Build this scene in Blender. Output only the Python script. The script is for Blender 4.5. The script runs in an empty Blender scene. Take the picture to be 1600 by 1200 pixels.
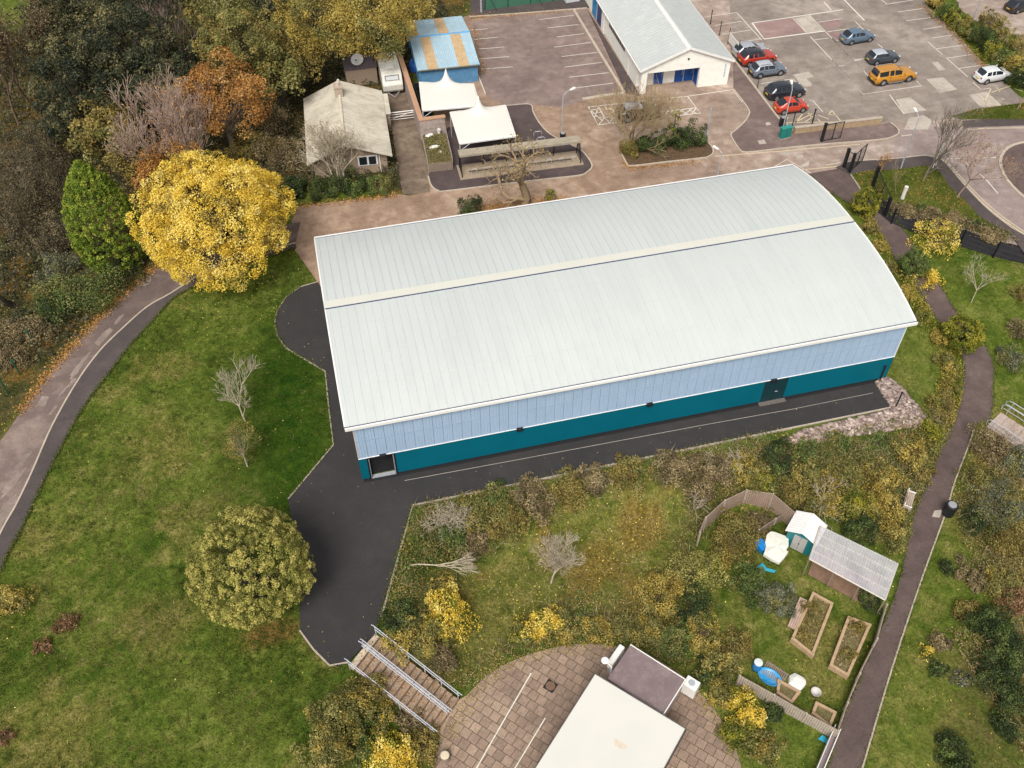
import bpy, bmesh, math, random
import numpy as np
from mathutils import Matrix, Vector
SC = bpy.context.scene
COL = SC.collection
R_ = math.radians
# ---------------------------------------------------------------- camera
CAM = np.array([1.18478, -41.56341, 54.16112])
FPX = 1436.3494
FW = np.array([0.15884626, 0.65660055, -0.7373219])
RT = np.array([0.97101818, -0.23897818, -0.00362203])
UP = np.array([0.17858207, 0.71537762, 0.67553186])
cam = bpy.data.objects.new('camera', bpy.data.cameras.new('camera'))
COL.objects.link(cam)
cam.matrix_world = Matrix(((RT[0], UP[0], -FW[0], CAM[0]), (RT[1], UP[1], -FW[1], CAM[1]), (RT[2], UP[2], -FW[2], CAM[2]), (0, 0, 0, 1)))
cam.data.sensor_width = 36.0
cam.data.lens = 36.0 * FPX / 1600.0
cam.data.clip_start = 0.5
cam.data.clip_end = 6000.0
SC.camera = cam
# ---------------------------------------------------------------- world, sun, exposure
SUN_EL, SUN_AZ = R_(53), R_(-152)          # azimuth measured clockwise from +Y (north)
wd = bpy.data.worlds.new("World"); SC.world = wd; wd.use_nodes = True
nt = wd.node_tree; nt.nodes.clear()
sky = nt.nodes.new('ShaderNodeTexSky'); sky.sky_type = 'NISHITA'; sky.sun_disc = False
sky.sun_elevation = SUN_EL; sky.sun_rotation = SUN_AZ; sky.air_density = 1.0; sky.dust_density = 4.0; sky.ozone_density = 1.0
hs = nt.nodes.new('ShaderNodeHueSaturation'); hs.inputs['Saturation'].default_value = 0.14
bg = nt.nodes.new('ShaderNodeBackground'); bg.inputs['Strength'].default_value = 0.10
wo = nt.nodes.new('ShaderNodeOutputWorld')
nt.links.new(sky.outputs[0], hs.inputs['Color']); nt.links.new(hs.outputs[0], bg.inputs['Color']); nt.links.new(bg.outputs[0], wo.inputs['Surface'])
sl = bpy.data.lights.new('sun', 'SUN'); sl.energy = 2.1; sl.angle = R_(24); sl.color = (1.0, 0.95, 0.87)
so = bpy.data.objects.new('sun', sl); COL.objects.link(so)
sdir = Vector((math.sin(SUN_AZ) * math.cos(SUN_EL), math.cos(SUN_AZ) * math.cos(SUN_EL), math.sin(SUN_EL)))
so.rotation_euler = sdir.to_track_quat('Z', 'Y').to_euler(); so.location = (-60, -40, 120)
SC.view_settings.view_transform = 'Standard'; SC.view_settings.look = 'None'
SC.view_settings.exposure = 0.42; SC.view_settings.gamma = 1.0
try: SC.view_settings.use_curve_mapping = False
except Exception: pass

# ---------------------------------------------------------------- placing helpers
def ray(px, py, z):
    d = FW + RT * (px - 800) / FPX + UP * (600 - py) / FPX
    return CAM + d * ((z - CAM[2]) / d[2])
def depth(p): return float((np.asarray(p, float) - CAM) @ FW)

def pip(poly, X, Y):                      # vectorised point in polygon
    poly = np.asarray(poly, float); n = len(poly); ins = np.zeros(np.shape(X), bool); j = n - 1
    for i in range(n):
        xi, yi = poly[i]; xj, yj = poly[j]
        c = ((yi > Y) != (yj > Y))
        with np.errstate(divide='ignore', invalid='ignore'):
            c &= X < (xj - xi) * (Y - yi) / (yj - yi + 1e-12) + xi
        ins ^= c; j = i
    return ins
def dist_poly(poly, X, Y, closed=True):
    poly = np.asarray(poly, float); n = len(poly); D = np.full(np.shape(X), 1e9)
    for i in range(n if closed else n - 1):
        a = poly[i]; b = poly[(i + 1) % n]; ab = b - a; L = ab @ ab + 1e-12
        t = np.clip(((X - a[0]) * ab[0] + (Y - a[1]) * ab[1]) / L, 0, 1)
        D = np.minimum(D, np.hypot(X - a[0] - t * ab[0], Y - a[1] - t * ab[1]))
    return D
def sm(t): t = np.clip(t, 0, 1); return t * t * (3 - 2 * t)

def g0(*pts): return [tuple(ray(p[0], p[1], 0.0)[:2]) for p in pts]
PLATFORM = g0((-900, 1500), (430, 1400), (480, 1130), (520, 1052), (545, 1038), (587, 988), (596, 965), (620, 880), (645, 790), (1393, 637)) \
    + [(41.5, 0.0), (43.2, 8.0), (43.2, 60.0), (-200.0, 60.0), (-200.0, -20.0)]
def hz(x, y):
    x = np.asarray(x, float); y = np.asarray(y, float)
    low = -2.3 * sm((15.0 - y) / 25.0)
    ins = pip(PLATFORM, x, y); d = np.where(ins, 0.0, dist_poly(PLATFORM, x, y))
    return low * sm(d / 5.2)
def W(px, py, dz=0.0):                    # ground point seen at this pixel
    z = 0.0
    for _ in range(25):
        p = ray(px, py, z + dz); z = 0.5 * z + 0.5 * float(hz(p[0], p[1]))
    p = ray(px, py, z + dz); return np.array([p[0], p[1], float(hz(p[0], p[1]))])
def WP(*pts): return [W(*p)[:2] if not isinstance(p[0], str) else np.array(p[1:3], float) for p in pts]
def ZB(z): return lambda px, py: ray(px, py, z)

# ---------------------------------------------------------------- object helpers
def tag(o, label=None, cat=None, group=None, kind=None):
    if label: o['label'] = label
    if cat: o['category'] = cat
    if group: o['group'] = group
    if kind: o['kind'] = kind
    return o
def empty(name, loc, rz=0.0, label=None, cat=None, group=None):
    o = bpy.data.objects.new(name, None); COL.objects.link(o)
    o.location = [float(v) for v in loc]; o.rotation_euler = (0, 0, rz); o.empty_display_size = 0.3
    return tag(o, label, cat, group)
def frame(pa, pb): # angle of a->b
    return math.atan2(pb[1] - pa[1], pb[0] - pa[0])

class MB:
    def __init__(s): s.v = []; s.f = []; s.m = []
    def add(s, vs, fs, m=0):
        b = len(s.v); s.v += [tuple(map(float, v)) for v in vs]; s.f += [tuple(i + b for i in f) for f in fs]; s.m += [m] * len(fs); return s
    def box(s, x0, x1, y0, y1, z0, z1, m=0):
        vs = [(x0, y0, z0), (x1, y0, z0), (x1, y1, z0), (x0, y1, z0), (x0, y0, z1), (x1, y0, z1), (x1, y1, z1), (x0, y1, z1)]
        return s.add(vs, [(3, 2, 1, 0), (4, 5, 6, 7), (0, 1, 5, 4), (1, 2, 6, 5), (2, 3, 7, 6), (3, 0, 4, 7)], m)
    def prism(s, poly, z0, z1, m=0):
        n = len(poly); a = sum(poly[i][0] * poly[(i + 1) % n][1] - poly[(i + 1) % n][0] * poly[i][1] for i in range(n))
        if a < 0: poly = poly[::-1]
        vs = [(p[0], p[1], z0) for p in poly] + [(p[0], p[1], z1) for p in poly]
        fs = [tuple(range(n))[::-1], tuple(range(n, 2 * n))] + [(i, (i + 1) % n, n + (i + 1) % n, n + i) for i in range(n)]
        return s.add(vs, fs, m)
    def yprism(s, poly, y0, y1, m=0):     # poly in (x,z), extruded along y
        n = len(poly); a = sum(poly[i][0] * poly[(i + 1) % n][1] - poly[(i + 1) % n][0] * poly[i][1] for i in range(n))
        if a < 0: poly = poly[::-1]
        vs = [(p[0], y0, p[1]) for p in poly] + [(p[0], y1, p[1]) for p in poly]
        fs = [tuple(range(n)), tuple(range(n, 2 * n))[::-1]] + [((i + 1) % n, i, n + i, n + (i + 1) % n) for i in range(n)]
        return s.add(vs, fs, m)
    def xprism(s, poly, x0, x1, m=0):     # poly in (y,z), extruded along x
        n = len(poly); a = sum(poly[i][0] * poly[(i + 1) % n][1] - poly[(i + 1) % n][0] * poly[i][1] for i in range(n))
        if a < 0: poly = poly[::-1]
        vs = [(x0, p[0], p[1]) for p in poly] + [(x1, p[0], p[1]) for p in poly]
        fs = [tuple(range(n))[::-1], tuple(range(n, 2 * n))] + [(i, (i + 1) % n, n + (i + 1) % n, n + i) for i in range(n)]
        return s.add(vs, fs, m)
    def tube(s, pts, r, n=6, m=0, cap=True):
        pts = [np.asarray(p, float) for p in pts]; rs = r if hasattr(r, '__len__') else [r] * len(pts); b = len(s.v)
        for i, p in enumerate(pts):
            t = pts[min(i + 1, len(pts) - 1)] - pts[max(i - 1, 0)]; t = t / (np.linalg.norm(t) + 1e-9)
            a = np.array([0, 0, 1.0]) if abs(t[2]) < .9 else np.array([1.0, 0, 0])
            u = np.cross(t, a); u /= np.linalg.norm(u); w = np.cross(t, u)
            for k in range(n):
                c = 2 * math.pi * k / n; q = p + rs[i] * (math.cos(c) * u + math.sin(c) * w); s.v.append(tuple(q))
        for i in range(len(pts) - 1):
            for k in range(n):
                s.f.append((b + i * n + k, b + i * n + (k + 1) % n, b + (i + 1) * n + (k + 1) % n, b + (i + 1) * n + k)); s.m.append(m)
        if cap:
            s.f.append(tuple(b + k for k in range(n))[::-1]); s.m.append(m)
            e = b + (len(pts) - 1) * n; s.f.append(tuple(e + k for k in range(n))); s.m.append(m)
        return s
    def cyl(s, x, y, z0, z1, r0, r1=None, n=14, m=0): return s.tube([(x, y, z0), (x, y, z1)], [r0, r0 if r1 is None else r1], n, m)
    def lathe(s, prof, n=18, m=0, c=(0, 0, 0)):
        b = len(s.v)
        for r, z in prof:
            for k in range(n):
                a = 2 * math.pi * k / n; s.v.append((c[0] + r * math.cos(a), c[1] + r * math.sin(a), c[2] + z))
        for i in range(len(prof) - 1):
            for k in range(n): s.f.append((b + i * n + k, b + i * n + (k + 1) % n, b + (i + 1) * n + (k + 1) % n, b + (i + 1) * n + k)); s.m.append(m)
        return s
    def build(s, name, mats, parent=None, smooth=False, bevel=0, seg=2):
        me = bpy.data.meshes.new(name); me.from_pydata(s.v, [], s.f)
        for m in (mats if isinstance(mats, (list, tuple)) else [mats]): me.materials.append(m)
        if any(s.m): me.polygons.foreach_set('material_index', s.m)
        bm = bmesh.new(); bm.from_mesh(me)
        bmesh.ops.recalc_face_normals(bm, faces=bm.faces)
        if bevel:
            bmesh.ops.remove_doubles(bm, verts=bm.verts, dist=1e-4)
            es = [e for e in bm.edges if len(e.link_faces) == 2 and e.calc_face_angle(0) > 0.5]
            bmesh.ops.bevel(bm, geom=es, offset=bevel, segments=seg, affect='EDGES', profile=0.5, clamp_overlap=True)
        bm.to_mesh(me); bm.free()
        if smooth: me.shade_smooth()
        o = bpy.data.objects.new(name, me); COL.objects.link(o)
        if parent is not None: o.parent = parent
        return o
def npmesh(name, V, F, mat, lv=None, parent=None, smooth=False):
    V = np.asarray(V, np.float32); F = np.asarray(F, np.int32); k = F.shape[1]
    me = bpy.data.meshes.new(name); me.vertices.add(len(V)); me.vertices.foreach_set('co', V.ravel())
    me.loops.add(F.size); me.loops.foreach_set('vertex_index', F.ravel())
    me.polygons.add(len(F)); me.polygons.foreach_set('loop_start', np.arange(0, F.size, k, dtype=np.int32))
    try: me.polygons.foreach_set('loop_total', np.full(len(F), k, np.int32))
    except Exception: pass
    me.update(calc_edges=True); me.validate()
    if lv is not None:
        a = me.attributes.new('lv', 'FLOAT', 'FACE'); a.data.foreach_set('value', np.asarray(lv, np.float32))
    for m in (mat if isinstance(mat, (list, tuple)) else [mat]): me.materials.append(m)
    if smooth: me.shade_smooth()
    o = bpy.data.objects.new(name, me); COL.objects.link(o)
    if parent is not None: o.parent = parent
    return o

# ---------------------------------------------------------------- materials
def lin(r, g=None, b=None):
    def c(v): v /= 255.0; return v / 12.92 if v <= .04045 else ((v + .055) / 1.055) ** 2.4
    return (c(r), c(g), c(b), 1.0)
class NT:
    def __init__(s, name):
        s.mat = bpy.data.materials.new(name); s.mat.use_nodes = True; s.t = s.mat.node_tree
        s.b = s.t.nodes['Principled BSDF']; s.o = s.t.nodes['Material Output']
    def n(s, typ, **kw):
        x = s.t.nodes.new(typ)
        for k, v in kw.items():
            if k.startswith('i_'): x.inputs[k[2:].replace('_', ' ')].default_value = v
            else: setattr(x, k, v)
        return x
    def l(s, a, b): s.t.links.new(a, b)
    def coord(s, scale=(1, 1, 1), rz=0.0, obj=True):
        tc = s.n('ShaderNodeTexCoord'); mp = s.n('ShaderNodeMapping'); mp.inputs['Scale'].default_value = scale; mp.inputs['Rotation'].default_value = (0, 0, rz)
        s.l(tc.outputs['Object'], mp.inputs['Vector']); return mp.outputs[0]
    def noise(s, vec, sc, det=5, rough=.6, dist=0.0):
        x = s.n('ShaderNodeTexNoise'); x.inputs['Scale'].default_value = sc; x.inputs['Detail'].default_value = det
        x.inputs['Roughness'].default_value = rough; x.inputs['Distortion'].default_value = dist
        if vec is not None: s.l(vec, x.inputs['Vector'])
        return x.outputs['Fac']
    def ramp(s, fac, stops, interp='LINEAR'):
        x = s.n('ShaderNodeValToRGB'); cr = x.color_ramp; cr.interpolation = interp
        while len(cr.elements) < len(stops): cr.elements.new(0.5)
        for e, (p, c) in zip(cr.elements, stops): e.position = p; e.color = c if len(c) == 4 else (*c, 1)
        s.l(fac, x.inputs[0]); return x.outputs[0]
    def mix(s, fac, a, b, mode='MIX'):
        x = s.n('ShaderNodeMix', data_type='RGBA', blend_type=mode)
        for k, v in ((0, fac), (6, a), (7, b)):
            if isinstance(v, (int, float)): x.inputs[k].default_value = v
            elif isinstance(v, tuple): x.inputs[k].default_value = v if len(v) == 4 else (*v, 1)
            else: s.l(v, x.inputs[k])
        return x.outputs[2]
    def math(s, op, a, b=None):
        x = s.n('ShaderNodeMath', operation=op)
        for k, v in ((0, a), (1, b)):
            if v is None: continue
            if isinstance(v, (int, float)): x.inputs[k].default_value = v
            else: s.l(v, x.inputs[k])
        return x.outputs[0]
    def bump(s, h, st=.3, d=.05):
        x = s.n('ShaderNodeBump'); x.inputs['Strength'].default_value = st; x.inputs['Distance'].default_value = d
        s.l(h, x.inputs['Height']); s.l(x.outputs[0], s.b.inputs['Normal'])
    def set(s, color=None, rough=None, metal=None, spec=None):
        if color is not None:
            if isinstance(color, tuple): s.b.inputs['Base Color'].default_value = color if len(color) == 4 else (*color, 1)
            else: s.l(color, s.b.inputs['Base Color'])
        if rough is not None:
            if isinstance(rough, (int, float)): s.b.inputs['Roughness'].default_value = rough
            else: s.l(rough, s.b.inputs['Roughness'])
        if metal is not None: s.b.inputs['Metallic'].default_value = metal
        if spec is not None: s.b.inputs['Specular IOR Level'].default_value = spec
        return s.mat
def paint(name, col, rough=.5, var=.12, sc=1.5, metal=0.0, spec=.4, dirt=None, dirt_amt=.3):
    n = NT(name); v = n.coord(); f = n.noise(v, sc, 6, .65)
    c = n.ramp(f, [(.25, tuple(x * (1 - var) for x in col[:3])), (.75, tuple(min(1, x * (1 + var)) for x in col[:3]))])
    if dirt:
        g = n.noise(v, sc * 2.3, 8, .7, .5); g = n.ramp(g, [(.48, (0, 0, 0)), (.7, (dirt_amt,) * 3)]); c = n.mix(g, c, dirt)
    return n.set(c, rough, metal, spec)
def asphalt(name, base, light, dark, sc=1.0, patch=.5, fine=.25, rough=.9, grad=None):
    n = NT(name); v = n.coord()
    big = n.noise(v, .09 * sc, 5, .6, .6); mid = n.noise(v, .55 * sc, 6, .65, .3); fi = n.noise(v, 9.0, 3, .6); st = n.noise(n.coord((.16, 1.6, 1)), .35, 5, .6, .8)
    c = n.ramp(n.math('ADD', n.math('MULTIPLY', big, .55), n.math('MULTIPLY', mid, .45)), [(.34, dark), (.5, base), (.66, light)])
    c = n.mix(n.ramp(st, [(.5, (0, 0, 0)), (.72, (patch * .6,) * 3)]), c, light)
    m2 = n.noise(v, .23 * sc, 7, .7, 1.2); c = n.mix(n.ramp(m2, [(.54, (0, 0, 0)), (.63, (patch,) * 3)]), c, dark)
    c = n.mix(n.math('MULTIPLY', fine, 1.0), c, n.ramp(fi, [(.3, (0.25,) * 3), (.7, (.75,) * 3)]), 'OVERLAY')
    sp = n.noise(v, 3.1, 2, .5); c = n.mix(n.ramp(sp, [(.69, (0, 0, 0)), (.74, (.45,) * 3)]), c, light)
    if grad:
        tc = n.n('ShaderNodeTexCoord'); sx = n.n('ShaderNodeSeparateXYZ'); n.l(tc.outputs['Object'], sx.inputs[0]); mr = n.n('ShaderNodeMapRange'); mr.inputs['From Min'].default_value = grad[0]; mr.inputs['From Max'].default_value = grad[1]
        n.l(n.math('ADD', sx.outputs['X'], n.math('MULTIPLY', n.math('SUBTRACT', mid, .5), 14.0)), mr.inputs['Value']); c = n.mix(mr.outputs[0], c, n.mix(1.0, c, grad[2], 'MULTIPLY'))
    n.bump(fi, .25, .02)
    return n.set(c, rough, 0, .25)
def leafmat(name, stops, trans=.25):
    n = NT(name); a = n.n('ShaderNodeAttribute', attribute_name='lv'); c = n.ramp(a.outputs['Fac'], stops)
    n.set(c, .65, 0, .25)
    if trans:
        tr = n.n('ShaderNodeBsdfTranslucent'); n.l(c, tr.inputs['Color']); ms = n.n('ShaderNodeMixShader'); ms.inputs[0].default_value = trans
        n.l(n.b.outputs[0], ms.inputs[1]); n.l(tr.outputs[0], ms.inputs[2]); n.l(ms.outputs[0], n.o.inputs['Surface'])
    return n.mat
M = {}
# ================================================================ the setting: ground sheets
M['tar_new'] = asphalt('new_black_asphalt', (.040, .037, .037), (.052, .046, .045), (.034, .032, .033), 1.6, .22, .25)
M['tar_walk'] = M['tar_new']
M['tar_road'] = asphalt('worn_road_asphalt', (.30, .203, .142), (.48, .35, .26), (.19, .125, .09), 1.6, .45, .3, grad=(28, 56, (1.10, 1.26, 1.50)))
M['tar_left'] = asphalt('left_road_asphalt', (.118, .088, .078), (.235, .18, .155), (.085, .064, .058), 1.5, .35, .3, grad=(-14, -30, (1.75, 1.72, 1.70)))
M['tar_foot'] = asphalt('footway_asphalt', (.082, .066, .064), (.115, .092, .088), (.062, .052, .05), 1.5, .3, .25)
M['tar_path'] = asphalt('purple_path_asphalt', (.108, .076, .070), (.155, .113, .103), (.080, .057, .053), 1.8, .3, .3)
M['tar_black'] = asphalt('black_path_asphalt', (.021, .020, .022), (.030, .028, .029), (.016, .015, .017), 1.8, .2, .25)
M['tar_lot'] = asphalt('car_park_asphalt', (.258, .213, .183), (.39, .33, .288), (.17, .138, .118), 1.2, .45, .3)
M['tar_plinth'] = asphalt('plinth_asphalt', (.085, .063, .062), (.12, .09, .085), (.06, .047, .047), 1.8, .3, .3)
M['conc_drive'] = asphalt('stained_concrete', (.17, .125, .09), (.30, .23, .17), (.09, .066, .05), 2.2, .5, .3)
M['kerb'] = paint('kerb_concrete', (.46, .39, .31), .85, .2, 2.0)
M['edging'] = paint('pale_edging_stone', (.42, .35, .285), .85, .2, 3.0)
M['line'] = paint('white_line_paint', (.72, .68, .60), .8, .12, 3.0, dirt=(.33, .27, .24, 1), dirt_amt=.5)
M['yline'] = paint('faded_yellow_line', (.60, .50, .33), .8, .15, 3.0, dirt=(.33, .27, .24, 1), dirt_amt=.5)
M['patch'] = asphalt('pale_concrete_patch', (.44, .385, .33), (.53, .47, .41), (.32, .27, .235), 3, .5, .2)
M['patch_pink'] = asphalt('pinkish_patch', (.30, .20, .185), (.36, .26, .235), (.22, .15, .14), 3, .5, .2)

SHEETS = []                                # world polygons of paving (terrain is cut lower under them)
def poly_mesh(name, poly, z, thick, mat):
    bm = bmesh.new(); vs = [bm.verts.new((float(p[0]), float(p[1]), z)) for p in poly]
    f = bm.faces.new(vs); f.normal_update()
    if f.normal.z < 0: f.normal_flip()
    r = bmesh.ops.extrude_face_region(bm, geom=[f])
    lows = [g for g in r['geom'] if isinstance(g, bmesh.types.BMVert)]
    for v in lows: v.co.z -= thick
    bmesh.ops.recalc_face_normals(bm, faces=bm.faces); bmesh.ops.triangulate(bm, faces=bm.faces)
    me = bpy.data.meshes.new(name); bm.to_mesh(me); bm.free(); me.materials.append(mat)
    o = bpy.data.objects.new(name, me); COL.objects.link(o); return tag(o, kind='structure')
def sheet(name, pts, z, mat, thick=.12, world=False, cut=True):
    poly = pts if world else WP(*pts)
    if cut: SHEETS.append(np.array([p[:2] for p in poly]))
    return poly_mesh(name, poly, z, thick, mat)
def smooth_line(pts, n=6):                # Catmull-Rom through the points
    P = [np.asarray(p, float) for p in pts]; P = [2 * P[0] - P[1]] + P + [2 * P[-1] - P[-2]]; out = []
    for i in range(1, len(P) - 2):
        for k in range(n):
            t = k / n; a, b, c, d = P[i - 1:i + 3]
            out.append(.5 * (2 * b + (c - a) * t + (2 * a - 5 * b + 4 * c - d) * t * t + (3 * b - a - 3 * c + d) * t ** 3))
    return out + [P[-2]]
def ribbon(mb, pts, w, z, h=0.0, closed=False):   # flat stripe (h=0) or raised kerb along world points
    P = [np.asarray(p, float)[:2] for p in pts]; n = len(P); L = []; Rr = []
    zz = z if callable(z) else (lambda p: z)
    for i in range(n):
        a = P[(i - 1) % n] if closed or i else P[i]; b = P[(i + 1) % n] if closed or i < n - 1 else P[i]
        t = b - a; t /= np.linalg.norm(t) + 1e-9; nn = np.array([-t[1], t[0]]) * w / 2
        L.append(P[i] + nn); Rr.append(P[i] - nn)
    vs = []; fs = []; k = 4 if h else 2
    for l, r in zip(L, Rr):
        zl, zr = zz(l), zz(r)
        vs += [(l[0], l[1], zl), (r[0], r[1], zr)]
        if h: vs += [(l[0], l[1], zl + h), (r[0], r[1], zr + h)]
    for i in range(n if closed else n - 1):
        j = (i + 1) % n
        if h: fs += [(k * i + 2, k * j + 2, k * j + 3, k * i + 3), (k * i, k * j, k * j + 2, k * i + 2), (k * i + 1, k * i + 3, k * j + 3, k * j + 1)]
        else: fs += [(k * i, k * i + 1, k * j + 1, k * j)]
    if h and not closed: fs += [(0, 2, 3, 1), (k * (n - 1), k * (n - 1) + 1, k * (n - 1) + 3, k * (n - 1) + 2)]
    mb.add(vs, fs)
def S(name, mb, mat): return tag(mb.build(name, mat), kind='structure')

# --- the big worn tarmac area behind the hall (service road, two car parks, far road)
yard = sheet('service_road', [(455, 382), (456, 345), (467, 322), (560, 311), (622, 303), (640, 306), (668, 299), (655, 262), (690, 215), (660, 120), (648, 60), (735, 22), (735, -60),
    (1438, -60), (1448, 8), (1490, 48), (1530, 92), (1560, 120), (1592, 150), (1640, 175), (1720, 200), (1720, 440), (1600, 386), (1560, 377), (1500, 359), (1440, 341), (1372, 302), (1345, 300), (1300, 300),
    ('w', 43.2, 21.6), ('w', -0.6, 21.6)], 0.0, M['tar_road'])
lot = sheet('car_park', [(1135, -60), (1146, 90), (1219, 186), (1243, 206), (1374, 192), (1395, 190), (1440, 192), (1487, 184), (1523, 172), (1592, 163), (1592, 150), (1560, 120), (1530, 92), (1490, 48), (1448, 8), (1438, -60)], 0.004, M['tar_lot'], .004, cut=False)
west = sheet('staff_car_park', [(738, 30), (917, 14), (975, 145), (912, 156), (880, 168), (828, 163), (792, 166), (760, 150), (746, 112)], 0.004, asphalt('staff_asphalt', (.225, .165, .145), (.33, .25, .22), (.15, .108, .098), 1.8, .45, .3), .004, cut=False)
road_e = sheet('turning_road', [(1395, 250), (1400, 205), (1440, 192), (1504, 197), (1560, 194), (1720, 196), (1720, 430), (1600, 364), (1568, 343), (1537, 318), (1506, 285), (1475, 252), (1440, 246)], 0.005, asphalt('pink_road_asphalt', (.30, .235, .215), (.45, .37, .34), (.215, .165, .15), 1.6, .4, .3), .005, cut=False)
pad = sheet('new_asphalt_yard', [(497, 440), (483, 443), (470, 448), (458, 455), (447, 464), (438, 475), (433, 485), (430, 495), (429, 505), (430, 515), (433, 524), (438, 534), (446, 543), (457, 551), (470, 558), (508, 580), (514, 640), (521, 695),
    (450, 780), (462, 850), (470, 905), (468, 950), (469, 985), (490, 1015), (515, 1040), (530, 1041), (543, 1035), (585, 992), (596, 965), (620, 880), (645, 790), (1393, 637), (1368, 597), ('w', 41.0, .25), ('w', .3, .25), ('w', .3, 14.8)], 0.0, M['tar_new'])
# --- left road, kerb and footway
Lo = smooth_line(WP((-200, 1010), (-60, 765), (0, 690), (35, 640), (70, 592), (110, 545), (150, 503), (190, 465), (235, 425), (300, 390), (380, 366), (470, 346)), 5)
Lk = smooth_line(WP((-120, 1130), (-60, 965), (0, 835), (25, 790), (50, 738), (82, 665), (120, 598), (155, 550), (190, 515), (230, 480), (268, 458), (330, 420), (400, 396), (462, 380)), 5)
Li = smooth_line(WP((-60, 1080), (0, 895), (30, 835), (60, 770), (95, 700), (130, 638), (165, 590), (200, 545), (240, 500), (280, 460), (345, 432), (400, 408), (462, 388)), 5)
sheet('lane', Lo + Lk[::-1], 0.007, M['tar_left'], world=True)
sheet('footway', Lk + Li[::-1], 0.05, M['tar_foot'], world=True)
mb = MB(); ribbon(mb, Lk, .13, 0.0, .075); S('lane_kerb', mb, M['kerb'])
# --- plinth of the bike shelter, planted island, pavement island
PL = smooth_line(WP((669, 276), (674, 291), (685, 299), (700, 299), (799, 287), (860, 280), (905, 275), (917, 270), (925, 261), (919, 248), (908, 236), (890, 226), (874, 219), (855, 207), (842, 192), (833, 176), (827.5, 164), (792, 166)), 4)
sheet('shelter_plinth', PL + [W(765, 195)[:2], W(700, 200)[:2]], 0.10, M['tar_plinth'], .1, world=True, cut=False)
mb = MB(); ribbon(mb, PL, .14, 0.004, .115); S('plinth_kerb', mb, M['kerb'])
IS = smooth_line(WP((969, 238), (974, 247), (979, 256), (987, 260), (1040, 254), (1095, 248), (1106, 246), (1114, 240), (1112, 230), (1104, 222)), 4)
sheet('island_bed', IS + [W(1085, 220)[:2], W(985, 232)[:2]], 0.10, paint('leafy_soil', (.085, .058, .035), .95, .35, 2.5, dirt=(.32, .15, .035, 1), dirt_amt=.6), .1, world=True, cut=False)
mb = MB(); ribbon(mb, IS, .15, 0.004, .12); S('island_kerb', mb, M['kerb'])
PV = smooth_line(WP((1146, 140), (1160, 158), (1170, 173), (1170, 180), (1164, 190), (1152, 202), (1142, 211), (1147, 222), (1155, 234), (1162, 238), (1175, 238), (1230, 231.5), (1287, 226), (1340, 222), (1381, 218), (1395, 214), (1404, 209), (1402, 201), (1391, 192)), 4)
sheet('pavement', PV + [np.array(p) for p in WP((1374, 196), (1243, 209), (1219, 189), (1146, 96))], 0.09, asphalt('pavement_asphalt', (.17, .122, .11), (.25, .185, .165), (.12, .088, .08), 1.8, .4, .3), .09, world=True, cut=False)
mb = MB(); ribbon(mb, PV, .15, 0.006, .10); S('pavement_kerb', mb, M['kerb'])
mb = MB(); ribbon(mb, WP((1145, 92), (1180, 138), (1217, 187)), .22, 0.006, .14); S('car_park_kerb', mb, M['kerb'])
sheet('east_footway', [(1504, 190), (1530, 187), (1600, 187), (1720, 188), (1720, 194), (1600, 196), (1540, 198), (1506, 200)], 0.08, M['tar_foot'], .08, cut=False)
sheet('roadside_footway', [(1329, 274), (1306, 262), (1330, 252), (1400, 248), (1445, 244), (1473, 252), (1504, 287), (1535, 320), (1566, 346), (1600, 368), (1720, 436), (1720, 470), (1600, 400), (1577, 366), (1550, 353), (1529, 339), (1508, 316), (1483, 293), (1467, 270), (1446, 260), (1406, 266)], .09, M['tar_foot'], .09, cut=False)
mb = MB(); ribbon(mb, smooth_line(WP((1290, 259), (1330, 253), (1400, 248.5), (1448, 244), (1473, 252), (1504, 287), (1535, 320), (1566, 346), (1600, 368), (1720, 436)), 4), .14, .006, .10); S('roadside_kerb', mb, M['kerb'])
ring = [ray(1665, 285, 0)[:2] + np.array([5.6 * math.cos(a), 7.2 * math.sin(a)]) for a in np.linspace(0, 2 * math.pi, 40)[:-1]]
mb = MB(); ribbon(mb, ring, .3, .008, .10, closed=True); S('roundabout_kerb', mb, M['kerb'])
sheet('roundabout', [c * .98 + .02 * ray(1665, 285, 0)[:2] for c in ring], .09, M['tar_path'], .08, world=True, cut=False)
# --- concrete drive between the bungalow and the yard wall
sheet('concrete_drive', [(607, 168), (596, 120), (638, 112), (648, 162), (655, 205), (668, 262), (672, 300), (629, 304), (618, 240)], 0.012, M['conc_drive'], .1)
sheet('far_road', [(1478, -60), (1484, -20), (1500, 14), (1530, 36), (1566, 62), (1610, 100), (1720, 170), (1760, -60)], .0, M['tar_road'], .1)
sheet('staff_footway', [(735, 24), (735, -40), (917, -60), (925, 12), (830, 20)], .06, M['tar_foot'], .06, cut=False)
mb = MB(); ribbon(mb, WP((733, 27), (830, 20), (917, 13)), .14, .006, .10); ribbon(mb, WP((896, 15), (935, 80), (975, 145)), .3, .006, .13); ribbon(mb, WP((910, 155.5), (945, 150), (976, 146)), .4, .006, .12); S('staff_kerbs', mb, M['kerb'])
sheet('hall_footway', [(918, 16), (978, 146), (1000, 150), (990, 132), (918, 15)], .05, M['tar_plinth'], .05, cut=False)
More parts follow.
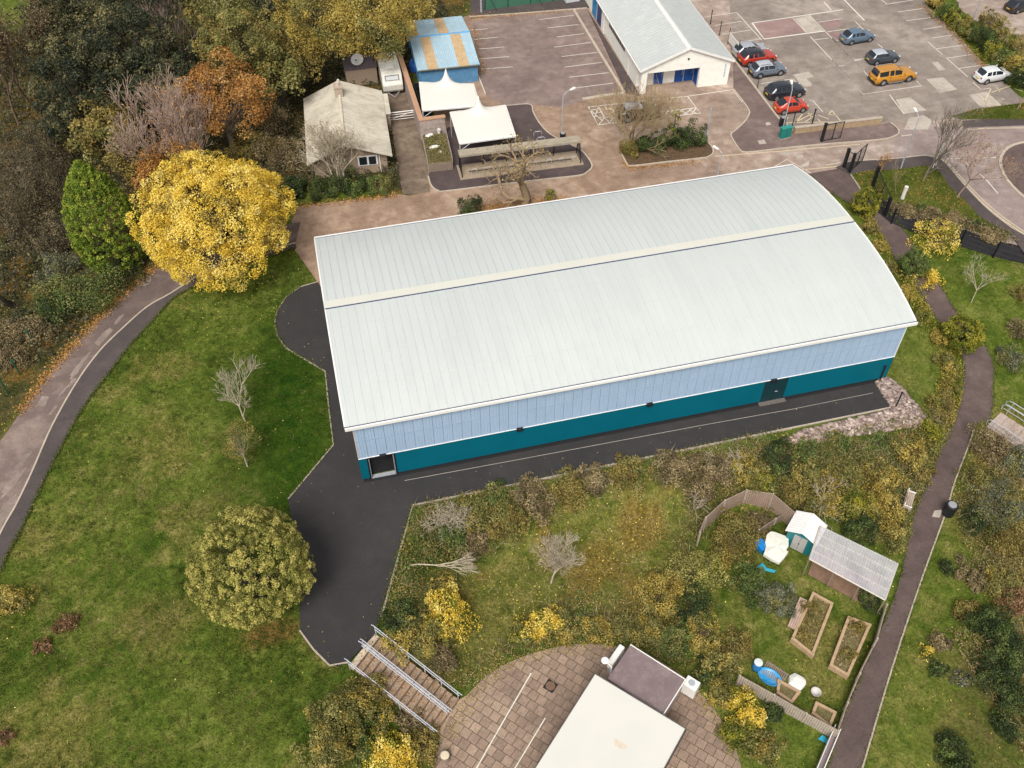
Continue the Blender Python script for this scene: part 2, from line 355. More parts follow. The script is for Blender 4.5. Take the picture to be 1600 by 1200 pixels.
# --- right hand path that winds down beside the hall
PA = smooth_line(WP((1262, 272), (1300, 302), (1335, 322), (1360, 340), (1374, 365), (1394, 398), (1415, 430), (1438, 460), (1460, 493), (1482, 520), (1500, 545), (1507, 580), (1500, 625), (1488, 668), (1470, 705), (1447, 760), (1425, 815), (1400, 925), (1330, 1090), (1288, 1215), (1250, 1330)), 6)
PB = smooth_line(WP((1320, 262), (1334, 280), (1360, 303), (1388, 333), (1413, 360), (1438, 400), (1459, 430), (1477, 460), (1498, 493), (1521, 520), (1540, 543), (1553, 574), (1551, 604), (1552, 628), (1545, 658), (1527, 661), (1512, 700), (1490, 758), (1478, 800), (1440, 905), (1395, 1040), (1343, 1215), (1310, 1330)), 6)
nA = 120
def resample(P, n):
    P = np.array(P); d = np.concatenate([[0], np.cumsum(np.hypot(*np.diff(P, axis=0).T))]); t = np.linspace(0, d[-1], n); return [np.array([np.interp(q, d, P[:, 0]), np.interp(q, d, P[:, 1])]) for q in t]
PA = resample(PA, nA); PB = resample(PB, nA)
def strip(name, A, B, mat, dz, cross=6):
    V = []; F = []; n = len(A)
    for a, b in zip(A, B):
        for k in range(cross + 1):
            p = a + (b - a) * k / cross; V.append((p[0], p[1], float(hz(p[0], p[1])) + dz))
        for k in (0, cross): p = a + (b - a) * k / cross; V.append((p[0], p[1], float(hz(p[0], p[1])) - .1))
    w = cross + 3
    for i in range(n - 1):
        for k in range(cross): F.append((i * w + k, i * w + k + 1, (i + 1) * w + k + 1, (i + 1) * w + k))
        F.append((i * w, (i + 1) * w, (i + 1) * w + cross + 1, i * w + cross + 1)); F.append((i * w + cross, i * w + cross + 2, (i + 1) * w + cross + 2, (i + 1) * w + cross))
    SHEETS.append(np.array(list(A) + list(B)[::-1])); m = MB(); m.add(V, F); return S(name, m, mat)
strip('footpath', PA, PB, M['tar_path'], .03)
mb = MB(); hzf = lambda p: float(hz(p[0], p[1])) + .0
ribbon(mb, [q for q in PB if q[1] < W(1527, 664)[1]], .1, hzf, .07); S('footpath_edging', mb, M['edging'])
BA = smooth_line(WP((1372, 303), (1404, 325), (1465, 347), (1506, 359), (1571, 379), (1640, 392), (1720, 410)), 4); BB = smooth_line(WP((1371, 332), (1395, 350), (1440, 366), (1496, 383), (1560, 402), (1640, 420), (1720, 440)), 4)
strip('black_path', BA, BB, M['tar_black'], .035)
# --- raised grass verge by the road
GRASSY = []
def verge(name, pts, z):
    poly = WP(*pts); GRASSY.append((np.array(poly), z)); return poly
VERGES = [verge('grass_verge', [(1329, 274), (1350, 269), (1406, 266), (1446, 260), (1467, 270), (1483, 293), (1508, 316), (1529, 339), (1550, 353), (1577, 366), (1571, 377), (1506, 357), (1465, 345), (1404, 323), (1377, 311), (1360, 300), (1344, 297)], .14),
          verge('roadside_grass', [(1487, 183), (1523, 172), (1592, 163), (1720, 150), (1720, 187), (1600, 186), (1525, 186), (1504, 187)], .12)]
mb = MB(); ribbon(mb, WP((1329, 274), (1344, 297)), .1, .004, .16); S('verge_edging', mb, M['edging'])
# --- paved patio (z = -2.3)
pz = float(hz(10, -25)); PD = ZB(-2.3)
PTI = smooth_line([PD(*p)[:2] for p in [(640, 1330), (690, 1150), (715, 1104), (760, 1057), (810, 1029), (862, 1013), (910, 1006), (960, 1010), (1010, 1022), (1060, 1052), (1105, 1095), (1135, 1140), (1158, 1200), (1175, 1330)]], 4)
n = NT('paving_slabs'); tc = n.n('ShaderNodeTexCoord'); mp = n.n('ShaderNodeMapping'); KANG = math.atan2(-23.04 + 18.5, 16.07 - 11.9)
mp.inputs['Rotation'].default_value = (0, 0, -KANG); n.l(tc.outputs['Object'], mp.inputs['Vector']); br = n.n('ShaderNodeTexBrick'); n.l(mp.outputs[0], br.inputs['Vector'])
for k, v in (('Scale', 1.0), ('Mortar Size', .022), ('Brick Width', .62), ('Row Height', .62), ('Bias', 0.0)): br.inputs[k].default_value = v
br.inputs['Color1'].default_value = (.375, .272, .20, 1); br.inputs['Color2'].default_value = (.245, .176, .132, 1); br.inputs['Mortar'].default_value = (.085, .058, .042, 1)
v = n.coord(); f = n.noise(v, .35, 6, .65, .5); c = n.mix(n.ramp(f, [(.4, (0, 0, 0)), (.68, (.6,) * 3)]), br.outputs[0], (.18, .125, .10, 1)); f2 = n.noise(v, 6, 4); c = n.mix(.35, c, n.ramp(f2, [(.3, (.25,) * 3), (.7, (.75,) * 3)]), 'OVERLAY')
f3 = n.noise(v, 1.3, 4); c = n.mix(n.ramp(f3, [(.62, (0, 0, 0)), (.75, (.5,) * 3)]), c, (.42, .33, .26, 1)); n.bump(br.outputs['Fac'], -.5, .03); n.set(c, .88, 0, .25); M['slabs'] = n.mat
sheet('patio', PTI, -2.27, M['slabs'], .2, world=True)
sheet('patio_landing', [PD(*p)[:2] for p in [(682, 1148), (700, 1112), (716, 1094), (735, 1084), (716, 1108), (694, 1150), (689, 1162)]], -2.275, paint('sandy_slabs', (.40, .28, .18), .9, .2, 4, dirt=(.2, .13, .09, 1), dirt_amt=.6), .2, world=True)
# --- painted markings
ln = MB(); yl = MB(); thin = MB()
def L(*pts, w=.09, z=.009, mb=ln): ribbon(mb, WP(*pts), w, z)
def Z(ox, oy, k, pts): return [(ox + x / k, oy + y / k) for x, y in pts]
z1 = lambda *p: Z(1100, 0, 6.384, p); z2 = lambda *p: Z(1300, 0, 5.3333, p); z5 = lambda *p: Z(880, 0, 5.714, p); z8 = lambda *p: Z(720, 0, 6.6667, p); z4 = lambda *p: Z(1350, 170, 4.8, p); z3 = lambda *p: Z(1100, 130, 5.3333, p)
for a in ([(100, 315), (280, 300)], [(130, 412), (385, 388)], [(125, 515), (455, 490)], [(165, 615), (505, 590)], [(170, 722), (545, 697)], [(815, 205), (1175, 160)], [(900, 293), (1225, 255)], [(1000, 385), (1285, 350)], [(970, 492), (1350, 443)],
          [(1050, 590), (1420, 545)], [(1080, 700), (1470, 650)], [(1130, 805), (1540, 757)], [(1190, 918), (1590, 865)], [(175, 765), (255, 975)], [(480, 1110), (700, 1088)]): L(*z8(*a))
for a in ([(30, 165), (330, 125)], [(105, 255), (375, 213)], [(180, 345), (480, 297)], [(330, 425), (560, 388)], [(570, 835), (890, 787)], [(330, 130), (575, 400)], [(885, 785), (960, 875)], [(1050, 1005), (1085, 1005), (1185, 1115)], [(890, 185), (1020, 325)], [(1050, 150), (1596, 710)], [(1060, 365), (1596, 945)],
          [(1140, 222), (1370, 187)], [(1230, 318), (1560, 270)], [(1090, 400), (1240, 380)], [(1320, 405), (1400, 396)], [(1500, 605), (1560, 597)], [(1510, 215), (1620, 325)], [(1340, 660), (1400, 655)]): L(*z1(*a))
L(*z1((480, 230), (1390, 97)), w=.16); L(*z1((480, 230), (600, 390), (1200, 310)), w=.22); L(*z1((1196, 20), (1270, 100)), w=.14); L(*z1((1400, 0), (1600, 205)), w=.16)
for a in ([(0, 500), (265, 785), (745, 715), (705, 675)], [(0, 320), (325, 655)], [(445, 37), (680, 0)], [(550, 100), (750, 72)], [(620, 172), (840, 145)], [(760, 245), (920, 218)], [(830, 318), (1000, 293)], [(865, 408), (1120, 372)], [(955, 485), (1200, 450)],
          [(1060, 570), (1320, 535)], [(410, 0), (460, 35)], [(795, 345), (920, 455)], [(955, 485), (1130, 640)], [(180, 500), (300, 485)], [(1175, 685), (1240, 745), (1320, 735)], [(480, 790), (600, 950)], [(380, 365), (430, 405)]): L(*z2(*a))
for a in ([(1225, 790), (1320, 895)], [(1325, 740), (1270, 850)], [(1320, 800), (1410, 885)], [(1250, 850), (1400, 880)], [(1330, 770), (1490, 715)], [(1370, 730), (1400, 765)], [(1410, 825), (1440, 825)], [(1520, 740), (1590, 760)]): L(*z2(*a), mb=yl, w=.12, z=.012)
L(*z5((225, 955), (1110, 860), (1515, 800)), w=.1); L(*z5((1515, 800), (1600, 915)), w=.1); L(*z5((1110, 860), (1225, 1010), (310, 1115), (225, 955)), w=.12); L(*z5((310, 945), (370, 1050), (450, 1045)), w=.12); L(*z5((880, 1000), (1185, 962)), w=.12)
for a in ([(235, 975), (345, 1075)], [(315, 955), (280, 1050)], [(240, 985), (325, 970)], [(340, 1000), (260, 1015)], [(275, 1040), (370, 1050)], [(370, 1050), (320, 1110)], [(370, 1055), (430, 1100)], [(450, 1045), (400, 1105)], [(450, 1048), (480, 1095)],
          [(905, 1000), (960, 1040)], [(905, 1042), (985, 990)], [(960, 992), (1040, 1032)], [(985, 1035), (1070, 980)], [(1040, 982), (1120, 1022)], [(1070, 1028), (1150, 970)], [(1120, 975), (1190, 1012)], [(1150, 1018), (1185, 965)]): L(*z5(*a), w=.1)
cc = W(880 + 405 / 5.714, 990 / 5.714)   # wheelchair symbol of the accessible bay
ribbon(yl, [(cc[0] + .55 * math.cos(a), cc[1] + .5 * math.sin(a)) for a in np.linspace(-2.8, 1.6, 16)], .13, .01); ribbon(yl, [(cc[0] - .1, cc[1] + .9), (cc[0] - .1, cc[1] + .25), (cc[0] + .5, cc[1] + .25), (cc[0] + .8, cc[1] - .35)], .13, .013)
L(*z3((245, 58), (375, 230)), w=.02)
for a in ([(700, 285), (670, 330), (1140, 322)], [(1065, 225), (1145, 325)], [(820, 260), (760, 330)], [(760, 325), (900, 255)], [(930, 265), (840, 325)], [(950, 265), (1040, 300)], [(1065, 228), (1040, 262), (1100, 265)], [(900, 290), (870, 250)], [(950, 300), (990, 345)], [(690, 335), (740, 400)]): L(*z3(*a), mb=yl, w=.13, z=.012)
for a in ([(0, 408), (460, 362)], [(0, 395), (100, 385)], [(590, 385), (750, 560), (900, 715), (1050, 838), (1200, 940)], [(605, 380), (760, 550), (910, 702), (1060, 825), (1200, 922)], [(780, 160), (900, 147), (1200, 143)]): L(*z4(*a), mb=yl, w=.12, z=.014)
for k in range(9): x = 620 + k * 66; L(*z4((x, 377 - k * 2), (x + 42, 375 - k * 2)), w=.11, z=.014)
for k in range(4): x = 1080 + k * 56; L(*z4((x, 342), (x + 40, 343)), w=.11, z=.014)
L(*z4((865, 485), (905, 525)), w=.2, z=.014); L(*z4((890, 527), (925, 522)), w=.1, z=.014); L(*z4((915, 530), (1005, 637)), w=.12, z=.014); L(*z4((280, 205), (360, 195)), w=.1, z=.014)
L(*z3((590, 695), (690, 635), (885, 745), (935, 820)), w=.07, z=.012); L(*z3((790, 725), (1160, 690)), w=.12, z=.012, mb=yl); L(*z3((90, 610), (340, 590), (640, 568), (880, 545), (1300, 510)), w=.12, z=.012, mb=yl)
L((632, 751), (800, 720), (1100, 664), (1240, 639), w=.035, mb=thin); L((1240, 639), (1364, 614), w=.03, mb=thin)
S('white_markings', ln, M['line']); S('edge_marking', thin, paint('dull_edge_line', (.48, .42, .36), .85, .15, 2)); S('yellow_markings', yl, M['yline'])
pm2 = MB(); pm = MB()
for a in ([(785, 660), (925, 645), (1045, 745), (900, 775)], [(830, 520), (880, 515), (945, 580), (895, 590)], [(1140, 790), (1290, 765), (1415, 880), (1235, 890)], [(600, 950), (530, 830), (650, 810), (790, 920)], [(640, 985), (760, 960), (830, 1000), (800, 1080), (600, 1080)]):
    pm.add([(*p[:2], .0065) for p in WP(*z2(*a))], [tuple(range(len(a)))])
for a in ([(885, 745), (1045, 715), (1095, 765), (1020, 785), (1080, 840), (1060, 865), (990, 860)], [(905, 185), (1050, 155), (1190, 310), (1020, 325)]):
    pm.add([(*p[:2], .0065) for p in WP(*z1(*a))], [tuple(range(len(a)))])
for a in ([(635, 580), (720, 570), (760, 550), (720, 600), (665, 605)], [(765, 600), (820, 595), (830, 620), (770, 632)], [(800, 690), (880, 640), (870, 690), (820, 700)], [(445, 485), (500, 475), (520, 510), (460, 515)], [(510, 335), (545, 330), (560, 350), (520, 360)], [(940, 745), (980, 742), (1000, 765), (960, 765)]):
    pm.add([(*p[:2], .094 if a[0][0] < 620 else .0065) for p in WP(*z3(*a))], [tuple(range(len(a)))])
for a in ([(57, 634), (66, 619), (77, 619), (71, 635)], [(148, 536), (160, 521), (172, 512), (177, 516), (168, 527), (154, 541)]):
    pm2.add([(*p[:2], .017) for p in WP(*a)], [tuple(range(len(a)))])
pp = WP((1460, 798), (1472, 797), (1468, 809), (1456, 808)); pm.add([(p[0], p[1], float(hz(p[0], p[1])) + .036) for p in pp], [(0, 1, 2, 3)])
rw_ = random.Random(5)
for px, py, L_, w_ in ((120, 578, 2.2, .5), (133, 560, 1.6, .4), (112, 598, 1.4, .35), (98, 612, 1.5, .3), (20, 755, 3.0, .7), (8, 800, 3.5, .9), (36, 720, 2.0, .5), (-10, 830, 3, .8), (185, 500, 1.5, .35), (228, 440, 1.6, .8), (84, 640, 1.2, .3)):
    kk_ = pm2.m.__len__(); c_ = W(px, py)[:2]; t_ = W(px + 30, py - 38)[:2] - c_; t_ /= np.linalg.norm(t_); n_ = np.array([-t_[1], t_[0]]); pts = []
    for k in range(14): a_ = 2 * math.pi * k / 14; r_ = rw_.uniform(.65, 1.15); q = c_ + t_ * math.cos(a_) * L_ / 2 * r_ + n_ * math.sin(a_) * w_ / 2 * r_; pts.append((q[0], q[1], .0085 + .0006 * kk_))
    pm2.add(pts, [tuple(range(14))])
S('pale_patches', pm, M['patch']); S('worn_patches', pm2, asphalt('worn_lane_asphalt', (.25, .195, .168), (.36, .285, .25), (.19, .148, .128), 3, .5, .3))
pm = MB()
for a in ([(480, 235), (890, 180), (1015, 322), (605, 388)], [(1150, 215), (1330, 190), (1395, 240), (1240, 305)], [(1230, 320), (1330, 310), (1400, 390), (1320, 402)]):
    pm.add([(*p[:2], .0055) for p in WP(*z1(*a))], [(0, 1, 2, 3)])
S('pink_patches', pm, M['patch_pink'])
pl = MB()
for a in ([(830, 1052), (778, 1142), (745, 1200), (700, 1290)], [(852, 1122), (805, 1200), (760, 1280)]): ribbon(pl, [PD(*p)[:2] for p in a], .07, -2.265)
S('patio_lines', pl, M['line'])
# edging round the new asphalt
mb = MB()
ribbon(mb, WP((497, 440), (470, 448), (447, 464), (433, 485), (429, 505), (433, 524), (446, 543), (470, 558), (508, 580), (514, 640), (521, 695), (450, 780)), .09, -.05, .085)
ribbon(mb, WP((468, 985), (490, 1015), (515, 1040), (543, 1035)), .10, -.05, .085)
ribbon(mb, WP((596, 965), (620, 880), (645, 790), (1393, 637), (1368, 597)), .13, -.3, .37); S('yard_edging', mb, M['edging'])

# ================================================================ terrain (one sheet to the horizon)
def axis(a, b, st):
    core = list(np.arange(a, b, st)); out = []
    d = st
    lo = [a]; 
    while lo[0] > -2500: d *= 1.45; lo.insert(0, lo[0] - d)
    d = st; hi = [core[-1]]
    while hi[-1] < 2500: d *= 1.45; hi.append(hi[-1] + d)
    return np.array(lo[:-1] + core + hi[1:])
ax, ay = axis(-62, 112, .55), axis(-42, 112, .55)
GX, GY = np.meshgrid(ax, ay); GZ = hz(GX, GY)
rng = np.random.default_rng(3)
def vnoise(X, Y, sc, seed):
    r = np.random.default_rng(seed); n = 128; T = r.random((n, n)); x = X / sc; y = Y / sc; xi = np.floor(x).astype(int); yi = np.floor(y).astype(int); fx = sm(x - xi); fy = sm(y - yi)
    g = lambda i, j: T[i % n, j % n]
    return (g(xi, yi) * (1 - fx) + g(xi + 1, yi) * fx) * (1 - fy) + (g(xi, yi + 1) * (1 - fx) + g(xi + 1, yi + 1) * fx) * fy
LOW = np.zeros_like(GZ); near = np.full(GZ.shape, 9.0)
for s in SHEETS:
    bx = (GX > s[:, 0].min() - 4) & (GX < s[:, 0].max() + 4) & (GY > s[:, 1].min() - 4) & (GY < s[:, 1].max() + 4)
    i = np.where(bx); ins = pip(s, GX[i], GY[i]); LOW[i] = np.maximum(LOW[i], ins * 1.0); d = dist_poly(s, GX[i], GY[i]); near[i] = np.minimum(near[i], np.where(ins, 0, d))
STEP = [ray(*p)[:2] for p in ((545, 1040, 0), (585, 990, 0), (716, 1092, -2.3), (682, 1150, -2.3))]
ins = pip(STEP, GX, GY)
rough_ = (vnoise(GX, GY, 1.3, 5) - .5) * .16 + (vnoise(GX, GY, 4.1, 6) - .5) * .3
GZ = GZ + rough_ * sm((near - .5) / 1.5) * (GY < 22) * (np.abs(GX) < 200) - .09 * LOW - .45 * ins
# ground cover zones in world coordinates
def zone(pts, blur, z=None):
    p = np.array([ (ray(q[0], q[1], z)[:2] if z is not None else W(*q)[:2]) for q in pts]); ins = pip(p, GX, GY); d = dist_poly(p, GX, GY)
    return sm(.5 + np.where(ins, d, -d) / blur)
Z_SCRUB = [(590, 1000), (640, 800), (820, 765), (1000, 730), (1210, 690), (1240, 700), (1380, 680), (1445, 670), (1500, 590), (1510, 640), (1470, 705), (1425, 815), (1402, 860), (1290, 810), (1240, 800), (1210, 770), (1165, 764), (1100, 830), (1060, 900), (1100, 1030), (1060, 1050), (960, 1005), (860, 1010), (810, 1026), (740, 1075), (700, 1080)]
Z_OPEN = [(700, 1060), (640, 930), (700, 880), (850, 800), (960, 740), (1060, 740), (1090, 800), (1060, 900), (1000, 970), (900, 950), (830, 990), (760, 1050)]
Z_WOODS = [(-300, 40), (20, 60), (75, 10), (90, -200), (735, -200), (735, 20), (655, 60), (640, 160), (655, 262), (660, 296), (625, 303), (480, 290), (465, 320), (300, 390), (235, 425), (150, 503), (70, 592), (0, 690), (-60, 760), (-300, 700)]
Z_OLD = [(-300, 700), (-60, 760), (0, 690), (70, 592), (150, 503), (235, 425), (300, 390), (465, 320), (480, 290), (620, 300), (605, 160), (640, 90), (735, 20), (735, -200), (-300, -200)]
Z_EAST = [(1530, 670), (1490, 790), (1560, 1000), (1480, 1000), (1470, 1200), (1480, 1400), (1800, 1400), (1800, 640), (1600, 690)]
Z_GARDEN = [(1100, 830), (1170, 766), (1230, 790), (1400, 880), (1310, 1140), (1160, 1060), (1060, 940)]
a_woods = zone(Z_WOODS, 3.0); a_scrub = zone(Z_SCRUB, 2.5); a_open = zone(Z_OPEN, 4); a_east = zone(Z_EAST, 3); a_gard = zone(Z_GARDEN, 2)
a_soil = np.maximum.reduce([a_woods * .95, a_scrub * (1 - .85 * a_open) * .62, a_east * .5])
hallL = [(-1.5, 14), (-6.5, 8), (-5, -3), (-1.4, -1)]; a_deep_green = sm(.5 + np.where(pip(np.array([(0, 21), (-5, 20), (-9, 10), (-8, -4), (-1, -2)]), GX, GY), 1, -1) * dist_poly(np.array([(0, 21), (-5, 20), (-9, 10), (-8, -4), (-1, -2)]), GX, GY) / 7)  # deeper green towards the left side of the hall
f0 = vnoise(GX, GY, 7, 21) * .5 + vnoise(GX, GY, 2.6, 22) * .5
fieldzone = (GX < 3) & (GY < 24)
TRK = np.minimum.reduce([dist_poly(np.array(WP(*q)), GX, GY, False) for q in ([(-40, 1230), (15, 1182), (66, 1130), (139, 1064), (176, 1017), (240, 960), (330, 890)], [(-30, 1075), (48, 1002), (100, 950), (170, 880)], [(-40, 1120), (30, 1060), (110, 985), (200, 900), (260, 830)])])
a_deep_green = np.maximum(a_deep_green, .55 * (1 - sm((TRK - .1) / .35)) * (GX < 0))
a_dry = np.clip(sm((f0 - .50) / .22) * np.where(GX < 3, .62 * (1 - a_deep_green), .35) + .75 * a_open + .45 * a_gard + .5 * a_east + zone([(1540, 655), (1555, 640), (1600, 650), (1640, 700), (1560, 690)], 2) * .9, 0, 1)
a_lit = np.clip(sm((vnoise(GX, GY, 1.7, 31) - .55) / .25) * np.maximum(a_open * .9, a_woods), 0, 1)
_c = W(425, 990)[:2]; _d = np.hypot((GX - _c[0]) / 2.2, (GY - _c[1]) / 1.0); a_lit = np.maximum(a_lit, sm(1.4 - _d)); a_soil = np.maximum(a_soil, .9 * sm(1.3 - _d))
_s = dist_poly(np.array(WP((478, 1000), (497, 1026), (512, 1044))), GX, GY, False); a_dry = np.maximum(a_dry, sm(1.25 - _s / .55)); a_soil = a_soil * (1 - sm(1.2 - _s / .55))
a_dry = np.clip(a_dry + .30 * sm((-7 - GX - .25 * GY) / 14.0) * (GX < -3), 0, 1)
a_dry = np.clip(a_dry + .38 * zone([(1560, 600), (1490, 800), (1400, 1000), (1330, 1230), (1500, 1300), (1480, 1000), (1530, 820), (1700, 700)], 3), 0, 1)
V = np.stack([GX, GY, GZ], -1).reshape(-1, 3); ny, nx = GX.shape
I = np.arange(ny * nx).reshape(ny, nx); F = np.stack([I[:-1, :-1], I[:-1, 1:], I[1:, 1:], I[1:, :-1]], -1).reshape(-1, 4)
def vattr(o, name, arr):
    a = o.data.attributes.new(name, 'FLOAT', 'POINT'); a.data.foreach_set('value', np.asarray(arr, np.float32).ravel())
# grass material: several greens, dry straw, leaf litter and bare soil by ground zone
n = NT('rough_grass'); v = n.coord()
at = lambda k: n.n('ShaderNodeAttribute', attribute_name=k).outputs['Fac']
big = n.noise(v, .12, 4, .55, .5); mid = n.noise(v, .8, 6, .65, .5); fin = n.noise(n.coord((1, 1, 1)), 5.5, 5, .7, .4); fin2 = n.noise(n.coord((2.2, .7, 1), .7), 4.0, 4, .6)
g = n.ramp(n.math('ADD', n.math('MULTIPLY', big, .45), n.math('MULTIPLY', mid, .55)), [(.36, (.046, .082, .011)), (.5, (.100, .134, .021)), (.64, (.168, .185, .042))])
g = n.mix(at('deep_green'), g, n.ramp(mid, [(.35, (.018, .048, .005)), (.65, (.048, .085, .009))]))
dry = n.ramp(n.math('ADD', n.math('MULTIPLY', mid, .5), n.math('MULTIPLY', fin, .5)), [(.36, (.095, .105, .018)), (.52, (.175, .16, .042)), (.68, (.29, .235, .095))])
g = n.mix(n.ramp(n.math('ADD', at('dry'), n.math('MULTIPLY', n.math('SUBTRACT', mid, .5), 1.6)), [(.25, (0, 0, 0)), (.85, (.85,) * 3)]), g, dry)
soil = n.ramp(n.math('ADD', n.math('MULTIPLY', mid, .5), n.math('MULTIPLY', fin, .5)), [(.36, (.030, .028, .012)), (.5, (.062, .056, .022)), (.66, (.13, .095, .045))])
g = n.mix(n.ramp(n.math('ADD', at('soil'), n.math('MULTIPLY', n.math('SUBTRACT', mid, .5), 1.2)), [(.25, (0, 0, 0)), (.8, (.9,) * 3)]), g, soil)
g = n.mix(n.math('MULTIPLY', at('lit'), .6), g, n.ramp(fin, [(.4, (.13, .065, .018)), (.6, (.27, .16, .04))]))
g = n.mix(.55, g, n.ramp(n.math('ADD', n.math('MULTIPLY', fin, .6), n.math('MULTIPLY', fin2, .4)), [(.33, (.18,) * 3), (.67, (.82,) * 3)]), 'OVERLAY')
md2 = n.noise(v, 1.9, 5, .7, .8); g = n.mix(.5, g, n.ramp(md2, [(.32, (.24,) * 3), (.68, (.76,) * 3)]), 'OVERLAY'); n.bump(n.math('ADD', n.math('MULTIPLY', fin, .6), md2), .8, .2); n.set(g, .95, 0, .03); M['grass'] = n.mat
ter = npmesh('ground', V, F, M['grass'], smooth=True); tag(ter, kind='structure')
for k, a in (('deep_green', a_deep_green), ('dry', a_dry), ('soil', a_soil), ('lit', a_lit)): vattr(ter, k, a)
for nm, (poly, z) in zip(('grass_verge', 'roadside_grass'), GRASSY):
    o_ = poly_mesh(nm, poly, z, .13, M['grass']); k_ = len(o_.data.vertices)
    for a_, v_ in (('dry', .30), ('soil', .12), ('lit', .15), ('deep_green', .25)): vattr(o_, a_, np.full(k_, v_))
def gz(x, y):                             # height of the built terrain
    x = np.asarray(x, float); y = np.asarray(y, float); i = np.clip(np.searchsorted(ax, x) - 1, 0, nx - 2); j = np.clip(np.searchsorted(ay, y) - 1, 0, ny - 2)
    u = (x - ax[i]) / (ax[i + 1] - ax[i]); w = (y - ay[j]) / (ay[j + 1] - ay[j])
    return (GZ[j, i] * (1 - u) + GZ[j, i + 1] * u) * (1 - w) + (GZ[j + 1, i] * (1 - u) + GZ[j + 1, i + 1] * u) * w
def gattr(A, x, y):
    i = np.clip(np.searchsorted(ax, x) - 1, 0, nx - 2); j = np.clip(np.searchsorted(ay, y) - 1, 0, ny - 2); return A[j, i]
# ================================================================ the sports hall
HL, HW, HE, HR = 42.0, 20.63, 6.37, 1.45
n = NT('white_roof_sheet'); v = n.coord((.9, .05, 1)); st_ = n.noise(v, 1.1, 5, .65, .2); bl_ = n.noise(n.coord(), .14, 4, .55)
c = n.ramp(n.math('ADD', n.math('MULTIPLY', st_, .6), n.math('MULTIPLY', bl_, .4)), [(.34, (.485, .515, .505)), (.5, (.515, .545, .53)), (.66, (.54, .565, .55))]); fx_ = n.noise(n.coord((1, .5, 1)), 2.6, 4, .7); c = n.mix(n.ramp(fx_, [(.64, (0, 0, 0)), (.78, (.35,) * 3)]), c, (.43, .44, .415, 1)); n.set(c, .5, 0, .2); M['roofwhite'] = n.mat
M['seam'] = paint('roof_seam_shade', (.40, .42, .40), .5, .05, 1)
M['ridge'] = paint('cream_ridge_flashing', (.60, .595, .53), .55, .03, .6, spec=.2)
M['navy'] = paint('dark_blue_gutter_and_shadow', (.035, .055, .13), .5, .2, 1.0)
M['trim'] = paint('white_trim', (.80, .78, .75), .5, .06, 1.0)
M['bluepanel'] = paint('pale_blue_cladding', (.345, .462, .62), .5, .06, .5, spec=.2, dirt=(.43, .54, .67, 1), dirt_amt=.35)
M['bluejoint'] = paint('cladding_joint', (.10, .16, .26), .6, .1, 1)  # dark blue of the backing sheet in the panel joints
M['teal'] = paint('teal_cladding', (.001, .115, .165), .6, .08, .35, spec=.12)
M['darkteal'] = paint('dark_teal_door', (.006, .035, .042), .45, .1, 1)
M['black'] = paint('black_metal', (.012, .013, .016), .5, .2, 2)
M['void'] = paint('dark_interior', (.010, .010, .012), .9, .2, 1)
M['peach'] = paint('cream_corner_trim', (.62, .50, .42), .5, .06, 1)
M['steel'] = paint('galvanised_steel', (.52, .55, .60), .38, .08, 3, metal=.35)
M['plinth'] = paint('black_plinth', (.014, .014, .016), .8, .2, 2)
def arch(t): return HE + HR * (1 - abs(2 * t - 1) ** 2.3)
hall = empty('sports_hall', (0, 0, 0), 0, 'long white barrel roofed sports hall with pale blue and teal front wall', 'sports hall')
X0, X1, Y0, Y1 = -.45, HL + .45, -.12, HW + .12
mb = MB(); NS = 28
for i in range(NS):
    t0, t1 = i / NS, (i + 1) / NS; ya, yb = Y0 + (Y1 - Y0) * t0, Y0 + (Y1 - Y0) * t1; za, zb = arch(t0), arch(t1)
    mb.add([(X0, ya, za), (X1, ya, za), (X1, yb, zb), (X0, yb, zb), (X0, ya, za - .12), (X1, ya, za - .12), (X1, yb, zb - .12), (X0, yb, zb - .12)],
           [(0, 1, 2, 3), (7, 6, 5, 4), (0, 3, 7, 4), (1, 5, 6, 2)])
roof = mb.build('roof', M['roofwhite'], hall)
mb = MB(); k = 0; x = X0 + .3
while x < X1 - .1:                         # standing seams
    vs = []; hh = .024
    for i in range(NS + 1):
        t = i / NS; y = Y0 + (Y1 - Y0) * t; z = arch(t); vs += [(x - .035, y, z - .01), (x - .014, y, z + hh), (x + .014, y, z + hh), (x + .035, y, z - .01)]
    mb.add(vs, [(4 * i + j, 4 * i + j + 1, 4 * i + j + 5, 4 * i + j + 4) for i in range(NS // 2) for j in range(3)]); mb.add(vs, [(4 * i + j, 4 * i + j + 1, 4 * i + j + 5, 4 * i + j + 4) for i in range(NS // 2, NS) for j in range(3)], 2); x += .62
for t_ in (.13, .27, .40, .62, .76, .89):
    y_ = Y0 + (Y1 - Y0) * t_; z_ = arch(t_); dz_ = (arch(t_ + .004) - z_) / (.004 * (Y1 - Y0)); x = X0 + .3
    while x < X1 - .4: mb.add([(x + .04, y_, z_ + .006), (x + .58, y_, z_ + .006), (x + .58, y_ + .09, z_ + .006 + .09 * dz_), (x + .04, y_ + .09, z_ + .006 + .09 * dz_), (x + .04, y_, z_ - .01), (x + .58, y_, z_ - .01)], [(0, 1, 2, 3), (4, 5, 1, 0)], 1); x += .62
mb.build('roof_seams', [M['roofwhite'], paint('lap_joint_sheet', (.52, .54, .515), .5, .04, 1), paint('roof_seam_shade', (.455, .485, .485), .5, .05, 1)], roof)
tr = .5
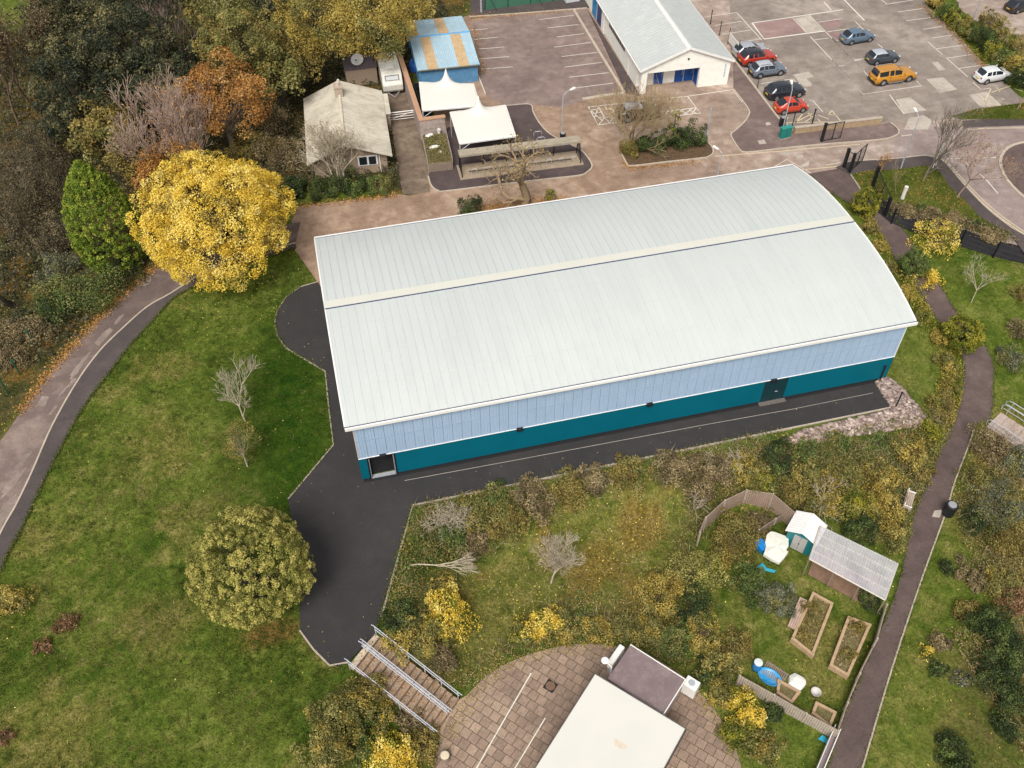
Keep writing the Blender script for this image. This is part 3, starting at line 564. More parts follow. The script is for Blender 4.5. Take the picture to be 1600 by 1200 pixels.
def strip_roof(mb, y0, y1, lift, th=.03):
    n = 4; vs = []
    for i in range(n + 1):
        y = y0 + (y1 - y0) * i / n; z = arch((y - Y0) / (Y1 - Y0)) + lift; vs += [(X0 - .03, y, z), (X1 + .03, y, z), (X0 - .03, y, z - th), (X1 + .03, y, z - th)]
    fs = []
    for i in range(n): a = 4 * i; fs += [(a, a + 1, a + 5, a + 4), (a + 2, a + 6, a + 7, a + 3), (a, a + 4, a + 6, a + 2), (a + 1, a + 3, a + 7, a + 5)]
    fs += [(0, 2, 3, 1), (4 * n, 4 * n + 1, 4 * n + 3, 4 * n + 2)]; mb.add(vs, fs)
mb = MB(); strip_roof(mb, HW / 2 + .06, HW / 2 + .86, .055, .06); rc = mb.build('ridge_cap', M['ridge'], hall)
mb = MB(); strip_roof(mb, HW / 2 - .02, HW / 2 + .058, .045, .06); mb.build('ridge_gap_shadow', M['navy'], rc)  # dark blue strip paints the gap and its shadow along the cap
# gutters: dark channel, white fascia outside it
for nm, s, yb in (('gutter', -1, Y0), ('gutter', 1, Y1)):
    g = MB(); ya, yc = (yb - .10, yb - .002) if s < 0 else (yb + .002, yb + .10); g.box(X0, X1, ya, yc, HE - .16, HE - .03); go = g.build('gutter', M['navy'], hall)
    g = MB(); ya, yc = (yb - .24, yb - .102) if s < 0 else (yb + .102, yb + .22); g.box(X0 - .02, X1 + .02, ya, yc, HE - .22, HE + .015); g.build('fascia', M['trim'], go)
for s, xx in ((-1, X0), (1, X1)):
    g = MB(); vs = []
    for i in range(NS + 1):
        t = i / NS; y = Y0 + (Y1 - Y0) * t; z = arch(t); a, b = (xx - .05, xx + .06) if s < 0 else (xx - .06, xx + .05); vs += [(a, y, z + .03), (b, y, z + .03), (a, y, z - .22), (b, y, z - .22)]
    fs = []
    for i in range(NS): a = 4 * i; fs += [(a, a + 1, a + 5, a + 4), (a, a + 4, a + 6, a + 2), (a + 1, a + 3, a + 7, a + 5), (a + 2, a + 6, a + 7, a + 3)]
    g.add(vs, fs); g.build('verge_trim', M['trim'], hall)
TZ = 2.55
core = MB(); core.box(.05, HL - .05, .9, HW - .05, .0, HE - .25)
core.box(.05, HL - .05, .16, .9, TZ, HE - .25)
core.build('inner_wall', M['void'], hall)
# openings
door_l = (W(581, 747)[0], W(619, 739)[0]); door_r = (W(1187, 630)[0], W(1222, 622)[0])
cl = MB(); x = 0.06; pw = .683
while x < HL - .1:
    xe = min(x + pw - .022, HL - .06)
    cl.add([(x, -.0, TZ + .03), (xe, 0, TZ + .03), (xe, 0, HE - .22), (x, 0, HE - .22), (x, .14, TZ + .03), (xe, .14, TZ + .03), (xe, .14, HE - .22), (x, .14, HE - .22)], [(0, 1, 2, 3), (0, 4, 5, 1), (1, 5, 6, 2), (3, 7, 4, 0), (2, 6, 7, 3)]); x += pw
x = .06
while x < HL - .1:
    for u_ in (.23, .44):
        if x + u_ < HL - .15: cl.add([(x + u_ - .03, -.002, TZ + .05), (x + u_, -.018, TZ + .05), (x + u_ + .03, -.002, TZ + .05), (x + u_ - .03, -.002, HE - .24), (x + u_, -.018, HE - .24), (x + u_ + .03, -.002, HE - .24)], [(0, 1, 4, 3), (1, 2, 5, 4)])
    x += pw
cw = cl.build('upper_cladding', M['bluepanel'], hall)
g = MB(); g.box(.04, HL - .04, .10, .155, TZ, HE - .25); g.build('cladding_joint', M['bluejoint'], cw)
g = MB(); g.box(.06, HL - .06, -.012, -.001, 4.42, 4.50); g.build('cladding_rail', paint('cladding_rail_blue', (.30, .41, .555), .5, .05, 1), cw)
g = MB(); g.box(0, HL, -.05, .12, TZ - .01, TZ + .028); g.build('drip_flashing', M['trim'], cw)
g = MB(); segs = [(.06, door_l[0] - .12), (door_l[1] + .12, door_r[0] - .02), (door_r[1] + .02, HL - .06)]
for a, b in segs: g.box(a, b, .02, .85, .16, TZ - .012)
g.build('lower_wall', M['teal'], hall)
g = MB()
for a, b in segs: g.box(a, b, .035, .8, .0, .158)
g.build('plinth', M['plinth'], hall)
for xx, m in ((0, M['peach']), (HL, M['trim'])):
    g = MB(); s = -1 if xx == 0 else 1; g.box(min(xx, xx - s * .07), max(xx, xx - s * .07), -.02, .14, TZ + .03, HE - .22); g.box(min(xx, xx - s * .05), max(xx, xx - s * .05), .0, .14, .1, TZ - .012, 1); g.build('corner_trim', [m, M['teal']], hall)
# open doorway on the left
d = MB(); a, b = door_l; d.box(a - .12, a - .005, -.03, .6, .0, TZ - .012); d.box(b + .005, b + .12, -.03, .6, 0, TZ - .012); d.box(a - .005, b + .005, -.03, .6, TZ - .14, TZ - .013)
dl = d.build('doorway', M['black'], hall)
d = MB(); d.box(a, b, .02, .3, .02, .12); d.box(a - .002, a + .05, .01, .06, .12, TZ - .15); d.box(b - .05, b + .002, .01, .06, .12, TZ - .15); d.build('door_frame', M['steel'], dl)
d = MB(); d.box(a + .05, b - .05, .40, .46, .12, TZ - .15); d.build('interior_shade_panel', M['void'], dl)  # near-black panel stands in for the shaded interior of the open doorway
# dark double door on the right
d = MB(); a, b = door_r; d.box(a, b, .05, .4, .02, TZ - .02); dr = d.build('double_door', M['darkteal'], hall)
d = MB(); m_ = (a + b) / 2; d.box(m_ - .012, m_ + .012, .035, .049, .05, TZ - .1); d.build('door_seam', M['black'], dr)
d = MB(); d.box(m_ + .1, m_ + .3, -.03, .02, 1.05, 1.09); d.box(m_ + .1, m_ + .13, .02, .049, 1.05, 1.09); d.build('door_handle', M['steel'], dr)
d = MB(); d.box(a - .15, b + .15, -.35, .03, .004, .05); d.build('door_step', paint('door_step_concrete', (.14, .12, .11), .9, .2, 4), dr)
for px, py in ((598, 711), (812, 669), (1015, 630), (1211, 595)):
    xx = ray(px, py, 2.7)[0]; lm = MB(); lm.box(xx - .24, xx + .24, -.24, -.052, TZ - .1, TZ + .18); lo = lm.build('wall_lamp', M['black'], hall, bevel=.03)
dc = MB()
dc.box(.1, HL - .3, -.2, .03, .002, .012); tag(dc.build('drain_channel', M['plinth']), kind='structure')
# gable ends and back wall
for s, xx in ((0, .004), (1, HL - .004)):
    g = MB(); poly = [(.15, TZ)] + [(HW - .06, TZ)] + [((Y1 - .1) + (Y0 + .2 - Y1) * i / 20, arch(1 - i / 20 * (1 - .012)) - .24) for i in range(21)]
    x0, x1 = (xx - .004, xx + .05) if s == 0 else (xx - .05, xx + .004); g.xprism(poly, x0, x1); g.build('end_cladding', M['bluepanel'], hall)
    g = MB(); g.box(x0 + .001, x1 - .001, .86, HW - .06, .1, TZ - .004); g.build('end_lower_wall', M['teal'], hall)
g = MB(); g.box(.02, HL - .02, HW - .05, HW, 0, HE - .22); g.build('back_wall', M['bluepanel'], hall)

# ================================================================ white hall beside the car park
M['render_white'] = paint('white_render', (.87, .855, .79), .8, .04, .8, dirt=(.66, .63, .55, 1), dirt_amt=.5)
M['greyroof'] = paint('grey_roof_sheet', (.47, .49, .48), .5, .06, .5, dirt=(.60, .61, .60, 1), dirt_amt=.5)
M['bluedoor'] = paint('blue_door_paint', (.012, .075, .30), .4, .08, 2)
M['cyandoor'] = paint('cyan_door_paint', (.01, .23, .50), .4, .08, 2)
M['navydoor'] = paint('navy_door_paint', (.03, .045, .16), .4, .1, 2)
M['glass'] = paint('dark_window_glass', (.02, .025, .03), .12, .2, 2, spec=.7)
wo_ = W(1000, 147); we_ = W(1136, 131); wa = frame(wo_, we_); WL = float(np.hypot(*(we_ - wo_)[:2])); WD = 30.0
wh = empty('community_hall', (wo_[0], wo_[1], .0), wa, 'white rendered hall with grey pitched roof, blue doors and a corner porch', 'hall')
EH, RH = 2.95, 4.95; FX = WL * .655
b = MB(); b.box(0, WL, 1.7, WD, 0, EH); b.box(FX, WL, .02, 1.7, 0, EH)
b.yprism([(0, EH), (WL, EH), (WL / 2, RH - .02)], 1.7, WD); wl = b.build('wall', M['render_white'], wh)
b = MB(); b.yprism([(0, 2.42), (FX, 2.42), (FX, EH - .002), (WL - .001, EH - .002), (WL / 2, RH - .03), (0, EH - .002)], .0, .28); b.build('gable_wall', M['render_white'], wh)
b = MB(); b.box(-.02, .62, -.02, .5, 0, 2.42); b.build('pillar', M['render_white'], wh)
b = MB(); b.box(.0, FX, .28, 1.69, 2.5, 2.6); b.build('porch_ceiling', M['render_white'], wh)
for s in (-1, 1):
    b = MB(); xe = -.28 if s < 0 else WL + .28; xr = WL / 2; sl_ = (RH - EH) / (WL / 2)
    def zr(x): return EH + sl_ * (x if x < xr else WL - x) + .02
    b.add([(xe, -.22, zr(xe)), (xr, -.22, zr(xr)), (xr, WD, zr(xr)), (xe, WD, zr(xe)), (xe, -.22, zr(xe) + .1), (xr, -.22, zr(xr) + .1), (xr, WD, zr(xr) + .1), (xe, WD, zr(xe) + .1)], [(3, 2, 1, 0), (4, 5, 6, 7), (0, 1, 5, 4), (1, 2, 6, 5), (2, 3, 7, 6), (3, 0, 4, 7)])
    rf = b.build('roof', M['greyroof'], wh)
    q = MB()
    for i in range(int(WD / .55)):
        y = -.1 + i * .55; q.add([(xe, y, zr(xe) + .105), (xr, y, zr(xr) + .105), (xr, y + .05, zr(xr) + .13), (xe, y + .05, zr(xe) + .13), (xr, y + .1, zr(xr) + .105), (xe, y + .1, zr(xe) + .105)], [(0, 1, 2, 3), (3, 2, 4, 5)])
    q.build('roof_ribs', M['greyroof'], rf)
    b = MB(); x2 = xr; b.add([(xe, -.30, zr(xe) - .12), (x2, -.30, zr(x2) - .12), (x2, -.30, zr(x2) + .14), (xe, -.30, zr(xe) + .14), (xe, -.222, zr(xe) - .12), (x2, -.222, zr(x2) - .12), (x2, -.222, zr(x2) + .14), (xe, -.222, zr(xe) + .14)], [(0, 1, 2, 3), (7, 6, 5, 4), (0, 4, 5, 1), (3, 2, 6, 7), (0, 3, 7, 4), (1, 5, 6, 2)]); b.build('bargeboard', M['trim'], wh)
    b = MB(); b.box(min(xe, xe + s * .11), max(xe, xe + s * .11), -.25, WD, zr(xe) - .07, zr(xe) + .03); b.build('gutter', M['trim'], wh)
b = MB(); b.yprism([(WL / 2 - .35, RH - .02), (WL / 2, RH + .17), (WL / 2 + .35, RH - .02), (WL / 2, RH + .1)], -.24, WD); b.build('ridge_cap', paint('pale_ridge_cap', (.70, .70, .66), .6, .05, 2), wh)
for a, c, mt in ((2.05, 3.15, 'bluedoor'), (4.55, 5.55, 'bluedoor'), (5.65, FX - .04, 'bluedoor')):
    b = MB(); b.box(a, c, 1.62, 1.699, .03, 2.1); dd = b.build('door', M[mt], wh); b = MB(); b.box(c - .2, c - .16, 1.56, 1.619, .9, 1.5); b.build('handle', M['steel'], dd)
b = MB(); b.box(FX - .06, FX - .002, .4, 1.4, .03, 2.1); b.build('door', M['bluedoor'], wh)
b = MB(); b.box(.66, .78, 1.60, 1.698, .03, 2.1); b.build('door', M['bluedoor'], wh)
b = MB(); b.box(WL / 2 - .05, WL / 2 + .14, -.1, -.002, 3.55, 3.72); b.build('floodlight', M['black'], wh)
b = MB(); b.box(4.1, 4.35, 1.64, 1.698, 1.5, 1.8); b.build('notice', paint('beige_notice', (.5, .4, .3), .8, .1, 3), wh)
def yloc(px, py, z): p = ray(px, py, z) - wo_; return float(-math.sin(wa) * p[0] + math.cos(wa) * p[1])
for (pa, pb, z0, z1, mt, nm) in (((927, 31), (919, 21), .02, 2.3, 'cyandoor', 'door'), ((937, 43), (929, 33), .02, 2.3, 'navydoor', 'door')):
    ya, yb = yloc(*pa, 0), yloc(*pb, 0); b = MB(); b.box(-.06, -.002, ya, yb, z0, z1); b.build(nm, M[mt], wh)
ya, yb = yloc(979, 82, 1.75), yloc(953, 41, 1.75); b = MB(); b.box(-.05, -.002, ya, yb, 1.72, 2.3); wn = b.build('window', M['trim'], wh)
b = MB(); nP = 9
for i in range(nP): w_ = (yb - ya) / nP; b.box(-.07, -.051, ya + w_ * i + .06, ya + w_ * (i + 1) - .05, 1.78, 2.24)
b.build('pane', M['glass'], wn)
for px, py in ((977, 117), (937, 53)): y = yloc(px, py, 0); b = MB(); b.tube([(-.1, y, 0), (-.1, y, EH - .1)], .06, 8); b.build('downpipe', M['trim'], wh)
M['letters'] = paint('blue_letters', (.08, .25, .42), .5, .1, 3)
for i in range(7):                          # small upright blue lettering at the corner, unreadable in the photo
    z = 2.35 - i * .23; x = WL - .62 + .02 * (i % 2); zb_ = z + (.0 if i % 3 else .11); b = MB()
    b.yprism([(x, z), (x, z + .15), (x + .045, z + .15), (x + .045, zb_ + .035), (x + .15, zb_ + .035), (x + .15, zb_), (x + .045, zb_), (x + .045, z)] if i % 3 else [(x, z), (x, z + .15), (x + .045, z + .15), (x + .045, z + .035), (x + .15, z + .035), (x + .15, z)], -.012, .017); b.build('letter', M['letters'], wh)

# ================================================================ bungalow, garage apron, caravan
M['lichen_roof'] = (lambda n: (lambda v: n.set(n.mix(n.ramp(n.noise(v, .6, 8, .7, .5), [(.45, (0, 0, 0)), (.66, (.7,) * 3)]), n.ramp(n.noise(n.coord((.35, 5, 1)), 1.2, 6, .7), [(.3, (.44, .39, .31)), (.55, (.61, .555, .455)), (.75, (.70, .655, .555))]), (.34, .30, .23, 1)), .9, 0, .2))(n.coord()))(NT('lichen_covered_tiles'))
M['brick'] = paint('buff_brickwork', (.36, .27, .20), .9, .25, 6, dirt=(.24, .17, .12, 1), dirt_amt=.6)
def ridged(name, A, B, depth_, eave, ridge, label, cat, wallmat, roofmat, over=.35, ridge_dir='y'):
    pass
A_ = W(494, 279); B_ = W(607, 267); ba = frame(A_, B_); BW = float(np.hypot(*(B_ - A_)[:2])); BD = 11.6
bu = empty('bungalow', (A_[0], A_[1], 0), ba, 'small brick bungalow with pale lichen covered roof and a chimney', 'bungalow')
EB, RB = 2.25, 3.75
b = MB(); b.box(0, BW, 0, BD, 0, EB); b.yprism([(0, EB), (BW, EB), (BW * .46, RB - .1)], .02, BD - .02); b.build('wall', M['brick'], bu)
xr = BW * .46
for s in (-1, 1):
    b = MB(); xe = -.6 if s < 0 else BW + .55; sl_ = (RB - EB) / (xr if s < 0 else BW - xr); ze = EB - sl_ * (.6 if s < 0 else .55) + .03; ov = .7
    b.add([(xe, -ov, ze), (xr, -ov, RB), (xr, BD + .3, RB), (xe, BD + .3, ze), (xe, -ov, ze + .12), (xr, -ov, RB + .12), (xr, BD + .3, RB + .12), (xe, BD + .3, ze + .12)], [(3, 2, 1, 0), (4, 5, 6, 7), (0, 1, 5, 4), (1, 2, 6, 5), (2, 3, 7, 6), (3, 0, 4, 7)])
    rf = b.build('roof', M['lichen_roof'], bu)
    q = MB(); nn = 26; y = -ov
    for i in range(nn):
        y = -ov + (BD + ov) * i / nn; jit = random.Random(i).uniform(-.02, .02)
        q.add([(xe, y + jit, ze + .124), (xr, y - jit, RB + .124), (xr, y + .3, RB + .15), (xe, y + .3, ze + .15), (xr, y + .34, RB + .122), (xe, y + .34, ze + .122)], [(0, 1, 2, 3), (3, 2, 4, 5)])
    q.build('tile_courses', M['lichen_roof'], rf)
b = MB(); b.tube([(xr, -.72, RB + .12), (xr, BD + .3, RB + .12)], .17, 8); b.build('ridge_tiles', paint('pale_ridge_tiles', (.62, .55, .45), .9, .25, 4), bu)
b = MB(); b.box(xr - .45, xr + .35, 8.6, 9.5, RB - .3, RB + 1.0); b.box(xr - .52, xr + .42, 8.53, 9.57, RB + 1.0, RB + 1.12); ch = b.build('chimney', paint('chimney_brick', (.42, .33, .26), .9, .2, 5), bu)
b = MB(); b.cyl(xr - .05, 9.05, RB + 1.12, RB + 1.5, .17, .14); b.build('chimney_pot', paint('clay_pot', (.55, .50, .44), .9, .1, 3), ch)
b = MB(); b.box(BW * .60, BW * .87, -.06, -.002, .95, 2.05); wn = b.build('window', M['trim'], bu)
b = MB(); b.box(BW * .62, BW * .725, -.075, -.061, 1.05, 1.95); b.box(BW * .75, BW * .85, -.075, -.061, 1.02, 1.93); b.build('pane', M['glass'], wn)
b = MB(); b.tube([(BW * .9, -.08, 0), (BW * .9, -.08, EB)], .05, 8); b.build('downpipe', M['trim'], bu)
b = MB(); b.box(BW + .05, BW + 1.0, 7.5, 11.2, 0, 2.0); b.box(BW - .1, BW + 1.1, 7.3, 11.4, 2.0, 2.1, 1); b.build('porch', [M['brick'], M['lichen_roof']], bu)
# dark flat garage roof behind
gp = W(565, 133); g = empty('flat_roofed_store', (gp[0] - 1.6, gp[1], 0), 0, 'low dark flat roofed store between the bungalow and caravan', 'store')
b = MB(); b.box(0, 3.5, 0, 2.6, 0, 2.0); b.build('wall', M['brick'], g); b = MB(); b.box(-.1, 3.6, -.1, 2.7, 2.0, 2.12); b.build('roof', paint('dark_felt_roof', (.10, .075, .085), .85, .2, 1), g)
# satellite dish on its pole
dp = W(563, 124); sd = empty('satellite_dish', (dp[0], dp[1], 0), R_(-20), 'large white satellite dish on a pole behind the bungalow', 'satellite dish')
b = MB(); b.tube([(0, 0, 0), (0, 0, 2.3)], .05, 8); b.build('pole', M['steel'], sd)
b = MB(); b.lathe([(.02, 0), (.4, .06), (.7, .2), (.72, .22), (.7, .19), (.4, .03), (.02, -.03)], 20); di = b.build('reflector', M['trim'], sd, smooth=True); di.location = (0, -.1, 2.4); di.rotation_euler = (R_(35), 0, 0)
b = MB(); b.tube([(0, -.15, 2.35), (0, -.75, 2.75)], .03, 6); b.box(-.06, .06, -.82, -.7, 2.7, 2.82); b.build('feed_arm', M['black'], sd)
# caravan
ca, cb = W(600, 151), W(633, 147); cr = empty('caravan', (ca[0], ca[1], 0), frame(ca, cb), 'dirty white touring caravan parked beside the yard wall', 'caravan')
CW, CLn = 2.25, 5.6
M['cara'] = paint('grubby_white_caravan', (.72, .70, .63), .45, .06, 1.2, dirt=(.42, .36, .27, 1), dirt_amt=.6)
prof = [(0.0, .45), (-.18, .75), (-.25, 1.35), (.0, 1.75), (.35, 2.35), (.9, 2.52), (CLn - .6, 2.52), (CLn, 2.3), (CLn + .12, 1.2), (CLn, .45)]
b = MB(); b.xprism([(y, z) for y, z in prof], 0, CW); body = b.build('body', M['cara'], cr, bevel=.09, seg=3)
b = MB(); b.add([(.35, .02, 1.83), (CW - .35, .02, 1.83), (CW - .35, .30, 2.30), (.35, .30, 2.30), (.35, -.03, 1.85), (CW - .35, -.03, 1.85), (CW - .35, .25, 2.32), (.35, .25, 2.32)], [(0, 1, 2, 3), (7, 6, 5, 4), (0, 4, 5, 1), (1, 5, 6, 2), (2, 6, 7, 3), (3, 7, 4, 0)]); fw_ = b.build('window', M['black'], cr)
b = MB(); b.add([(.42, -.055, 1.90), (CW - .42, -.055, 1.90), (CW - .42, .185, 2.27), (.42, .185, 2.27), (.42, -.02, 1.88), (CW - .42, -.02, 1.88), (CW - .42, .22, 2.25), (.42, .22, 2.25)], [(0, 1, 2, 3), (7, 6, 5, 4), (0, 4, 5, 1), (1, 5, 6, 2), (2, 6, 7, 3), (3, 7, 4, 0)]); b.build('pane', paint('painted_reflection_glass', (.55, .56, .56), .2, .05, 2), fw_)  # pale base colour paints a reflection onto the window
b = MB(); b.box(.7, CW - .7, 1.6, 2.3, 2.52, 2.62); b.build('rooflight', M['trim'], cr)
for x0 in (-.02, CW - .18):
    b = MB(); b.tube([(x0, 2.9, .33), (x0 + .2, 2.9, .33)], .33, 16); b.build('wheel', M['black'], cr)
b = MB(); b.tube([(.5, -.1, .45), (CW / 2, -1.2, .45), (CW - .5, -.1, .45)], .05, 6); b.build('drawbar', M['steel'], cr)

# ================================================================ blue metal shed with rusty sheets
s0 = W(657, 137); s1 = W(747, 127); sa = frame(s0, s1); SW = float(np.hypot(*(s1 - s0)[:2])); SD = 11.4
M['blue_sheet'] = paint('blue_corrugated_steel', (.09, .26, .46), .55, .15, 1, dirt=(.30, .38, .45, 1), dirt_amt=.5)
M['sky_sheet'] = paint('faded_blue_roof_sheet', (.36, .52, .62), .55, .1, .8, dirt=(.62, .60, .52, 1), dirt_amt=.6)
M['rust_sheet'] = paint('rusty_roof_sheet', (.52, .36, .20), .7, .2, 1.5, dirt=(.62, .50, .34, 1), dirt_amt=.7)
M['edge_blue'] = paint('blue_ridge_flashing', (.10, .32, .58), .5, .1, 2)
bs = empty('blue_shed', (s0[0], s0[1], 0), sa, 'blue corrugated metal shed with a faded blue and rusty striped roof', 'shed')
ES, RS = 2.2, 2.95
b = MB(); b.box(0, SW, 0, SD, 0, ES); b.xprism([(0, ES), (SD, ES), (SD * .52, RS - .06)], .01, SW - .01); wl = b.build('wall', M['blue_sheet'], bs)
q = MB(); nb = int(SW / .3)
for i in range(nb): q.box(i * .3 + .08, i * .3 + .2, -.05, -.001, 0, ES - .05)
for i in range(int(SD / .3)): q.box(-.05, -.001, i * .3 + .08, i * .3 + .2, 0, ES - .05)
q.build('wall_ribs', M['blue_sheet'], wl)
yr = SD * .52; cols = ['sky', 'rust', 'sky', 'sky', 'rust', 'sky']; cols2 = ['rust', 'sky', 'sky', 'rust', 'sky', 'sky']
for side in (0, 1):
    np_ = 12; w_ = (SW + .4) / np_; seq = 'ssrrssssrrss' if side == 0 else 'rrssssrrssss'
    b = MB(); b2 = MB()
    for i in range(np_):
        x0 = -.2 + w_ * i; x1 = x0 + w_ - .01; T = b if seq[i] == 's' else b2
        ya, za, yb_, zb = (-.25, ES - .02, yr, RS) if side == 0 else (yr, RS, SD + .25, ES - .02)
        T.add([(x0, ya, za), (x1, ya, za), (x1, yb_, zb), (x0, yb_, zb), (x0, ya, za + .05), (x1, ya, za + .05), (x1, yb_, zb + .05), (x0, yb_, zb + .05)], [(3, 2, 1, 0), (4, 5, 6, 7), (0, 1, 5, 4), (1, 2, 6, 5), (2, 3, 7, 6), (3, 0, 4, 7)])
        for kx in (.0, .33, .66):
            xx = x0 + w_ * kx; T.add([(xx, ya, za + .05), (xx + .04, ya, za + .085), (xx + .08, ya, za + .05), (xx, yb_, zb + .05), (xx + .04, yb_, zb + .085), (xx + .08, yb_, zb + .05)], [(0, 1, 4, 3), (1, 2, 5, 4)])
    b.build('roof', M['sky_sheet'], bs); tag(b2.build('roof_sheets', M['rust_sheet'], bs), 'rusty orange roof sheets')
b = MB(); b.tube([(-.22, yr, RS + .06), (SW + .22, yr, RS + .06)], .11, 6); b.box(SW + .16, SW + .24, -.26, SD + .25, ES - .14, ES + .02); b.box(-.24, -.16, -.26, SD + .25, ES - .14, ES + .02); b.build('ridge_flashing', M['edge_blue'], bs)
b = MB(); b.tube([(.0, -.32, ES), (SW, -.32, ES - .05)], .08, 6); b.build('gutter', paint('mossy_gutter', (.16, .14, .10), .9, .3, 3), bs)
for px, py, lb in ((648, 108, 'blue plastic sheet draped over stacked goods beside the shed wall'),):
    p = W(px, py); b = MB(); b.lathe([(.8, 0), (.82, .5), (.6, 1.0), (.3, 1.15), (.01, 1.2)], 9); o = b.build('tarpaulin_heap', paint('bright_blue_tarp', (.02, .11, .42), .5, .25, 4), None, smooth=True); o.location = (p[0], p[1], 0); o.scale = (.8, 1.3, 1); tag(o, lb, 'tarpaulin')

# ================================================================ yard wall, canopies, bike shelter, planter
M['oldrender'] = paint('stained_old_render', (.42, .34, .30), .9, .12, 1.0, dirt=(.14, .11, .10, 1), dirt_amt=.85)
M['coping'] = paint('orange_brick_coping', (.46, .27, .17), .9, .15, 4)
M['canvas'] = paint('cream_canopy_fabric', (.70, .68, .62), .75, .025, .6)
y0 = W(660, 219); y1 = W(701, 213)
yw = empty('yard_wall', (y0[0], y0[1], 0), 0, 'stained rendered yard wall with orange brick coping', 'wall')
b = MB(); b.box(-.15, .25, .42, 14.5, 0, 2.3); b.box(-.15, 2.55, 0, .4, 0, 2.3); b.build('wall', M['oldrender'], yw)
b = MB(); b.box(-.22, .32, .48, 14.6, 2.3, 2.4); b.box(-.22, 2.62, -.07, .47, 2.3, 2.4); b.build('coping', M['coping'], yw)
rk = empty('timber_rack', (y0[0] + .6, y0[1] + 1.5, 0), 0, 'dark slatted rack standing inside the yard wall', 'rack')
b = MB()
for i in range(9): b.box(0, .9, i * .85, i * .85 + .08, .3, 1.9)
b.box(.0, .08, 0, 7, 1.9, 2.0); b.box(.82, .9, 0, 7, 1.9, 2.0); b.build('frame', M['black'], rk)
def canopy(name, corners, peak, zc, zf, lbl):
    cx, cy = np.mean([c[:2] for c in corners], 0); e = empty(name, (cx, cy, 0), 0, lbl, 'canopy', 'canopies beside the yard'); P = [np.array([c[0] - cx, c[1] - cy]) for c in corners]
    # fabric: concave peaked surface
    n = 44; vs = []; fs = []
    for j in range(n + 1):
        for i in range(n + 1):
            u, v_ = i / n, j / n; p = (P[0] * (1 - u) + P[1] * u) * (1 - v_) + (P[3] * (1 - u) + P[2] * u) * v_
            d = np.hypot(*(p - np.array(peak[:2]))); z = zc + .22 * (4 * u * (1 - u)) * (4 * v_ * (1 - v_)) ** .5 * .6 + peak[2] * math.exp(-d / .36)
            vs.append((p[0], p[1], z))
    for j in range(n):
        for i in range(n): a = j * (n + 1) + i; fs.append((a, a + 1, a + n + 2, a + n + 1))
    m = MB(); m.add(vs, fs); o = m.build('roof_fabric', M['canvas'], e, smooth=True)
    md = o.modifiers.new('thickness', 'SOLIDIFY'); md.thickness = .04
    m = MB()
    for i in range(4):
        a, b_ = P[i], P[(i + 1) % 4]; m.tube([(a[0], a[1], zc - .03), (b_[0], b_[1], zc - .03)], .05, 6)
        m.add([(a[0], a[1], zc - .18), (b_[0], b_[1], zc - .18), (b_[0], b_[1], zc - .02), (a[0], a[1], zc - .02)], [(0, 1, 2, 3)])
    m.build('valance', M['trim'], e)
    for p in P:
        m = MB(); m.tube([(p[0] * .99, p[1] * .99, 0), (p[0] * .99, p[1] * .99, zc - .05)], .055, 8); m.build('post', M['steel'], e)
    m = MB(); m.tube([(P[0][0] * .99, P[0][1] * .99, zc - .9), (P[0][0] * .6, P[0][1] * .99, zc - .1)], .035, 6); m.build('brace', M['steel'], e)
    return e
Zc = 3.0
c1 = [ray(660, 172, Zc), ray(750, 165, Zc), ray(740, 131, Zc), ray(655, 128, Zc)]
canopy('fabric_canopy', c1, (.2, 2.3, 1.9), Zc, Zc, 'cream peaked canopy nearest the blue shed, walled on one side')
c2 = [ray(718, 224, Zc), ray(806, 212, Zc), ray(790, 164, Zc), ray(703, 175, Zc)]
canopy('fabric_canopy', c2, (.1, 2.4, 1.9), Zc, Zc, 'cream peaked canopy on open posts beside the bike shelter')
# bike shelter
q0 = W(723, 281); q1 = W(908, 258); qa = frame(q0, q1); QL = float(np.hypot(*(q1 - q0)[:2]))
bk = empty('bike_shelter', (q0[0], q0[1], .1), qa, 'long cycle shelter with narrow mossy concrete roof and dark posts', 'bike shelter')
b = MB(); b.box(-.25, QL + .25, -.15, 2.4, 0, .06); b.build('slab', paint('sandy_slab', (.34, .265, .19), .9, .2, 2, dirt=(.2, .15, .1, 1), dirt_amt=.5), bk)
b = MB(); b.box(-.1, QL + .1, .7, 1.75, 2.05, 2.28); b.build('roof', paint('mossy_concrete_roof', (.36, .31, .24), .9, .2, 1.5, dirt=(.18, .17, .09, 1), dirt_amt=.6), bk)
for i in range(6):
    for yy in (.15, 2.05) if i in (0, 5) else (2.05,):
        b = MB(); x = QL * i / 5; b.tube([(x, yy, .06), (x, 1.0 if yy < 1 else 1.5, 2.05)], .06, 6); b.build('post', M['black'], bk)
for xx in (0, QL):
    b = MB()
    for k in range(5): b.tube([(xx, .3 + k * .4, .06), (xx, .8 + k * .2, 2.04)], .03, 5)
    b.build('end_bars', M['black'], bk)
for i in range(9):
    x = 1.0 + i * (QL - 2) / 8; b = MB(); b.tube([(x, .3, .06), (x, .35, .75), (x + .5, .4, .8), (x + .55, .45, .06)], .03, 6); b.build('cycle_rack', M['steel'], bk)
b = MB(); b.tube([(.8, .55, .35), (QL - .8, .55, .35)], .03, 5); b.tube([(.8, .9, .2), (QL - .8, .9, .2)], .03, 5); b.build('rail', M['black'], bk)
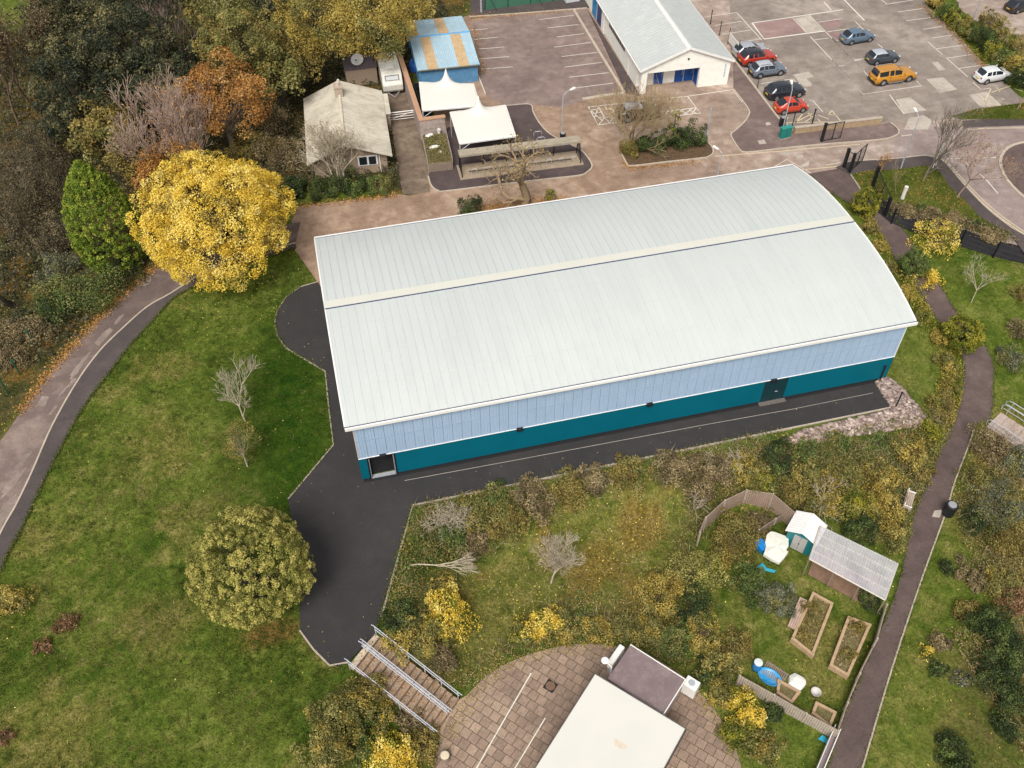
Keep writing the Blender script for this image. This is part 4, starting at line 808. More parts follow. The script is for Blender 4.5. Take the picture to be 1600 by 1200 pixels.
for i, (px, py) in enumerate(((840, 217), (845, 226))):
    p = W(px, py); e = empty('cycle_hoop', (p[0], p[1], .1), R_(-4), ['galvanised cycle hoop, farther of the two on the dark plinth', 'galvanised cycle hoop, nearer of the two, just behind the cycle shelter'][i], 'cycle hoop', 'cycle hoops')
    b = MB(); b.tube([(-.42, 0, 0), (-.42, 0, .65), (-.3, 0, .8), (.3, 0, .8), (.42, 0, .65), (.42, 0, 0)], .035, 8); b.build('hoop', M['steel'], e, smooth=True)
# fenced planter next to the wall
t0 = W(670, 270); t1 = W(708, 266); ta = frame(t0, t1); TW = float(np.hypot(*(t1 - t0)[:2])); pl = empty('fenced_planter', (t0[0], t0[1], 0), ta, 'weedy fenced planting bed with weathered timber front boards', 'planter')
b = MB(); b.box(.05, TW - .05, .05, 5.6, 0, .85); b.build('soil', paint('weedy_soil', (.12, .09, .042), .95, .45, 2.5, dirt=(.24, .18, .10, 1), dirt_amt=.7), pl)
M['oldwood'] = paint('weathered_timber', (.27, .21, .16), .9, .25, 4, dirt=(.14, .11, .085, 1), dirt_amt=.6)
b = MB()
for i in range(14): w_ = TW / 14; b.box(i * w_ + .01, (i + 1) * w_ - .01, -.03, .03, 0, 1.0 + .03 * math.sin(i * 7))
b.build('front_boards', M['oldwood'], pl)
for xx, z in ((TW, 1.5), (0, 1.0)):
    b = MB()
    for i in range(20): b.box(xx - .03, xx + .03, .06 + i * .28, .06 + i * .28 + .24, .0, z + .05 * math.sin(i * 5))
    b.build('side_fence', paint('grey_fence_boards', (.36, .31, .26), .9, .25, 5), pl)
rnd = random.Random(8)
def rock_obj(name, px, py, r, z, mat, label, cat, sq=(1, 1, .6), rz=0):
    p = W(px, py, z); bm = bmesh.new(); bmesh.ops.create_icosphere(bm, subdivisions=2, radius=r)
    for v in bm.verts: v.co *= 1 + rnd.uniform(-.16, .16); v.co.x *= sq[0]; v.co.y *= sq[1]; v.co.z *= sq[2]
    me = bpy.data.meshes.new(name); bm.to_mesh(me); bm.free(); me.materials.append(mat); o = bpy.data.objects.new(name, me); COL.objects.link(o); o.location = (p[0], p[1], (p[2] if z <= 0 else z) + r * sq[2] * .6); o.rotation_euler = (0, 0, rz); return tag(o, label, cat)
M['sack'] = paint('white_plastic_sack', (.75, .74, .70), .6, .08, 4)
rock_obj('rubbish_bag', 671, 213, .34, .85, M['sack'], 'white bag lying at the wall end of the weedy planter', 'bag', (1.3, .8, .5), .3)
rock_obj('rubbish_bag', 679, 231, .36, .85, M['sack'], 'long pale bag lying across the left edge of the weedy planter', 'bag', (1.7, .7, .45), 0)
rock_obj('concrete_lump', 688, 238, .2, .85, M['edging'], 'small pale rubble lump in the middle of the weedy planter', 'rubble')
bp = W(686, 208, .85); b = MB(); b.lathe([(.15, 0), (.2, .45), (.22, .46), (.18, .44), (.14, .05)], 12); o = b.build('plant_pot', M['sack']); o.location = (bp[0], bp[1], .85); tag(o, 'white plastic pot by the wall in the weedy planter', 'pot')
bp = W(640, 151); b = MB(); b.lathe([(.28, 0), (.3, .2), (.3, .75), (.24, .82), (.01, .84)], 14); o = b.build('gas_bottle', paint('blue_gas_bottle', (.06, .17, .42), .5, .15, 3), smooth=True); o.location = (bp[0], bp[1], 0); tag(o, 'blue gas bottle on the drive in front of the caravan', 'gas bottle')
# field gate across the drive
ga, gb = W(609, 191), W(651, 186); ge = empty('drive_gate', (ga[0], ga[1], 0), frame(ga, gb), 'pale metal bar gate across the stained concrete drive', 'gate'); gl = float(np.hypot(*(gb - ga)[:2]))
b = MB()
for z in (.25, .55, .85): b.tube([(0, 0, z), (gl, 0, z)], .03, 6)
b.tube([(0, 0, 1.1), (gl, 0, 1.1)], .055, 6); b.tube([(0, 0, .25), (gl, 0, 1.1)], .025, 5); b.build('bars', M['trim'], ge)
for x in (0, gl): b = MB(); b.tube([(x, 0, 0), (x, 0, 1.25)], .07, 8); b.build('post', M['oldwood'], ge)
# mesh sports-court fence at the top
fa, fb = W(758, 16), W(850, 4); fe = empty('court_fence', (fa[0], fa[1], 0), frame(fa, fb), 'green screened court fence with green posts at the top of the yard', 'fence'); fl = 24.0
M['green_steel'] = paint('dark_green_steel', (.015, .075, .045), .5, .2, 2); M['green_mesh'] = paint('green_windscreen_mesh', (.05, .15, .095), .8, .15, 1)
b = MB(); b.box(0, fl, -.02, .02, .05, 3.0); b.build('screen', M['green_mesh'], fe)
for i in range(9): b = MB(); b.tube([(i * 3.0, -.06, 0), (i * 3.0, -.06, 3.2)], .06, 6); b.build('post', M['green_steel'], fe)
for i in range(0, 9, 2): b = MB(); b.tube([(i * 3.0 + .1, -.1, 2.8), (i * 3.0 + 1.4, -.9, 0)], .04, 6); b.build('brace', M['green_steel'], fe)
# grey equipment box at the top
bp = W(895, 5); e = empty('storage_box', (bp[0] - .9, bp[1], 0), R_(4), 'pale grey storage box standing at the top end of the white hall', 'storage box'); b = MB(); b.box(0, 1.9, 0, 1.2, .08, 1.1); b.build('body', paint('pale_grey_box', (.55, .57, .60), .5, .08, 2), e, bevel=.04); b = MB(); b.box(-.04, 1.94, -.04, 1.24, 1.1, 1.2); b.build('lid', paint('grey_lid', (.62, .64, .67), .5, .06, 2), e)
# ================================================================ cars
M['tyre'] = paint('tyre_rubber', (.015, .015, .016), .8, .1, 4); M['alloy'] = paint('alloy_wheel', (.45, .46, .48), .35, .08, 4, metal=.6)
M['carglass'] = paint('tinted_car_glass', (.018, .022, .03), .08, .1, 2, spec=.8); M['redlamp'] = paint('red_lamp', (.35, .012, .01), .25, .1, 3); M['lampglass'] = paint('headlamp_glass', (.62, .64, .66), .15, .05, 3)
M['plate'] = paint('yellow_plate', (.70, .52, .06), .5, .05, 3); M['plastic'] = paint('black_trim_plastic', (.02, .02, .022), .6, .1, 3)
def carpaint(name, c): 
    m = paint(name, c, .28, .05, 2, spec=.6); bs_ = m.node_tree.nodes['Principled BSDF']; bs_.inputs['Coat Weight'].default_value = .6; bs_.inputs['Coat Roughness'].default_value = .08; return m
def car(name, label, pr, pf, L_, Wd, Ht, col, kind='hatch', roofcol=None, group='cars in the car park'):
    """pr/pf: pixels under the near side rear and front ends"""
    a, b = W(*pr), W(*pf); ang = frame(a, b); mid = (a + b) / 2; nrm = np.array([-math.sin(ang), math.cos(ang)])
    c = mid[:2] + nrm * (Wd / 2 - .05); tall = kind in ('suv', 'pickup')
    e = empty(name, (c[0], c[1], .008), ang, label, 'car', group); rr = .345 if tall else .31
    if kind == 'pickup': rr = .38
    h = Wd / 2; zb = .24 if tall else .18; X = lambda f_: -L_ / 2 + L_ * f_
    # rear belt, rear roof, front roof, windscreen base (fractions from the back), bonnet height, belt height
    rb, rt, ft, fb, hood, belt = {'hatch': (.035, .17, .53, .74, .60, .62), 'suv': (.03, .14, .54, .735, .63, .63), 'mini': (.03, .12, .50, .69, .63, .64), 'bubble': (.04, .26, .54, .77, .60, .62), 'pickup': (.015, .06, .53, .70, .62, .60), 'mpv': (.03, .13, .55, .80, .60, .62)}[kind]
    zh, zl = Ht * hood, Ht * belt; K = lambda t: t * t * (3 - 2 * t)
    def roofz(f_):
        if f_ <= rb: return zl
        if f_ < rt: t = (f_ - rb) / (rt - rb); return zl + (Ht - .10 - zl) * (t ** .8)
        if f_ <= ft: t = (f_ - rt) / (ft - rt); return Ht - .10 + .10 * math.sin(math.pi * (.15 + .70 * t)) - .045
        if f_ < fb: t = (f_ - ft) / (fb - ft); return (Ht - .10) + (zh - Ht + .10) * (t ** 1.15)
        t = (f_ - fb) / (1 - fb); return zh - (.10 * t + .20 * Ht * t ** 6)
    def beltz(f_):
        if f_ < .05: return zl - .25 * (1 - f_ / .05) ** 2 * .5
        if f_ < fb: return zl + (zh - .03 - zl) * K(max(0, (f_ - .5) / (fb - .5))) + .03 * (1 - f_ / fb)
        return roofz(f_) - .035
    wf = lambda f_: h * (1 - .20 * max(0, (f_ - .80) / .20) ** 2.2 - .13 * max(0, (.14 - f_) / .14) ** 2)
    stn = sorted(set([0, .008, .02, rb, (rb + rt) / 2, rt, rt + .06, .27, .30, .40, .42, ft - .04, ft, ft + (fb - ft) * .35, ft + (fb - ft) * .7, fb, fb + .03, .84, .89, .93, .96, .98, .992, 1.0]))
    vs = []; ring = 18
    for f_ in stn:
        x = X(f_); w = wf(f_); zr = roofz(f_); zs = min(beltz(f_), zr - .02) if f_ > fb else beltz(f_)
        if f_ <= rb: zr = zs + .02
        end = max(0, 1 - f_ / .02) if f_ < .02 else max(0, (f_ - .975) / .025); lo = zb + .10 * end; cab = rb < f_ < fb
        wr = w * (.80 if cab else .90); top = zr if cab else zr
        if cab: u = max(0, min(1, (zr - zs) / (Ht - zl))); wr = w * (.92 - .17 * u)
        half = [(w * .82, lo), (w * .97, lo + .06), (w * 1.0, lo + (zs - lo) * .5), (w * .985, zs - .07), (w * .94, zs), (w * .925, zs + .012), (wr, max(zs + .016, top - .09 if cab else top)), (wr * .88, max(zs + .02, top - .025 if cab else top + .01)), (wr * .45, max(zs + .024, top + .012))]
        if not cab: half[6:] = [(w * .80, zs + .016), (w * .6, zs + .026), (w * .3, zs + .034)]
        vs += [(x, -y, z) for y, z in half] + [(x, y, z) for y, z in half[::-1]]
    B, G, Rf, T = [], [], [], []
    for i in range(len(stn) - 1):
        fa, fb_ = stn[i], stn[i + 1]; fm = (fa + fb_) / 2
        for k in range(ring):
            f4 = (i * ring + k, i * ring + (k + 1) % ring, (i + 1) * ring + (k + 1) % ring, (i + 1) * ring + k); kk = min(k, ring - 2 - k) if k < ring - 1 else -1
            if k == ring - 1: B.append(f4); continue
            side = kk == 5; upper = kk >= 6
            if rb < fm < fb:
                if side: (B if (fm < rt + .02 or fm > ft + (fb - ft) * .5 or .40 <= fm <= .42 or (.27 <= fm <= .30 and kind != 'bubble' and kind != 'mini')) else G).append(f4)
                elif upper: (T if (fm < rt and kk >= 7) else G if (fm > ft and kk >= 7) else Rf if (rt <= fm <= ft) else B).append(f4)
                else: B.append(f4)
            else: B.append(f4)
    B += [tuple(range(ring)), tuple((len(stn) - 1) * ring + k for k in range(ring))[::-1]]
    def part(nm, fs, mat):
        used = sorted({i for f in fs for i in f}); mp = {v: i for i, v in enumerate(used)}; m = MB(); m.add([vs[i] for i in used], [tuple(mp[i] for i in f) for f in fs]); return m.build(nm, mat, e, smooth=True)
    part('body', B, col); part('windows', G, M['carglass']); part('rear_window', T, M['carglass']); part('roof', Rf, roofcol or col)
    for fx in (.185, .80):
        for s in (-1, 1):
            x = X(fx); w = wf(fx); m = MB(); m.tube([(x, s * (w - .24), rr), (x, s * (w + .012), rr)], [rr * .98, rr * .98], 20); w_ = m.build('wheel', M['tyre'], e, bevel=.025)
            m = MB(); m.tube([(x, s * (w - .05), rr), (x, s * (w + .020), rr)], [rr * .68, rr * .62], 16); m.build('rim', M['alloy'], w_); m = MB()
            for k in range(5): a_ = k * 2 * math.pi / 5 + .3; m.tube([(x + rr * .40 * math.cos(a_), s * (w + .012), rr + rr * .40 * math.sin(a_)), (x + rr * .40 * math.cos(a_), s * (w + .0235), rr + rr * .40 * math.sin(a_))], rr * .13, 6)
            m.build('rim_hole', M['plastic'], w_)
            m = MB(); m.tube([(x, s * (w - .02), rr + .02), (x, s * (w + .0055), rr + .02)], rr * 1.17, 22); m.build('wheel_arch', M['plastic'], e)
    m = MB(); m.box(X(.10), X(.90), -h * .96, h * .96, zb - .05, zb + .03); m.build('sill', M['plastic'], e)
    for s in (-1, 1):
        w0 = wf(.0); m = MB(); m.box(X(.0) - .012, X(.045), s * w0 * .86 - .09, s * w0 * .86 + .13, zl * .70, zl * .90); m.build('tail_light', M['redlamp'], e, bevel=.03)
        w1 = wf(.965); m = MB(); m.box(X(.925), X(.972), s * w1 * .84 - .13, s * w1 * .84 + .10, zh * .68, zh * .84); m.build('headlight', M['lampglass'], e, bevel=.04)
        m = MB(); m.box(X(fb) - .36, X(fb) - .22, s * (h + .09) - .09, s * (h + .09) + .09, zl + .02, zl + .17); m.build('wing_mirror', col, e, bevel=.04)
        m = MB(); m.box(X(.02), X(.98), s * h * .99 - .012, s * h * .99 + .012, zb + .0, zb + .09) if tall else m.box(X(.3), X(.7), s * h * .99 - .006, s * h * .99 + .010, zb + .0, zb + .05); m.build('side_trim', M['plastic'], e)
        for f_ in (.30, .535): m = MB(); m.box(X(f_), X(f_) + .16, s * (h * .992) - .02, s * (h * .992) + .02, zl - .14, zl - .11); m.build('door_handle', M['plastic'] if tall else col, e)
    m = MB(); m.box(X(.0) - .05, X(.0) + .06, -h * .78, h * .78, zb + .08, zb + .27); m.build('rear_bumper', M['plastic'] if tall else col, e, bevel=.05)
    m = MB(); m.box(X(.985), X(1.0) + .03, -h * .58, h * .58, zb + .06, zb + .22); m.build('grille', M['plastic'], e, bevel=.03)
    m = MB(); m.box(X(.0) - .066, X(.0) - .052, -.26, .26, zb + .30, zb + .42); m.box(X(.0) - .052, X(.0) + .01, -.1, .1, zb + .32, zb + .40); m.build('number_plate', M['plate'], e)
    if tall:
        for s in (-1, 1): m = MB(); y = s * h * .66; m.tube([(X(rt) + .15, y, Ht - .10), (X(rt) + .25, y, Ht - .02), (X(ft) - .35, y, Ht - .02), (X(ft) - .22, y, Ht - .09)], .024, 5); m.build('roof_rail', M['plastic'] if kind == 'suv' else M['alloy'], e)
    if kind == 'pickup':
        m = MB(); m.box(X(.30), X(.66), -h - .07, -h + .05, zb + .02, zb + .09); m.box(X(.30), X(.66), h - .05, h + .07, zb + .02, zb + .09); m.build('side_step', M['alloy'], e)
        m = MB(); m.box(X(.33), X(.335), -h * .995 - .006, h * .995 + .006, zb + .2, zl - .03); m.build('bed_gap', M['plastic'], e)
    return e
CP = {k: carpaint(k + '_car_paint', v) for k, v in dict(slate=(.13, .16, .20), silver=(.42, .45, .50), red=(.42, .035, .02), scarlet=(.52, .05, .022), black=(.018, .022, .032), blue=(.10, .155, .22), dark=(.045, .06, .075), amber=(.50, .22, .018), white=(.66, .67, .68), night=(.02, .022, .026), pale=(.34, .36, .40)).items()}
car('parked_car', 'silver blue hatchback beside the white board, farthest of the row of five', (1152, 94), (1200, 86), 4.2, 1.75, 1.5, CP['pale'])
car('parked_car', 'red crossover with black roof, second in the row of five', (1160, 107), (1214, 98), 4.45, 1.84, 1.62, CP['red'], 'suv', CP['black'])
car('parked_car', 'silver and slate crossover, middle of the row of five', (1177, 125), (1229, 117), 4.15, 1.77, 1.56, CP['slate'], 'suv', CP['silver'])
car('parked_car', 'black family crossover with roof rails beside the small red car', (1203, 160), (1258, 151), 4.45, 1.83, 1.62, CP['black'], 'suv')
car('parked_car', 'small rounded scarlet city car, nearest the bin and green cabinet', (1216, 181), (1262, 175), 3.6, 1.63, 1.49, CP['scarlet'], 'bubble')
car('parked_car', 'blue grey hatchback alone in the middle rows, farthest back', (1319, 73), (1369, 64), 4.1, 1.74, 1.5, CP['blue'])
car('parked_car', 'dark grey mini hatchback with pale roof next to the orange vehicle', (1359, 104), (1407, 97), 3.8, 1.72, 1.42, CP['dark'], 'mini', CP['silver'])
car('parked_car', 'orange pickup with matching canopy on its load bed', (1364, 137), (1434, 126), 5.3, 1.86, 1.82, CP['amber'], 'pickup')
car('parked_car', 'white hatchback standing alone by the hedge', (1529, 134), (1582, 125), 4.1, 1.73, 1.54, CP['white'], 'mpv')
car('parked_car', 'dark estate car half hidden behind the bare twiggy tree', (964, 194), (1037, 185), 4.7, 1.85, 1.62, CP['night'], 'suv', CP['pale'])
car('parked_car', 'nearly black car at the top right corner beyond the hedge', (1573, 26), (1630, 12), 4.4, 1.8, 1.5, CP['night'], group='cars beyond the hedge')

# ================================================================ posts, lamps, bins, gates, signs
def lamp(px, py, ht, label, lean=(0, 0), arm=(.9, .5), r=.06):
    p = W(px, py); e = empty('street_lamp', (p[0], p[1], max(0, p[2])), 0, label, 'street lamp', 'street lamps')
    b = MB(); b.tube([(0, 0, 0), (0, 0, 1.2), (0, 0, ht)], [r * 1.3, r, r * .75], 8); b.build('pole', M['steel'], e)
    if arm:
        b = MB(); b.tube([(0, 0, ht - .02), (arm[0] * .5, arm[1] * .5, ht + .15), (arm[0], arm[1], ht + .18)], .04, 6); b.build('arm', M['steel'], e)
        b = MB(); a_ = math.atan2(arm[1], arm[0]); L_ = .62
        poly = [(arm[0] + math.cos(a_) * u - math.sin(a_) * v_, arm[1] + math.sin(a_) * u + math.cos(a_) * v_) for u, v_ in ((-.05, -.1), (L_, -.16), (L_ + .1, 0), (L_, .16), (-.05, .1))]
        b.prism(poly, ht + .1, ht + .22); b.build('lamp_head', M['trim'], e, bevel=.03)
    return e
lamp(877, 221, 5.4, 'grey lamp post beside the dark bin at the plinth end')
lamp(1103, 217, 3.6, 'short plain grey post at the right end of the planted island', arm=None, r=.09)
lamp(1222, 206, 4.9, 'slender lamp post rising past the small red car', arm=(.35, .9))
lamp(1407, 264, 5.8, 'tall thin lamp post standing at the edge of the roadside grass', arm=(.2, .9))
lamp(1119, 285, 3.4, 'lamp whose head just clears the back edge of the hall roof', arm=(-.2, .5))
lamp(752, 19, 6.5, 'pale pole beside the green court fence', arm=None, r=.11)
lamp(1520, 32, 8.0, 'thin leaning looking lamp post beyond the car park hedge', arm=(.6, .6))
def bin_(px, py, r, h, label, z=None):
    p = W(px, py); e = empty('litter_bin', (p[0], p[1], p[2] if z is None else z), 0, label, 'litter bin', 'black litter bins')
    b = MB(); b.lathe([(.01, 0), (r * .9, 0), (r, .05), (r, h * .78), (r * 1.04, h * .8), (r * 1.04, h * .98), (r * .75, h * 1.02), (.01, h * 1.03)], 16); b.build('body', M['black'], e)
    b = MB(); b.lathe([(r * .74, h * 1.025), (r * .7, h * 1.06), (.01, h * 1.07)], 14); b.build('lid', paint('grey_bin_lid', (.30, .30, .32), .6, .1, 3), e); return e
bin_(879, 222, .3, .95, 'black litter bin at the foot of the lamp by the shelter', .1)
bin_(1221, 198, .33, 1.1, 'black litter bin next to the green cabinet')
bin_(1480, 803, .42, 1.15, 'black litter bin standing on the purple footpath')
p = W(1225, 216); e = empty('utility_cabinet', (p[0], p[1], .09), R_(8), 'green utility cabinet on the pavement beside the bin', 'utility cabinet')
b = MB(); b.box(-.6, .6, -.25, .25, .06, 1.2); b.build('body', paint('sea_green_cabinet', (.015, .20, .17), .5, .08, 2), e, bevel=.03); b = MB(); b.box(-.64, .64, -.29, .29, 1.2, 1.27); b.build('lid', paint('green_cabinet_top', (.03, .25, .21), .5, .08, 2), e); b = MB(); b.box(-.62, .62, -.27, .27, 0, .06); b.build('base', M['edging'], e); b = MB(); b.box(-.012, .012, -.262, -.251, .12, 1.14); b.build('door_seam', M['black'], e)
# roadside wall
w0, w1 = W(1240, 209), W(1375, 193); lw = empty('low_wall', (w0[0], w0[1], .02), frame(w0, w1), 'low pale stone wall between the car park and the pavement', 'wall'); wl_ = float(np.hypot(*(w1 - w0)[:2]))
b = MB(); b.box(0, wl_, -.15, .15, 0, .7); b.build('wall', paint('tan_wall_stone', (.40, .29, .18), .9, .25, 3, dirt=(.2, .15, .1, 1), dirt_amt=.5), lw); b = MB(); b.box(-.03, wl_ + .03, -.2, .2, .7, .78); b.build('coping', M['edging'], lw)
def post(px, py, h, label, r=.05, group='black car park posts', name='steel_post', cat='post'):
    p = W(px, py); b = MB(); b.tube([(0, 0, 0), (0, 0, h)], r, 6); b.box(-r * 2, r * 2, -r * 2, r * 2, 0, .02); b.box(-r * 1.3, r * 1.3, -r * 1.3, r * 1.3, h - .04, h + .03); o = b.build(name, M['black'], None); o.location = (p[0], p[1], p[2]); return tag(o, label, cat, group)
post(1110, 37, 1.7, 'thin black post by the white hall, farthest from the white board'); post(1124, 55, 1.7, 'thin black post by the white hall, next behind the white board')
post(1168, 116, 1.0, 'short black post at the kerb beside the red crossover', .04); post(1183, 138, 1.3, 'black post at the kerb left of the black crossover', .04); post(1151, 95, 1.1, 'short black post at the corner of the white hall', .04)
post(1236, 204, 2.0, 'black post just right of the green cabinet'); post(1267, 200, 2.2, 'black post behind the low wall near the open gate', .07)
# white board between posts
a, b_ = W(1137, 69), W(1152, 88); e = empty('white_board', (a[0], a[1], 0), frame(a, b_), 'blank white board on black posts at the corner of the white hall', 'board'); bl = float(np.hypot(*(b_ - a)[:2]))
b = MB(); b.box(.05, bl - .05, -.03, .03, .4, 1.5); b.build('panel', M['trim'], e)
for x in (0, bl): b = MB(); b.tube([(x, 0, 0), (x, 0, 2.0)], .05, 6); b.build('post', M['black'], e)
def gate(pa, pb, h, label, leaf=True, n=2, thick=.12, z=0.0, diag=False):
    a, b_ = W(*pa), W(*pb); e = empty('steel_gate', (a[0], a[1], z), frame(a, b_), label, 'gate', 'black steel gates'); gl = float(np.hypot(*(b_ - a)[:2]))
    m = MB(); m.box(-thick, thick, -thick, thick, 0, h); m.box(-thick - .02, thick + .02, -thick - .02, thick + .02, h, h + .05); m.build('gate_post', M['black'], e)
    m = MB(); m.tube([(thick + .05, 0, .15), (gl, 0, .15)], .04, 6); m.tube([(thick + .05, 0, h - .15), (gl, 0, h - .15)], .04, 6)
    for i in range(n): x = thick + .1 + (gl - thick - .1) * (i + 1) / n; m.tube([(x, 0, 0.1), (x, 0, h - .1)], .045, 6)
    m.build('gate_frame', M['black'], e)
    m = MB(); k = int(gl / .16)
    for i in range(k): x = thick + .1 + (gl - thick - .1) * i / k; m.tube([(x, 0, .15), (x, 0, h - .15)], .008, 4)
    for i in range(4): z_ = .35 + i * (h - .6) / 3; m.tube([(thick + .05, 0, z_), (gl, 0, z_)], .008, 4)
    m.build('mesh', M['black'], e); return e
gate((1283, 222), (1312, 217), 2.2, 'open black mesh gate on the pavement behind the low wall', n=2)
gate((1318, 262), (1328, 270), 2.2, 'black gate with paired heavy posts at the path entrance', n=1, thick=.13)
gate((1327, 270), (1347, 252), 2.2, 'open black gate leaf standing out over the road edge', n=2, thick=.13)
gate((1363, 292), (1382, 337), 2.3, 'long black mesh gate beside the yellow green shrub', n=2, thick=.14)
fp = [(1382, 337), (1392, 350), (1445, 366), (1499, 383), (1551, 403), (1635, 428)]
fe = empty('mesh_fence', (*W(*fp[0])[:2], 0), 0, 'black mesh fence along the near edge of the new black path', 'fence'); o0 = W(*fp[0])
m = MB()
for i in range(len(fp) - 1):
    a, b_ = W(*fp[i]) - o0, W(*fp[i + 1]) - o0
    for z_ in (.15, .6, 1.1, 1.7): m.tube([(a[0], a[1], a[2] + z_), (b_[0], b_[1], b_[2] + z_)], .007, 4)
    k = int(np.hypot(*(b_ - a)[:2]) / .7)
    for j in range(k): q = a + (b_ - a) * j / k; m.tube([(q[0], q[1], q[2] + .1), (q[0], q[1], q[2] + 1.75)], .005, 4)
m.build('mesh', M['black'], fe)
for i, p_ in enumerate(fp): a = W(*p_) - o0; m = MB(); r_ = .13 if i == 0 else .06; m.box(a[0] - r_, a[0] + r_, a[1] - r_, a[1] + r_, a[2] - .1, a[2] + (2.1 if i == 0 else 1.8)); m.build('post', M['black'], fe)
fb_ = [(1466, 350), (1508, 361)]
for i, p_ in enumerate(((1370, 612), (1402, 636))): pass
post(1374, 596, 1.75, 'black post against the far right corner of the hall', .06, 'black posts at the end of the walkway'); post(1399, 637, 1.75, 'black post at the outer corner of the walkway end', .06, 'black posts at the end of the walkway')
for k, (px, py, hh, lb) in enumerate(((1409, 312, 1.4, 'white marker stump among the dry grass near the black gate'), (1492, 308, 1.6, 'pale wrapped trunk base of the orange twiggy tree'),)):
    if k == 0: p = W(px, py); b = MB(); b.tube([(0, 0, 0), (.0, 0, hh * .5), (.02, 0, hh)], [.2, .18, .2], 9); o = b.build('marker_post', paint('white_marker', (.7, .66, .6), .7, .08, 3)); o.location = (p[0], p[1], .13); tag(o, lb, 'marker post')
# road sign behind the bare tree
p = W(1459, 262); e = empty('road_sign', (p[0], p[1], .1), R_(35), 'back of a pale road sign on two legs by the bare roadside tree', 'road sign')
for x in (-.35, .35): b = MB(); b.tube([(x, 0, 0), (x, 0, 2.2)], .05, 6); b.build('leg', M['trim'], e)
b = MB(); b.prism([(.62 * math.cos(t), .03 * math.sin(t)) for t in np.linspace(0, 6.28, 5)[:-1]], 1.5, 2.6); b.build('sign_panel', paint('pale_sign_back', (.62, .64, .66), .5, .08, 2), e)

# ================================================================ outdoor steps
ST = [np.array(ray(*p)) for p in ((545, 1040, 0), (585, 990, 0), (716, 1092, -2.3), (682, 1150, -2.3))]
top = (ST[0] + ST[1]) / 2; bot = (ST[2] + ST[3]) / 2; sang = math.atan2(*(bot - top)[1::-1]); run = float(np.hypot(*(bot - top)[:2])); sw = float(np.hypot(*(ST[1] - ST[0])[:2]))
stp = empty('outdoor_steps', (top[0], top[1], 0), sang, 'timber edged flight of steps with three galvanised handrails down to the patio', 'steps')
NSt = 14; tr_ = run / NSt; M['tread'] = paint('leafy_concrete_tread', (.29, .20, .14), .9, .3, 3, dirt=(.50, .42, .31, 1), dirt_amt=.75); M['riser'] = paint('brown_step_timber', (.19, .125, .085), .9, .25, 5); M['slabtop'] = paint('pale_top_slab', (.55, .47, .36), .9, .12, 3, dirt=(.30, .2, .13, 1), dirt_amt=.5)
for i in range(NSt):
    z = -.02 - 2.28 * i / NSt; b = MB(); x = i * tr_; b.box(x, x + tr_ - .06, -sw / 2, sw / 2, z - .3, z); tr0 = b.build('tread', M['slabtop'] if i == 0 else M['tread'], stp)
    b = MB(); b.box(x + tr_ - .058, x + tr_, -sw / 2, sw / 2, z - .3, z + .012); b.build('riser_board', M['riser'], tr0)
slope = 2.28 / run
for yy, dbl in ((-sw / 2 - .06, 1), (.12, 2), (sw / 2 + .06, 1)):
    b = MB()
    for d in ((0,) if dbl == 1 else (-.09, .09)):
        b.tube([(-.15, yy + d, .92), (.05, yy + d, .95), (run, yy + d, .95 - slope * run), (run + .25, yy + d, .92 - slope * run)], .032, 6)
        b.tube([(.05, yy + d, .55), (run, yy + d, .55 - slope * run)], .03, 6)
    for k in range(6): x = .1 + (run - .2) * k / 5; b.tube([(x, yy, -.35 - slope * x), (x, yy, .95 - slope * x)], .035, 6)
    b.build('handrail', paint('bright_galvanised_rail', (.56, .58, .63), .35, .06, 2, metal=.2), stp)
# side steps at far right
S0, S1 = W(1563, 645), W(1630, 690); S2 = W(1556, 655)
e = empty('ramp_steps', (S0[0], S0[1], S0[2]), frame(S0, S1), 'pale paved steps with curved white handrails leading off the footpath', 'steps'); L_ = 6.0
b = MB()
for i in range(9): b.box(i * .7, i * .7 + .68, -2.2, 0, -.5, .05 - .03 * i)
b.build('treads', paint('pale_pink_paving', (.42, .33, .285), .9, .15, 3), e)
for yy in (.1, .7, -2.25):
    b = MB(); b.tube([(-.1, yy, .3), (-.12, yy, .75), (.05, yy, .92), (.4, yy, .97), (L_, yy, .75)], .035, 6); b.tube([(.0, yy, .5), (L_, yy, .3)], .025, 6)
    for k in range(4): x = .4 + 1.7 * k; b.tube([(x, yy, -.4), (x, yy, .95 - .04 * x)], .028, 6)
    b.build('handrail', M['steel'], e)
# ================================================================ dry stone bank at the end of the walkway
RB_ = [(1222, 690), (1258, 672), (1330, 656), (1396, 640), (1370, 598), (1384, 590), (1407, 606), (1425, 630), (1442, 656), (1430, 668), (1380, 676), (1330, 680), (1262, 694)]
bp_ = np.array(WP(*[(x, y) for x, y in RB_])); RBc = bp_.mean(0)
def ico():
    bm = bmesh.new(); bmesh.ops.create_icosphere(bm, subdivisions=1, radius=1.0); v = np.array([x.co[:] for x in bm.verts]); f = np.array([[q.index for q in p.verts] for p in bm.faces]); bm.free(); return v, f
IV, IF = ico(); r5 = np.random.default_rng(12); cand = r5.uniform(bp_.min(0) - .5, bp_.max(0) + .5, (9000, 2)); ok = pip(bp_, cand[:, 0], cand[:, 1]) & ~pip(np.array(WP((1258, 672), (1393, 637), (1368, 597), (1300, 600))), cand[:, 0], cand[:, 1])
cand = cand[ok][:2300]; Vs = []; Fs = []; lvs = []
dl_ = dist_poly(np.array(WP((645, 790), (1393, 637), (1368, 597))), cand[:, 0], cand[:, 1], False)
